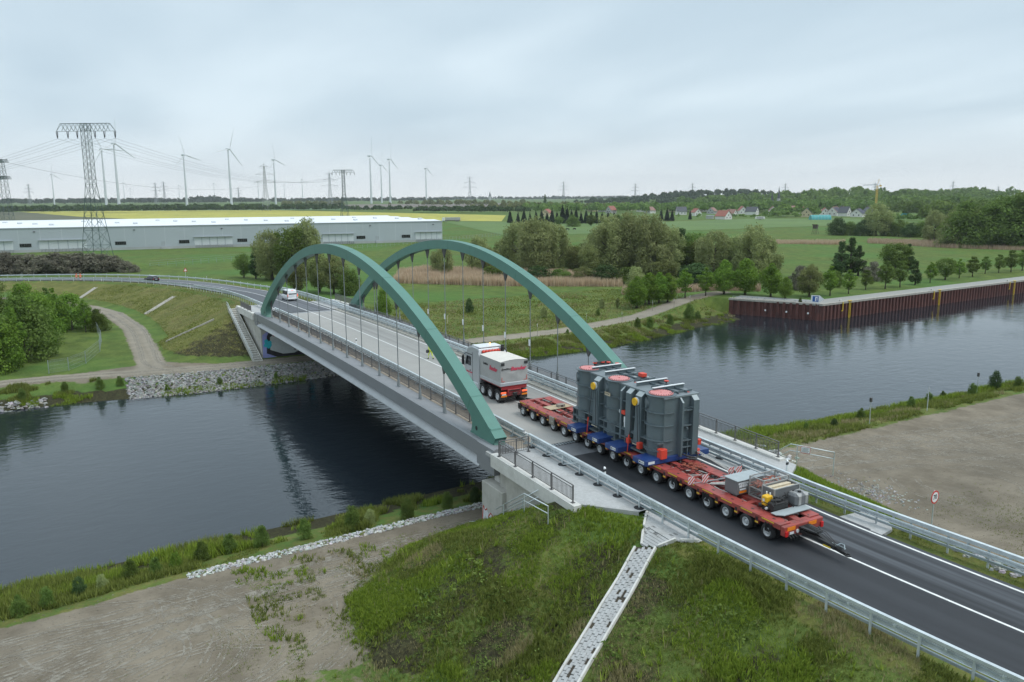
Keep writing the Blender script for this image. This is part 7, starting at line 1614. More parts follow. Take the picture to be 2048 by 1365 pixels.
wood('scattered_trees','pale bushy trees scattered along the ploughed field','wood',band((-2148.7, 494.2, 11.3),(-2098.3, 675.0, 10.1),36,14,120)+band((-2051.9, 805.1, 9.3),(-1663.4, 929.3, 9.0),60,15,150)+band((-1229.4, 680.7, 11.0),(-950.2, 747.1, 10.9),90,13,150),6,m='leaf_olive',per=46)
wood('village_trees','mixed green trees standing between and behind the village houses','wood',band((-926.4, 566.7, 12.1),(-824.1, 819.9, 10.6),190,13,220)+band((-817.5, 737.1, 11.1),(-632.1, 950.8, 9.9),190,13.5,160)+band((-783.9, 861.2, 10.3),(-649.8, 975.0, 9.8),130,16,180)+band((-537.3, 654.0, 11.9),(-525.8, 703.8, 11.6),12,13,40),7,m='leaf_green',per=70,cell=.22)
wood('village_shrubs','garden shrubs and hedges in front of the village houses','hedge',band((-592.9, 553.6, 12.5),(-503.6, 617.1, 12.2),26,4,40)+band((-528.1, 621.5, 12.2),(-502.2, 645.1, 12.0),14,7,40)+band((-420.1, 647.4, 12.1),(-360.4, 628.6, 12.3),40,6,30),8,m='leaf_green',per=46,cell=.26)
# wooded hills on the skyline
def hill(name,cx,cy,rx,ry,h,rz):
    n=28;V=[(0,0,h)];F=[]
    xs_=[];
    for k in range(1,9):
        r=k/8;zz_=h*(math.cos(math.pi*r)*.5+.5)-.3
        for i in range(n):a=2*math.pi*i/n;V.append((rx*r*math.cos(a),ry*r*math.sin(a),zz_))
    b=MB();b.smooth=True;F=[(0,1+i,1+(i+1)%n) for i in range(n)]
    for k in range(7):
        for i in range(n):j=(i+1)%n;F.append((1+k*n+i,1+k*n+n+i,1+k*n+n+j,1+k*n+j))
    b.add(V,F);o=b.build(name,'ground',kind='structure');o.location=(cx,cy,-6.5);o.rotation_euler=(0,0,rz);return o
def hill_wood(cx,cy,rx,ry,h,rz,n,th):
    out=[]
    for i in range(n):
        a=rng.random()*6.283;r=math.sqrt(rng.random())*.98;x,y=rx*r*math.cos(a),ry*r*math.sin(a);z=h*(math.cos(math.pi*r)*.5+.5)-.5
        out.append((cx+x*math.cos(rz)-y*math.sin(rz),cy+x*math.sin(rz)+y*math.cos(rz),-6.5+z,th*rng.uniform(.75,1.25)))
    return out
c1=(-1564.6, 1565.0, 5.0);c2=(-958.4, 1305.6, 7.3);c3=(-880.1, 1601.1, 5.5)
for (c,rx,ry,h) in((c1,420,260,25),(c2,330,260,18),(c3,420,330,16)):hill('hill',c[0],c[1],rx,ry,h,fr(60))
wood('hill_wood','wooded low hill on the skyline behind the village','wood',hill_wood(c1[0],c1[1],420,260,25,fr(60),420,17),11,per=34)
wood('hill_wood','dark woods rising behind the village to the right skyline','wood',hill_wood(c2[0],c2[1],330,260,18,fr(60),360,21)+hill_wood(c3[0],c3[1],420,330,16,fr(60),420,21)+band((-804.2, 1108.9, 8.7),(-403.2, 950.7, 10.2),170,20,120),12,m='leaf_green',per=60,cell=.2)
wood('right_wood','green woods closing the meadow at the right behind the hedge','wood',band((-314.7, 610.7, 12.5),(-177.8, 548.8, 13.0),110,17,60)+band((-473.9, 769.0, 11.3),(-244.7, 694.1, 12.0),90,17,60),15,m='leaf_green',per=170,cell=.12)
plant('poplar',(-1127.08, 715.71, -6.5),27,'slim dark poplar sticking up behind the conifer row')
# ---------------------------------------------------------------- air
hzv=MB();hzv.box(-9050,9050,-9050,9050,-7.6-4.5,285);HZ=hzv.build('haze',[],kind='stuff')
hm_=bpy.data.materials.new('haze_air');hm_.use_nodes=True;t_=hm_.node_tree;t_.nodes.clear();vo=t_.nodes.new('ShaderNodeVolumePrincipled');vo.inputs['Color'].default_value=(.93,.965,1.0,1);vo.inputs['Density'].default_value=.00007;vo.inputs['Anisotropy'].default_value=.2
oo=t_.nodes.new('ShaderNodeOutputMaterial');t_.links.new(vo.outputs[0],oo.inputs['Volume']);HZ.data.materials.append(hm_)

# ---------------------------------------------------------------- quay wall of steel sheet piles
mat('pile_rust',(.115,.044,.036),.75,.1,var=.3,scale=1.2,bump=.2,dirt=(.035,.022,.022),dscale=.7,damt=.7,streak=(1.5,1.5,.2))
mat('quay_gravel',(.28,.275,.255),.9,var=.1,scale=1.2,bump=.2,dirt=(.28,.27,.23),dscale=.3,damt=.5)
mat('sign_yellow',(.66,.46,.02),.5,var=.06);mat('sign_blue',(.02,.10,.33),.5,var=.04);mat('sign_red',(.55,.03,.03),.5,var=.03)
ZQ=-4.85
QW=thing('quay_wall','rust brown sheet pile wall of the quay with concrete capping','quay wall',(-18.4,99.6,WATER))
b=MB();b.add([(0,0,0),(.22,0,0),(.38,-.36,0),(.82,-.36,0),(.98,0,0),(1.2,0,0),(0,0,3.05),(.22,0,3.05),(.38,-.36,3.05),(.82,-.36,3.05),(.98,0,3.05),(1.2,0,3.05),(0,.05,3.05),(1.2,.05,3.05)],[(i,i+1,i+7,i+6) for i in range(5)]);PME=b.mesh('sheet_pile',['pile_rust'])
P=[Vector((x,y,WATER-.6)) for x,y in QUAY]
for a,c in zip(P[:-1],P[1:]):
    d=c-a;n=int(d.length/1.2);an=math.atan2(d.y,d.x)
    if a.y>265:continue
    for i in range(n):
        # the trough opens towards the water, on the right of the walking direction
        p=a+d*((i+.0)/n);inst('sheet_pile',PME,QW,p-QW.location,(0,0,an),(d.length/n/1.2,1,1.27))
b=MB();b.sweep([(-.42,3.62),(.55,3.62),(.55,4.03),(-.42,4.03)][::-1],[tuple(p) for p in P],close=True);b.build('capping','concrete_old',QW,world=True)
# gravel quay road behind the capping
qr=MB();PP=[(-49,104.5,ZQ),(-40,99.2,ZQ),(-31,101.,ZQ),(-20.4,103.,ZQ),(-25.3,182.,ZQ),(-30.8,262.,ZQ),(-42.8,420.,ZQ)]
qr.sweep([(-3.3,.02),(1.2,.02)],[(-22.4,99.9,ZQ),(-22.9,108,ZQ),(-27.2,182.,ZQ),(-32.6,262.,ZQ),(-44.6,420.,ZQ)]);qr.sweep([(-.6,.03),(4.2,.03)],[(-36,93.4,ZQ),(-30.6,96.2,ZQ),(-19.6,101.6,ZQ)][::1]);qr.build('quay_path','quay_gravel',kind='structure').location=(0,0,.1)
b=MB();b.smooth=True;q=[(-35.4,92.2),(-30.3,94.9),(-20.2,100.2)];b.tube([(x,y,ZQ+.55) for x,y in q],.06,6)
for i in range(12):t=i/11*2;k=min(1,int(t));f=t-k;x=q[k][0]*(1-f)+q[k+1][0]*f;y=q[k][1]*(1-f)+q[k+1][1]*f;b.cyl((x,y,ZQ),(x,y,ZQ+.55),.05,n=6)
b.build('quay_railing','galv_dull',label='low pipe railing on the return of the quay wall',category='railing')
for i,(s,wh) in enumerate(((8.5,'nearest to the quay corner'),(42,'second from the quay corner'),(76,'third from the quay corner'))):
    u=(Vector((-23.5,182,0))-Vector((-18.4,99.6,0))).normalized();p=Vector((-18.4,99.6,0))+u*s;an=math.atan2(u.y,u.x)
    R=thing('quay_ladder','yellow ladder and recess hook on the sheet pile wall, '+wh,'ladder',(p.x,p.y,WATER),an,'yellow quay ladders')
    b=MB()
    for y in(0,.5):b.box(y,y+.08,-.55,-.47,-.4,3.45)
    for k in range(11):b.box(0,.58,-.55,-.5,-.3+.31*k,-.24+.31*k)
    b.build('ladder','sign_yellow',R)
    b=MB();b.box(-.2,.75,-.62,-.25,3.44,3.53);b.build('head_plate','sign_yellow',R)
    b=MB();b.box(-2.15,-2.0,-.58,-.48,1.5,3.4);b.box(-2.5,-2.0,-.58,-.48,1.5,1.65);b.build('mooring_hook','sign_yellow',R)
    b=MB();b.cyl((-2.3,.1,3.43),(-2.3,.1,3.8),.16,n=10);b.cyl((-2.3,.1,3.8),(-2.3,.1,3.88),.24,n=10);b.build('bollard','concrete_light',R)
for i,(x,y) in enumerate(((-28,94.5),(-24.2,96.5),(-20.4,98.5))):
    b=MB();b.bbox(-.16,.16,-.06,.06,-.16,.16,.03);o=b.build('wall_marker','white_paint',label=f'small white square marker on the return of the quay wall, {ordn(i)} from the left',category='marker');o.location=(x+.25,y-.52,-6.6);o.rotation_euler=(0,0,math.radians(27))
p=(-18.91, 98.7, -4.85);R=thing('waterway_sign','white arrow shaped waterway sign with blue square at the quay corner','sign',p,math.radians(38))
b=MB()
for x in(-.35,.35):b.cyl((x,.05,0),(x,.05,1.0),.05)
b.build('posts','galvanised',R)
b=MB();b.prism([(-1.0,.55),(.62,.55),(1.45,1.28),(.62,2.0),(-1.0,2.0)],'Y',-.02,.03);b.build('board','white_paint',R)
b=MB();b.box(-.72,.42,-.03,-.021,.72,1.84);b.mi=1;b.box(-.22,-.02,-.036,-.031,.85,1.7);b.box(-.02,.22,-.036,-.031,1.5,1.7);b.box(.12,.22,-.036,-.031,.95,1.5);b.build('symbol',['sign_blue','white_paint'],R)
# ---------------------------------------------------------------- stones
mat('stone_pale',(.30,.295,.28),.9,var=.25,scale=1.5,bump=.2,attr='tint');mat('stone_white',(.47,.47,.455),.9,var=.15,scale=2,attr='tint')
mat('clod',(.19,.165,.13),.95,var=.3,scale=3,attr='tint')
def stones(name,label,pts,size,m,seed):
    rng=np.random.default_rng(seed);base=np.array([(-1,-.8,-.5),(1,-.9,-.5),(.9,.9,-.5),(-.9,1,-.5),(-.7,-.6,.45),(.75,-.5,.5),(.6,.7,.4),(-.6,.6,.55)],float)
    fq=np.array([(3,2,1,0),(4,5,6,7),(0,1,5,4),(1,2,6,5),(2,3,7,6),(3,0,4,7)])
    n=len(pts);V=np.repeat(base[None],n,0)*(1+.17*rng.normal(size=(n,8,3)));s=size*rng.uniform(.5,1.3,(n,1,1));V=V*s*np.array([1,.8,.75])*.5
    a=rng.random(n)*6.28;c,s_=np.cos(a),np.sin(a);x=V[:,:,0]*c[:,None]-V[:,:,1]*s_[:,None];y=V[:,:,0]*s_[:,None]+V[:,:,1]*c[:,None]
    t=rng.normal(size=n)*.5;z=V[:,:,2]*np.cos(t)[:,None]+x*np.sin(t)[:,None];x=x*np.cos(t)[:,None]-V[:,:,2]*np.sin(t)[:,None]
    V=np.stack([x,y,z],-1)+np.array(pts)[:,None,:];F=(np.arange(n)[:,None,None]*8+fq[None]).reshape(-1,4)
    me=npmesh(name,V.reshape(-1,3),F,m);k=rng.uniform(.55,1.15,n)[:,None]*(1+.05*rng.normal(size=(n,3)));col=np.ones((n,8,4));col[:,:,:3]=k[:,None,:]
    at=me.attributes.new('tint','FLOAT_COLOR','POINT');at.data.foreach_set('color',col.reshape(-1,4).astype(np.float32).ravel());return inst(name,me,label=label,category='stones',kind='stuff')
def bank_pts(tab,y0,y1,u0,u1,n,seed,lift=.08):
    rng=np.random.default_rng(seed);y=rng.uniform(y0,y1,n);u=rng.uniform(u0,u1,n);t=np.interp(y,tab[:,0],tab[:,1]);w_=np.interp(y,tab[:,0],tab[:,2]);x=t+(w_-t)*u;return np.stack([x,y,H(x,y)+lift],-1)
stones('riprap','pale grey rubble stones covering the canal bank below the mural abutment',bank_pts(_fb,-27,9,.02,1.12,5200,1),.34,'stone_pale',1)
stones('riprap','a few pale stones in the grass at the water edge on the left',bank_pts(_fb,-46,-36,.7,1.05,120,2),.5,'stone_pale',2)
stones('stone_strip','strip of white rubble along the dirt path on the near bank',np.vstack([bank_pts(_nb,-27.5,-2,-.09,.04,1100,3,.03)]),.21,'stone_white',3)
_r3=np.random.default_rng(8);xy=np.stack([_r3.normal(size=260)*.9+43.6,_r3.normal(size=260)*1.6+16.2],-1);stones('stone_patch','patch of white rubble in the grass behind the right railing',np.c_[xy,H(xy[:,0],xy[:,1])+.05],.42,'stone_white',5)
xy=np.stack([_r3.normal(size=420)*1.3+40.2,_r3.uniform(9,24,420)],-1);stones('stone_patch','white rubble along the right hand canal bank below the railing',np.c_[xy,H(xy[:,0],xy[:,1])+.05],.42,'stone_white',6)
_t=(51.17, 22.47, -6.5);xy=np.stack([_r3.normal(size=330)*1.6+_t[0],_r3.normal(size=330)*1.1+_t[1]],-1);stones('stone_patch','scatter of pale stones in the sand behind the right barrier',np.c_[xy,H(xy[:,0],xy[:,1])+.0],.2,'stone_pale',7)
_t=(69.62, 6.65, -1.06);xy=np.stack([_r3.normal(size=50)*.9+_t[0],_r3.normal(size=50)*.4+_t[1]],-1);stones('stone_patch','few white stones on the verge under the right barrier',np.c_[xy,H(xy[:,0],xy[:,1])+.05],.34,'stone_white',9)
_r3=np.random.default_rng(18);xy=np.r_[np.stack([_r3.uniform(38.5,60,3400),_r3.uniform(-46,-3,3400)],-1),np.stack([_r3.uniform(39,66,2600),_r3.uniform(12,60,2600)],-1)];_z=H(xy[:,0],xy[:,1]);_k=_z-base_z(xy[:,0],xy[:,1])<.4
stones('pebbles','small clods and pebbles strewn over the sandy ground',np.c_[xy,_z+.0][_k],.08,'clod',10)
# ---------------------------------------------------------------- drainage channels
def hz3(x,y,dz=0):return Vector((x,y,ground(x,y)+dz))
CA,CB_,CC=(59.12, -7.08, -1.29),(60.59, -10.88, -3.06),(63.18, -15.07, -4.88)
DC=thing('drainage_channel','cobbled drainage channel with kerbs running down the grass slope from the near barrier','drainage channel',(CA[0],CA[1],CA[2]))
pv=[];
for i in range(4):
    b=MB();b.bbox(-.152,.152,-.08,.08,-.06,.04+.012*i,.012);pv.append(b.mesh('paving_stone',['paver']))
b=MB();b.bbox(-.538,.538,-.06,.06,-.14,.10,.012);KRB=b.mesh('kerb_stone',['concrete_light'])
d0=Vector((CC[0]-CA[0],CC[1]-CA[1],0)).normalized();n0=Vector((-d0.y,d0.x,0));LEN=(Vector(CC[:2])-Vector(CA[:2])).length
_rp=random.Random(31);cnt=0
def lay(me,name,R,x,y,an,dz,jit=.0):
    p=hz3(x,y,dz+_rp.uniform(-jit,jit));e=.25;gx_=(ground(x+e,y)-ground(x-e,y))/(2*e);gy_=(ground(x,y+e)-ground(x,y-e))/(2*e)
    nrm=Vector((-gx_,-gy_,1)).normalized();u=Vector((math.cos(an),math.sin(an),gx_*math.cos(an)+gy_*math.sin(an))).normalized();v=nrm.cross(u);nrm=u.cross(v)
    o=inst(name,me,R);m=Matrix((u,v,nrm)).transposed().to_4x4();m.translation=p-R.location;o.matrix_basis=m;return o
an=math.atan2(d0.y,d0.x)
rows_=int(LEN/.31)
for i in range(rows_):
    for j in range(6):
        if cnt>=290:break
        if _rp.random()<(.22 if j>2 and (i//3)%4 else .05):continue
        s=.31*i+.15+(.15 if j%2 else 0);q=Vector(CA[:2]).to_3d()+d0*s+n0*(-.4125+.165*j);lay(pv[_rp.randrange(4)],'paving_stone',DC,q.x,q.y,an+_rp.gauss(0,.03),.05,.012);cnt+=1
for i in range(int(LEN)+1):
    for sd in(-1,1):
        q=Vector(CA[:2]).to_3d()+d0*(i+.5)+n0*(sd*.58);lay(KRB,'kerb_stone',DC,q.x,q.y,an,.06)
b=MB()
V=[]
for i in range(40):
    s=LEN*i/39
    for k in(-.54,0,.54):q=Vector(CA[:2]).to_3d()+d0*s+n0*k;V.append((q.x,q.y,ground(q.x,q.y)+.055))
b.add(V,[(i*3+k,i*3+k+1,i*3+k+4,i*3+k+3) for i in range(39) for k in range(2)]);b.build('channel_bed','earth_crumbs',DC,world=True)
# paved inlet under the barrier
IN=thing('paved_inlet','triangular paved inlet under the near barrier feeding the cobbled channel','paving',(58,-5.4,zroad(58)))
tri=[(56.39, -4.81, -0.69)[:2],(58.86, -7.14, -1.32)[:2],(59.64, -6.81, -1.16)[:2],(60.85, -4.82, -0.8)[:2],(59.84, -4.14, -0.77)[:2]]
def inside(x,y,poly):
    c=False;n=len(poly)
    for i in range(n):
        x1_,y1_=poly[i];x2_,y2_=poly[(i+1)%n]
        if (y1_>y)!=(y2_>y) and x<(x2_-x1_)*(y-y1_)/(y2_-y1_)+x1_:c=not c
    return c
b=MB();b.bbox(-.138,.138,-.077,.077,-.05,.03,.006);SM=b.mesh('paving_stone',['paver'])
xs_=[p[0] for p in tri];ys_=[p[1] for p in tri];cnt=0
for i in range(int((max(xs_)-min(xs_))/.28)):
    for j in range(int((max(ys_)-min(ys_))/.15)):
        x=min(xs_)+.28*i+(.14 if j%2 else 0);y=min(ys_)+.15*j
        if inside(x,y,tri) and cnt<295 and _rp.random()>.05:lay(SM,'paving_stone',IN,x,y,0,.085,.004);cnt+=1
b=MB();
for i in range(int((max(xs_)-min(xs_))/.3)+1):
    for j in range(int((max(ys_)-min(ys_))/.3)+1):
        x,y=min(xs_)+.3*i,min(ys_)+.3*j
        if inside(x+.15,y+.15,tri):b.quad(*[(a,c,ground(a,c)+.095) for a,c in((x,y),(x+.3,y),(x+.3,y+.3),(x,y+.3))]);b.build('bed','paver',IN,world=True)
KR2=MB();KR2.bbox(-.492,.492,-.06,.06,-.14,.11,.012);KR2=KR2.mesh('kerb_stone',['concrete_light'])
for a,c in((tri[0],tri[1]),(tri[2],tri[3])):
    L_=math.dist(a,c);n=int(L_);an_=math.atan2(c[1]-a[1],c[0]-a[0])
    for i in range(n):f=(i+.5)/n;lay(KR2,'kerb_stone',IN,a[0]+(c[0]-a[0])*f,a[1]+(c[1]-a[1])*f,an_,.08)
def trough(label,a,c,w=.9):
    R=thing('drainage_channel',label,'drainage channel',a,0,'concrete channels on the far embankment');n=12;b=MB()
    P_=[hz3(a[0]+(c[0]-a[0])*i/n,a[1]+(c[1]-a[1])*i/n,.05) for i in range(n+1)];b.sweep([(-w/2,.12),(-w/2+.12,.12),(-w/2+.2,0),(w/2-.2,0),(w/2-.12,.12),(w/2,.12),(w/2,-.15),(-w/2,-.15)],P_,close=True);b.build('trough','concrete_old',R,world=True)
trough('pale concrete channel on the dry far embankment, right of the two slanting ones',(-94.29, -12.68, -3.85),(-85.67, -19.21, -6.08));trough('pale concrete channel on the dry far embankment, left of the two slanting ones',(-132.46, -26.47, -4.76),(-124.03, -30.17, -6.23),.8);trough('thin concrete channel along the foot of the brown slope by the far stairs',(-45.89, -12.18, -2.51),(-47.25, -19.53, -5.7),.7)
# right side inlet
R=thing('paved_inlet','pale paved inlet in the verge behind the trailer tail','paving',(63.3,5.5,zroad(63)-.1));b=MB();b.prism([(62.2,4.0),(65.0,4.05),(64.8,5.2),(63.4,6.6),(62.4,6.3)],'Z',float(zroad(63.4))-.2,float(zroad(63.4))-.03);b.build('slab','paver',R,world=True)
# ---------------------------------------------------------------- signs, posts, stakes
p=(58.74, 18.51, -6.41);R=thing('speed_sign','round white speed limit sign with red rim reading 70 on a grey pole','sign',p,math.radians(4));b=MB();b.smooth=True;b.cyl((0,0,-.2),(0,0,3.3),.045,n=10);b.build('pole','galvanised',R)
b=MB();b.smooth=True;b.cyl((.05,0,2.85),(.075,0,2.85),.47,n=32);b.mi=1;b.cyl((.076,0,2.85),(.079,0,2.85),.37,n=32);FC=b.build('disc',['sign_red','white_paint'],R)
lettering('70',.46,'letter_black',FC,(.083,0,2.85),(math.pi/2,0,math.pi/2),bold=.012,ext=.002)
def marker(p,label,h=.95,rz=0):
    R=thing('marker_post',label,'marker post',p,rz,'white roadside marker posts');b=MB();b.prism([(-.06,0),(.06,0),(.06,h-.06),(-.06,h)],'Y',-.05,.05);b.build('post','white_paint',R);b=MB();b.prism([(-.063,h-.34),(.063,h-.28),(.063,h-.12),(-.063,h-.18)],'Y',-.053,.053);b.build('band','letter_black',R)
zb_=lambda s,o,dz=.1:road_at(s,o,dz)
marker(zb_(52.2,-4.75,.05),'white marker post rising behind the near left barrier beside the transformer',1.1)
marker(zb_(57.6,5.1,.1),'white marker post with black band at the right barrier behind the warning boards',1.5)
marker(zb_(4.5,-4.7,.12),'white marker post on the left barrier halfway along the bridge',1.3)
marker((57.5, -6.36, -0.72) if 0 else zb_(-64,5.9,.0),'white marker post where the thick right barrier begins beyond the far arch',1.2)
marker(zb_(-98.,-6.,.0),'white marker post at the start of the close left barrier',1.2);marker(zb_(-78,-5.0,.0),'white marker post midway along the close left barrier',1.25)
marker(zb_(-118,6.2,.0),'white marker post on the outside of the far bend by the triangle sign',1.1);marker(zb_(-186,6.2,.0),'white marker post at the far left of the bend',1.1);marker(zb_(-146,-5.6,0),'white marker post right beside the orange workers',1.1)
p=zb_(-131,8.2,-.5);R=thing('warning_sign','small white triangle warning sign with red edge beside the far bend','sign',p,math.radians(25));b=MB();b.cyl((0,0,0),(0,0,2.4),.05);b.build('pole','galvanised',R);b=MB();b.prism([(-.6,2.2),(.6,2.2),(0,3.2)],'X',.03,.06);b.mi=1;b.prism([(-.36,2.33),(.36,2.33),(0,2.93)],'X',.061,.066);b.build('board',['sign_red','white_paint'],R)
for i,q in enumerate(((-25.23, 37.03, -6.5),(-30.75, 50.98, -6.5),(-29.28, 58.06, -6.5),(-36.72, 71.39, -6.12),(-35.2, 75.76, -5.84),(-35.88, 80.64, -5.5))):
    R=thing('path_stake',f'thin stake with a small white tag beside the canal path, {ordn(i)} from the left','stake',q,math.radians(-35),'stakes along the canal path');b=MB();b.cyl((0,0,0),(0,0,1.7),.035);b.build('stake','wood_grey',R);b=MB();b.box(-.22,.22,-.05,-.03,1.55,2.1);b.build('tag','white_paint',R)
p=(-45.24, 29.28, -6.5);b=MB();b.cyl((0,0,0),(.05,0,1.6),.05);o=b.build('marker_stake','timber',label='pale wooden stake in the rough grass under the right arch',category='stake');o.location=p
for i,(q,h,tilt,box) in enumerate((((38.26, 39.28, -6.5),2.5,.12,1),((38.12, 49.14, -6.5),2.7,0,0),((34.82, 64.0, -7.23),2.3,.02,1),((34.07, 75.58, -7.45),2.6,0,1))):
    R=thing('bank_post','slim grey post on the right bank, '+('tilted with a dark head, nearest','bare and upright between two with heads','with a dark box beside the big bush','with a dark head at the right edge')[i],'post',q,0,'posts on the right bank');R.rotation_euler=(tilt,tilt*.6,0);b=MB();b.cyl((0,0,-.2),(0,0,h),.045);b.build('pole','galvanised',R)
    if box:b=MB();b.bbox(-.12,.12,-.10,.10,h-.05,h+.42,.02);b.build('head','steel_dark',R)
# wire fence round the plot on the left bank
R=thing('wire_fence','wire mesh fence with grey posts round the grassy plot on the left bank','fence',(-72.25, -29.08, -6.5));FP=[(-77.51, -28.9, -6.5),(-57.72, -28.45, -6.5),(-47.92, -29.06, -6.5),(-38.7, -31.23, -6.5),(-34.51, -33.44, -6.5),(-33.73, -35.85, -6.5)]
for q in FP:b=MB();b.cyl((0,0,0),(0,0,1.9),.04);b.build('post','galv_dull',R).location=Vector(q)-R.location
b=MB()
for a,c in zip(FP[:-1],FP[1:]):
    for z in(.1,.6,1.1,1.6,1.85):b.beam(Vector(a)+Vector((0,0,z)),Vector(c)+Vector((0,0,z)),.012)
    for k in range(1,40):
        q=Vector(a)+(Vector(c)-Vector(a))*(k/40);b.beam(q+Vector((0,0,.1)),q+Vector((0,0,1.85)),.006)
b.build('mesh','galv_dull',R,world=True,kind='stuff')
b=MB();b.beam(Vector(FP[0])+Vector((0,0,1.8)),Vector(FP[0])+Vector((-1.3,-.7,0)),.05);b.build('brace','galvanised',R,world=True)
# fence in front of the warehouse
R=thing('mesh_fence','long low mesh fence on the grass in front of the warehouse','fence',(-238.86, 51.78, -6.5));A_,B_=(-207.52, -7.49, -5.76),(-339.99, 199.84, -6.5);b=MB();A_=Vector(A_);B_=Vector(B_)
for k in range(70):
    q=A_+(B_-A_)*(k/69);q.z=-6.5;b.cyl(q,q+Vector((0,0,1.8)),.05,n=5)
for z in(.3,1.0,1.75):b.beam(A_+Vector((0,0,z)),B_+Vector((0,0,z)),.04)
b.build('fence','galv_dull',R,world=True,kind='stuff')
# ---------------------------------------------------------------- grass, weeds, reeds
def blades(name,label,pts,hts,m,seed,nb_=5,w=.022,lean=.35,spread=.12,cat='grass'):
    """tufts of pointed blades, each one bent triangle pair"""
    rng=np.random.default_rng(seed);n=len(pts);P=np.repeat(np.asarray(pts,float),nb_,0);h=np.repeat(np.asarray(hts,float),nb_)*rng.uniform(.55,1.2,n*nb_);N_=n*nb_
    a=rng.random(N_)*6.283;P=P+np.stack([np.cos(a)*spread*rng.random(N_),np.sin(a)*spread*rng.random(N_),-.04*np.ones(N_)],-1)
    a2=rng.random(N_)*6.283;d=np.stack([np.cos(a2),np.sin(a2),np.zeros(N_)],-1);s=np.stack([-np.sin(a2),np.cos(a2),np.zeros(N_)],-1);l=lean*rng.uniform(.3,1.6,N_)
    wd=(w*rng.uniform(.7,1.4,N_)*(.6+h))[:,None];mid=P+np.array([0,0,1.])*(h*.6)[:,None]+d*(h*l*.35)[:,None];top=P+np.array([0,0,1.])*(h*(1-.25*l))[:,None]+d*(h*l)[:,None]
    k_=4 if name=='embankment_grass' and seed<4 else 3;V=(np.stack([P-s*wd,P+s*wd,mid+s*wd*.7,top],1) if k_==4 else np.stack([P-s*wd,P+s*wd,top],1)).reshape(-1,3)
    me=npmesh(name,V,np.arange(k_*N_).reshape(N_,k_),m,np.clip(np.repeat(rng.random(n),nb_)*.6+rng.random(N_)*.4,0,1));return inst(name,me,label=label,category=cat,kind='stuff')
def weeds(name,label,pts,size,m,seed,nl=7,cat='weeds'):
    rng=np.random.default_rng(seed);n=len(pts);P=np.repeat(np.asarray(pts,float),nl,0);N_=n*nl;s=np.repeat(size*rng.uniform(.5,1.4,n),nl)
    P=P+rng.normal(size=(N_,3))*s[:,None]*np.array([.55,.55,.3])+np.array([0,0,1])*(s*.55)[:,None];d=rng.normal(size=(N_,3))*.7+np.array([0,0,.9]);d/=np.linalg.norm(d,axis=1,keepdims=True)
    V,F=leafquads(P,d,1.,1.5,rng);C_=np.repeat(P,4,0);V=C_+(V-C_)*np.repeat(s*.42,4)[:,None]
    me=npmesh(name,V,F,m,np.clip(np.repeat(rng.random(n),nl)*.6+.4*rng.random(N_),0,1));return inst(name,me,label=label,category=cat,kind='stuff')
def scatter(n,x0,x1,y0,y1,seed,keep):
    rng=np.random.default_rng(seed);x=rng.uniform(x0,x1,n);y=rng.uniform(y0,y1,n);z=H(x,y);d,s,sg=road_near(x,y);k=keep(x,y,z,d,s,sg,rng);x,y,z=x[k],y[k],z[k];return np.stack([x,y,z],-1)
_ca=np.array([CA[:2],CC[:2]]);
def off_channel(x,y):
    d,_=_poly_d(_ca,x,y);k=d>.78
    inn=np.array([inside(a,b,tri) for a,b in zip(x,y)]) if len(x)<200000 else np.zeros(len(x),bool);return k&~inn
off_pave=lambda x,y,d,s,sg:~((d<np.where(sg<0,np.where(s<53.7,8.6,8.6-(s-53.7)*.95),8.5-(s>55.6)*(s-55.6)*1.6))&(s>42)&(s<57.6))
slope=lambda x,y,z,d,s,sg,r:(sg<0)&(d>4.5)&(z-base_z(x,y)>-.02+.35*(vnoise(x,y,.8,31)-.45))&off_channel(x,y)&off_pave(x,y,d,s,sg)&(r.random(len(x))<.12+1.05*vnoise(x,y,1.2,12)*(.06+.94*np.clip((z-base_z(x,y))/.8,0,1)))&~((x<54.4)&(d<9.)&(s<54))
p=scatter(150000,40,92,-25,-4,21,slope);hh=.10+.42*vnoise(p[:,0],p[:,1],1.7,3)**1.8
q=vnoise(p[:,0],p[:,1],3.4,9);lush=(q>.56)|((p[:,0]<58)&(p[:,1]>-12)&(q>.3));dry=(q<.24)
blades('embankment_grass','tufts of green grass on the near embankment slope',p[~lush&~dry],hh[~lush&~dry],'grass_blade',1,5);blades('embankment_grass','bright lush grass near the top of the near embankment',p[lush],hh[lush]*1.1,'grass_lush',2,5);blades('dry_grass','pale dry grass stalks scattered on the near embankment',p[dry],hh[dry],'grass_dry',3,4)
p=scatter(46000,41,90,-24,-5,22,lambda x,y,z,d,s,sg,r:slope(x,y,z,d,s,sg,r)&(d>7)&(vnoise(x,y,2.8,5)>.42));weeds('weeds','leafy weeds growing through the grass of the near embankment',p,.11,'weed_leaf',4,7)
p=scatter(5000,50,90,-24,-7,23,lambda x,y,z,d,s,sg,r:slope(x,y,z,d,s,sg,r)&(vnoise(x,y,2.2,15)>.6));weeds('weeds','larger dark leafy weeds on the near embankment',p,.24,'weed_leaf',5,9)
p=scatter(3000,42,90,-23,-5,27,lambda x,y,z,d,s,sg,r:slope(x,y,z,d,s,sg,r)&(d>6.5)&(vnoise(x,y,2.1,19)>.45));blades('tall_tufts','taller fresh tufts standing out on the near embankment',p,np.full(len(p),.45),'grass_lush',14,9,.03,.5,.16)
p=scatter(2200,42,90,-23,-5,28,lambda x,y,z,d,s,sg,r:slope(x,y,z,d,s,sg,r)&(d>6.5));blades('dead_stalks','thin dead stalks between the grass of the near embankment',p,np.full(len(p),.5),'grass_dry',15,3,.02,.25,.1)
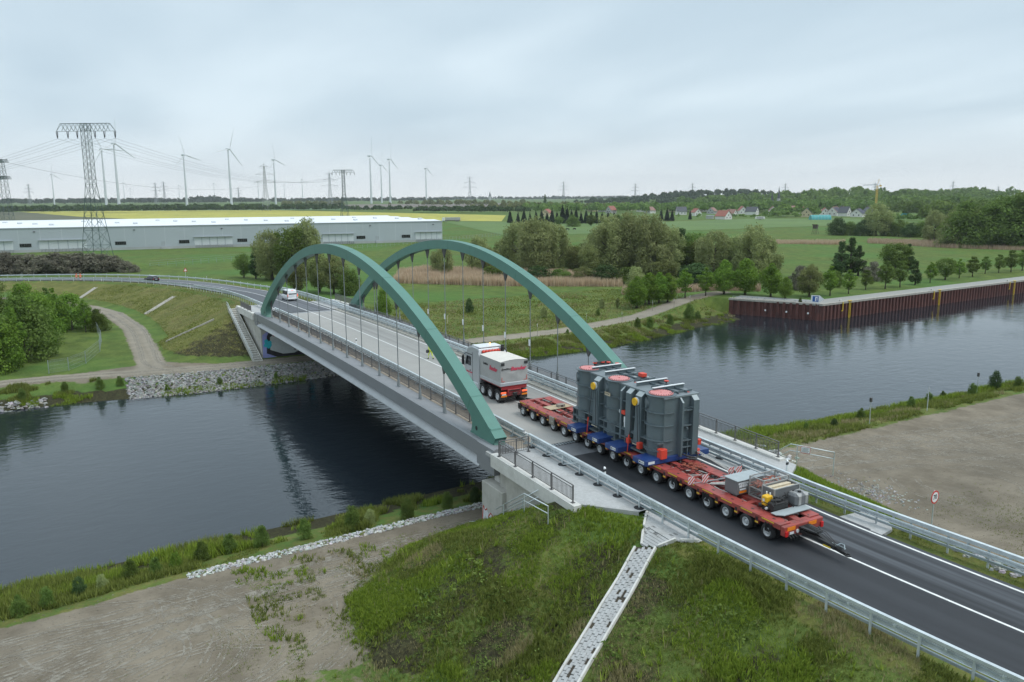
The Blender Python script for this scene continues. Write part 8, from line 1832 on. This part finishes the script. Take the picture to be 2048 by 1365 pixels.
# tyre tracks on the sand
tm_=bpy.data.materials.new('track_sand');t_,n_,l_,b_=nt(tm_);MATS['track_sand']=tm_;b_.inputs['Roughness'].default_value=.95
g_=n_.new('ShaderNodeNewGeometry');a_=n_.new('ShaderNodeTexNoise');a_.inputs['Scale'].default_value=1.6;a_.inputs['Detail'].default_value=9;a_.inputs['Roughness'].default_value=.78;l_.new(g_.outputs['Position'],a_.inputs['Vector'])
r_=n_.new('ShaderNodeMapRange');r_.inputs['From Min'].default_value=.42;r_.inputs['From Max'].default_value=.58;r_.inputs['To Max'].default_value=.75;l_.new(a_.outputs['Fac'],r_.inputs['Value']);l_.new(r_.outputs[0],b_.inputs['Alpha'])
c_=n_.new('ShaderNodeMix');c_.data_type='RGBA';l_.new(a_.outputs['Fac'],c_.inputs['Factor']);c_.inputs['A'].default_value=(.22,.195,.155,1);c_.inputs['B'].default_value=(.36,.33,.275,1);l_.new(c_.outputs['Result'],b_.inputs['Base Color'])
TV=[];TF_=[];_rt=random.Random(33)
def tyre_track(pts,w=.26,gauge=1.9):
    C_=catmull(pts,10);t=np.gradient(C_,axis=0);t/=np.linalg.norm(t,axis=1,keepdims=True);nn=np.stack([-t[:,1],t[:,0]],-1)
    for o in(-gauge/2,gauge/2):
        for e in(-w*.62,w*.62) if w>.22 else(0,):
            ww=w*.42;A=C_+nn*(o+e-ww/2);B_=C_+nn*(o+e+ww/2);i0=len(TV);za=H(A[:,0],A[:,1]);zb=H(B_[:,0],B_[:,1]);lift=.012+.004*_rt.random()
            for q in range(len(A)):TV.append((A[q,0],A[q,1],za[q]+lift));TV.append((B_[q,0],B_[q,1],zb[q]+lift))
            TF_.extend([(i0+2*q,i0+2*q+2,i0+2*q+3,i0+2*q+1) for q in range(len(A)-1)])
for k in range(9):
    u=_rt.uniform(0,3.2);tyre_track([(40.6+u,-1),(41.+u,-10),(41.6+u*1.2,-20),(42.6+u*1.5+_rt.uniform(-1,1),-30),(43.5+u*2+_rt.uniform(-1.5,2),-38),(44+u*2.4,-46)])
for k in range(16):
    a=_rt.uniform(43,54);b_=_rt.uniform(-26,-36);r=_rt.uniform(3.5,9);a0=_rt.uniform(0,6.28);sp=_rt.uniform(1.2,2.6);tyre_track([(a+r*math.cos(a0+sp*i/4),b_+r*1.2*math.sin(a0+sp*i/4)) for i in range(5)])
for k in range(10):
    u=_rt.uniform(0,6);tyre_track([(39.6+u,12.5+u*.8),(40.2+u,22),(41+u*1.4,34),(42+u*2,50),(43+u*2.6,72),(44+u*3,95)])
for k in range(10):
    a=_rt.uniform(46,58);b_=_rt.uniform(22,36);r=_rt.uniform(5,11);a0=_rt.uniform(0,6.28);sp=_rt.uniform(1.,2.2);tyre_track([(a+r*math.cos(a0+sp*i/4),b_+r*1.3*math.sin(a0+sp*i/4)) for i in range(5)])
for k in range(4):
    u=_rt.uniform(-1.2,1.2);tyre_track([(-26.8+u,8),(-27+u,-12),(-28.5+u,-25),(-30.3+u,-36),(-30.3+u,-60)]);tyre_track([(-27,-20),(-34,-23+u*.4),(-48,-22.8+u*.5),(-70,-22.6+u*.5),(-94,-25+u*.4)])
_tv=np.array(TV);_tf=np.array(TF_);_c=_tv[_tf].mean(1);_zt=zones(_c[:,0],_c[:,1],H(_c[:,0],_c[:,1]))[0];_tf=_tf[_zt>.6]
inst('tyre_tracks',npmesh('tyre_tracks',_tv,_tf,'track_sand'),kind='stuff',label='pale tyre tracks criss crossing the sandy ground on both banks',category='tyre tracks')
# right slope and verges
p=scatter(60000,50,95,5,20,24,lambda x,y,z,d,s,sg,r:(sg>0)&(d>4.3)&off_pave(x,y,d,s,sg)&(z-base_z(x,y)>.15)&(r.random(len(x))<.4+.6*vnoise(x,y,1.5,2))&~((x<54.6)&(d<8.4)))
lush=(p[:,0]<66)&(p[:,1]>5.8);blades('slope_grass','bright green grass on the slope behind the right barrier',p[lush],.16+.2*vnoise(p[lush][:,0],p[lush][:,1],2,7),'grass_lush',6,5);blades('verge_grass','short dull grass on the verge under the right barrier',p[~lush],.10+.12*vnoise(p[~lush][:,0],p[~lush][:,1],1.5,7),'grass_blade',7,4)
# sparse growth on the sand
p=scatter(26000,40,90,-46,-14,25,lambda x,y,z,d,s,sg,r:(z-base_z(x,y)<.4)&(x>41)&(r.random(len(x))<.16*sstep(44,52,x)+.75*sstep(.62,.8,vnoise(x,y,2.4,6))*sstep(43,50,x)));blades('sparse_grass','sparse tufts of grass on the sandy ground at the foot of the embankment',p,.06+.12*vnoise(p[:,0],p[:,1],1,4),'grass_blade',8,5,spread=.2)
p=scatter(40000,42,95,14,60,26,lambda x,y,z,d,s,sg,r:(z-base_z(x,y)<.9)&(r.random(len(x))<.9*sstep(.55,.75,vnoise(x,y,7,8))*sstep(46,60,x-.25*(y-20))+.35*sstep(60,72,x)));blades('sparse_grass','patchy grass on the sandy lot to the right',p,.08+.12*vnoise(p[:,0],p[:,1],1.3,4),'grass_blade',9,5,spread=.2)
# near bank growth
def bank_green(name,label,tab,y0,y1,u0,u1,n,h0,h1,m,seed,nb_=6,w=.03,pat=3.):
    p=bank_pts(tab,y0,y1,u0,u1,n,seed,0.);k=vnoise(p[:,0],p[:,1],pat,seed);h=h0+(h1-h0)*k**1.5;r=np.random.default_rng(seed).random(len(p))<1.7*np.clip(k*.6+vnoise(p[:,0],p[:,1],1.3,seed+3)*.7-.34,0,1);return blades(name,label,p[r],h[r],m,seed,nb_,w,.4,.16)
bank_green('bank_grass','tall green grass along the near canal bank',_nb,-60,-1,.10,.95,17000,.12,.75,'grass_blade',31)
bank_green('bank_grass','lush reed like grass at the near water edge',_nb,-60,-1,.35,1.0,7000,.2,.95,'grass_lush',32)
bank_green('bank_grass','tall green grass along the right hand canal bank',_nb,9,150,-.15,1.05,19000,.12,.8,'grass_blade',33);bank_green('bank_grass','lush grass at the water edge of the right hand bank',_nb,9,150,.5,1.1,9000,.25,1.0,'grass_lush',34)
bank_green('bank_grass','dry tussocks on the right hand bank',_nb,12,70,-.1,.5,2200,.25,.7,'grass_dry',35)
bank_green('bank_grass','rough grass along the far bank left of the rubble',_fb,-70,-27.2,.05,1.03,14000,.3,.9,'grass_blade',36);bank_green('bank_grass','yellow green growth at the far water edge on the left',_fb,-70,-27.5,.5,1.08,5000,.25,.7,'grass_lush',37)
bank_green('bank_grass','rough grass along the far bank right of the bridge',_fb,9,92,.05,1.03,20000,.2,.8,'grass_blade',38);bank_green('bank_grass','bright growth at the far water edge right of the bridge',_fb,9,92,.55,1.1,8000,.25,.8,'grass_lush',39);bank_green('bank_grass','dry stalks along the far bank right of the bridge',_fb,9,92,.0,.8,4500,.25,.6,'grass_dry',40)
bank_green('bank_grass','clumps of grass growing between the rubble stones at the water edge',_fb,-24,6,.75,1.08,900,.3,.9,'grass_lush',41,7)
p=scatter(26000,-75,-20,14,90,44,lambda x,y,z,d,s,sg,r:(z>-6.9)&(d>9)&(zones(x,y,z)[0]<.4)&(r.random(len(x))<.2+.8*vnoise(x,y,4,3)));blades('rough_grass','rough grass on the wasteland beyond the bridge',p,.15+.35*vnoise(p[:,0],p[:,1],5,2),'grass_blade',45,4,.05)
p=scatter(9000,-75,-22,14,88,46,lambda x,y,z,d,s,sg,r:(z>-6.9)&(d>9)&(zones(x,y,z)[0]<.3)&(vnoise(x,y,9,7)>.55));blades('dry_grass','pale dry grass on the wasteland beyond the bridge',p,.2+.4*vnoise(p[:,0],p[:,1],5,2),'grass_dry',47,4,.05)
p=scatter(45000,-130,-28,-32,-5,48,lambda x,y,z,d,s,sg,r:(z-base_z(x,y)>.3)&(d>6.2)&(r.random(len(x))<.25+.6*vnoise(x,y,3,3))&(sg<0));q=vnoise(p[:,0],p[:,1],6,4)+.25*(p[:,1]<-17);blades('embankment_grass','thin dry olive grass on the far embankment slope',p[q<.55],.10+.15*vnoise(p[q<.55][:,0],p[q<.55][:,1],3,2),'grass_dry',49,3,.05);blades('embankment_grass','green grass on the far embankment slope',p[q>=.55],.12+.2*vnoise(p[q>=.55][:,0],p[q>=.55][:,1],3,2),'grass_blade',50,3,.05)
# reeds
def reedbed(name,label,poly,n,h,seed):
    rng=np.random.default_rng(seed);A=np.array(poly);out=[]
    x=rng.uniform(A[:,0].min(),A[:,0].max(),n*3);y=rng.uniform(A[:,1].min(),A[:,1].max(),n*3)
    k=np.array([inside(a,b,poly) for a,b in zip(x,y)]);x,y=x[k][:n],y[k][:n];hh=h*(.75+.4*vnoise(x,y,6,seed));return blades(name,label,np.stack([x,y,H(x,y)],-1),hh,'reed_tan',seed,4,.035,.12,.25,'reeds')
reedbed('reed_bed','broad tan reed bed stretching behind the right arch',[(-118.39, 46.15, -6.5)[:2],(-106.43, 58.15, -6.5)[:2],(-96.01, 67.97, -6.5)[:2],(-77.91, 94.84, -6.5)[:2],(-96.77, 109.06, -6.5)[:2],(-123.89, 83.04, -6.5)[:2],(-148.67, 68.82, -6.5)[:2],(-143.4, 58.15, -6.5)[:2]],15000,2.4,61)
reedbed('reed_bed','thin tan reeds between the hornbeams by the path',[(-64.02, 84.37, -6.5)[:2],(-41.17, 106.44, -6.0)[:2],(-46.69, 112.22, -6.0)[:2],(-70.67, 89.38, -6.5)[:2]],2500,1.8,62)
reedbed('reed_bed','tan reed strip crossing the meadow',[(-192.84, 268.42, -6.5)[:2],(-166.1, 293.23, -6.5)[:2],(-182.65, 314.11, -6.5)[:2],(-208.36, 284.83, -6.5)[:2]],2600,1.6,63)
reedbed('reed_bed','tan reeds in front of the right hand hedge',[(-168.08, 312.19, -6.5)[:2],(-128.45, 308.9, -6.5)[:2],(-97.86, 318.98, -6.5)[:2],(-106.65, 335.19, -6.5)[:2],(-157.84, 350.23, -6.5)[:2],(-182.25, 330.95, -6.5)[:2]],5000,1.8,64)
# bushes on the banks
row(['bush','brightbush'],[(39.06, -36.64, -6.7, 1.4)+('bush',),(38.57, -35.27, -6.77, 1.4)+('bush',),(37.43, -33.56, -6.95, 1.3)+('darkbush',),(37.53, -32.32, -6.89, 1.1)+('palebush',),(36.75, -30.66, -6.98, 1.5)+('bush',),(37.02, -29.21, -6.88, 1.3)+('bush',),(36.9, -27.99, -6.89, 1.3)+('brightbush',),(36.06, -26.24, -7.03, 1.5)+('bush',),(35.51, -24.37, -7.11, 1.5)+('bush',),(35.87, -22.24, -7.02, 1.7)+('bush',),(36.26, -19.35, -6.92, 1.6)+('bush',),(36.77, -16.01, -6.78, 2.0)+('bush',),(36.43, -14.56, -6.82, 1.3)+('palebush',),(37.19, -11.89, -6.64, 1.7)+('bush',),(36.83, -8.44, -6.68, 1.5)+('bush',),(36.69, -6.0, -6.68, 1.4)+('darkbush',)],'low green bush','on the near canal bank','bush',group='bushes on the near canal bank',wide=.75)
row(['bush'],[(35.36, 33.15, -7.09, 1.0)+('bush',),(36.61, 35.88, -6.85, 1.1)+('darkbush',),(35.03, 42.23, -7.18, 1.3)+('bush',),(34.43, 51.82, -7.32, 1.4)+('bush',),(33.9, 55.99, -7.45, 1.4)+('bush',),(33.74, 58.88, -7.5, 1.2)+('bush',),(34.59, 63.57, -7.29, 1.6)+('bush',),(37.13, 68.58, -6.61, 1.7)+('bush',)],'small green bush','on the right hand canal bank','bush',group='bushes on the right hand bank',wide=.8)
plant('darkbush',(34.28, 68.87, -7.38, 2.8),(34.28, 68.87, -7.38, 2.7)[3],'large round dark bush on the right hand bank','bush',wide=.72)
row(['bush'],[(-23.25, -38.69, -7.45, 1.6)+('bush',),(-24.15, -34.05, -7.26, 1.5)+('bush',),(-23.56, -30.08, -7.17, 1.7)+('bush',),(-23.49, -27.73, -7.05, 1.4)+('bush',),(-19.98, -22.41, -7.71, 1.0)+('brightbush',),(-19.98, -15.88, -7.61, 1.1)+('bush',),(-19.83, -8.5, -7.63, 1.0)+('bush',)],'small bank bush','at the water edge of the far left bank','bush',group='bushes on the far left bank',wide=.8)
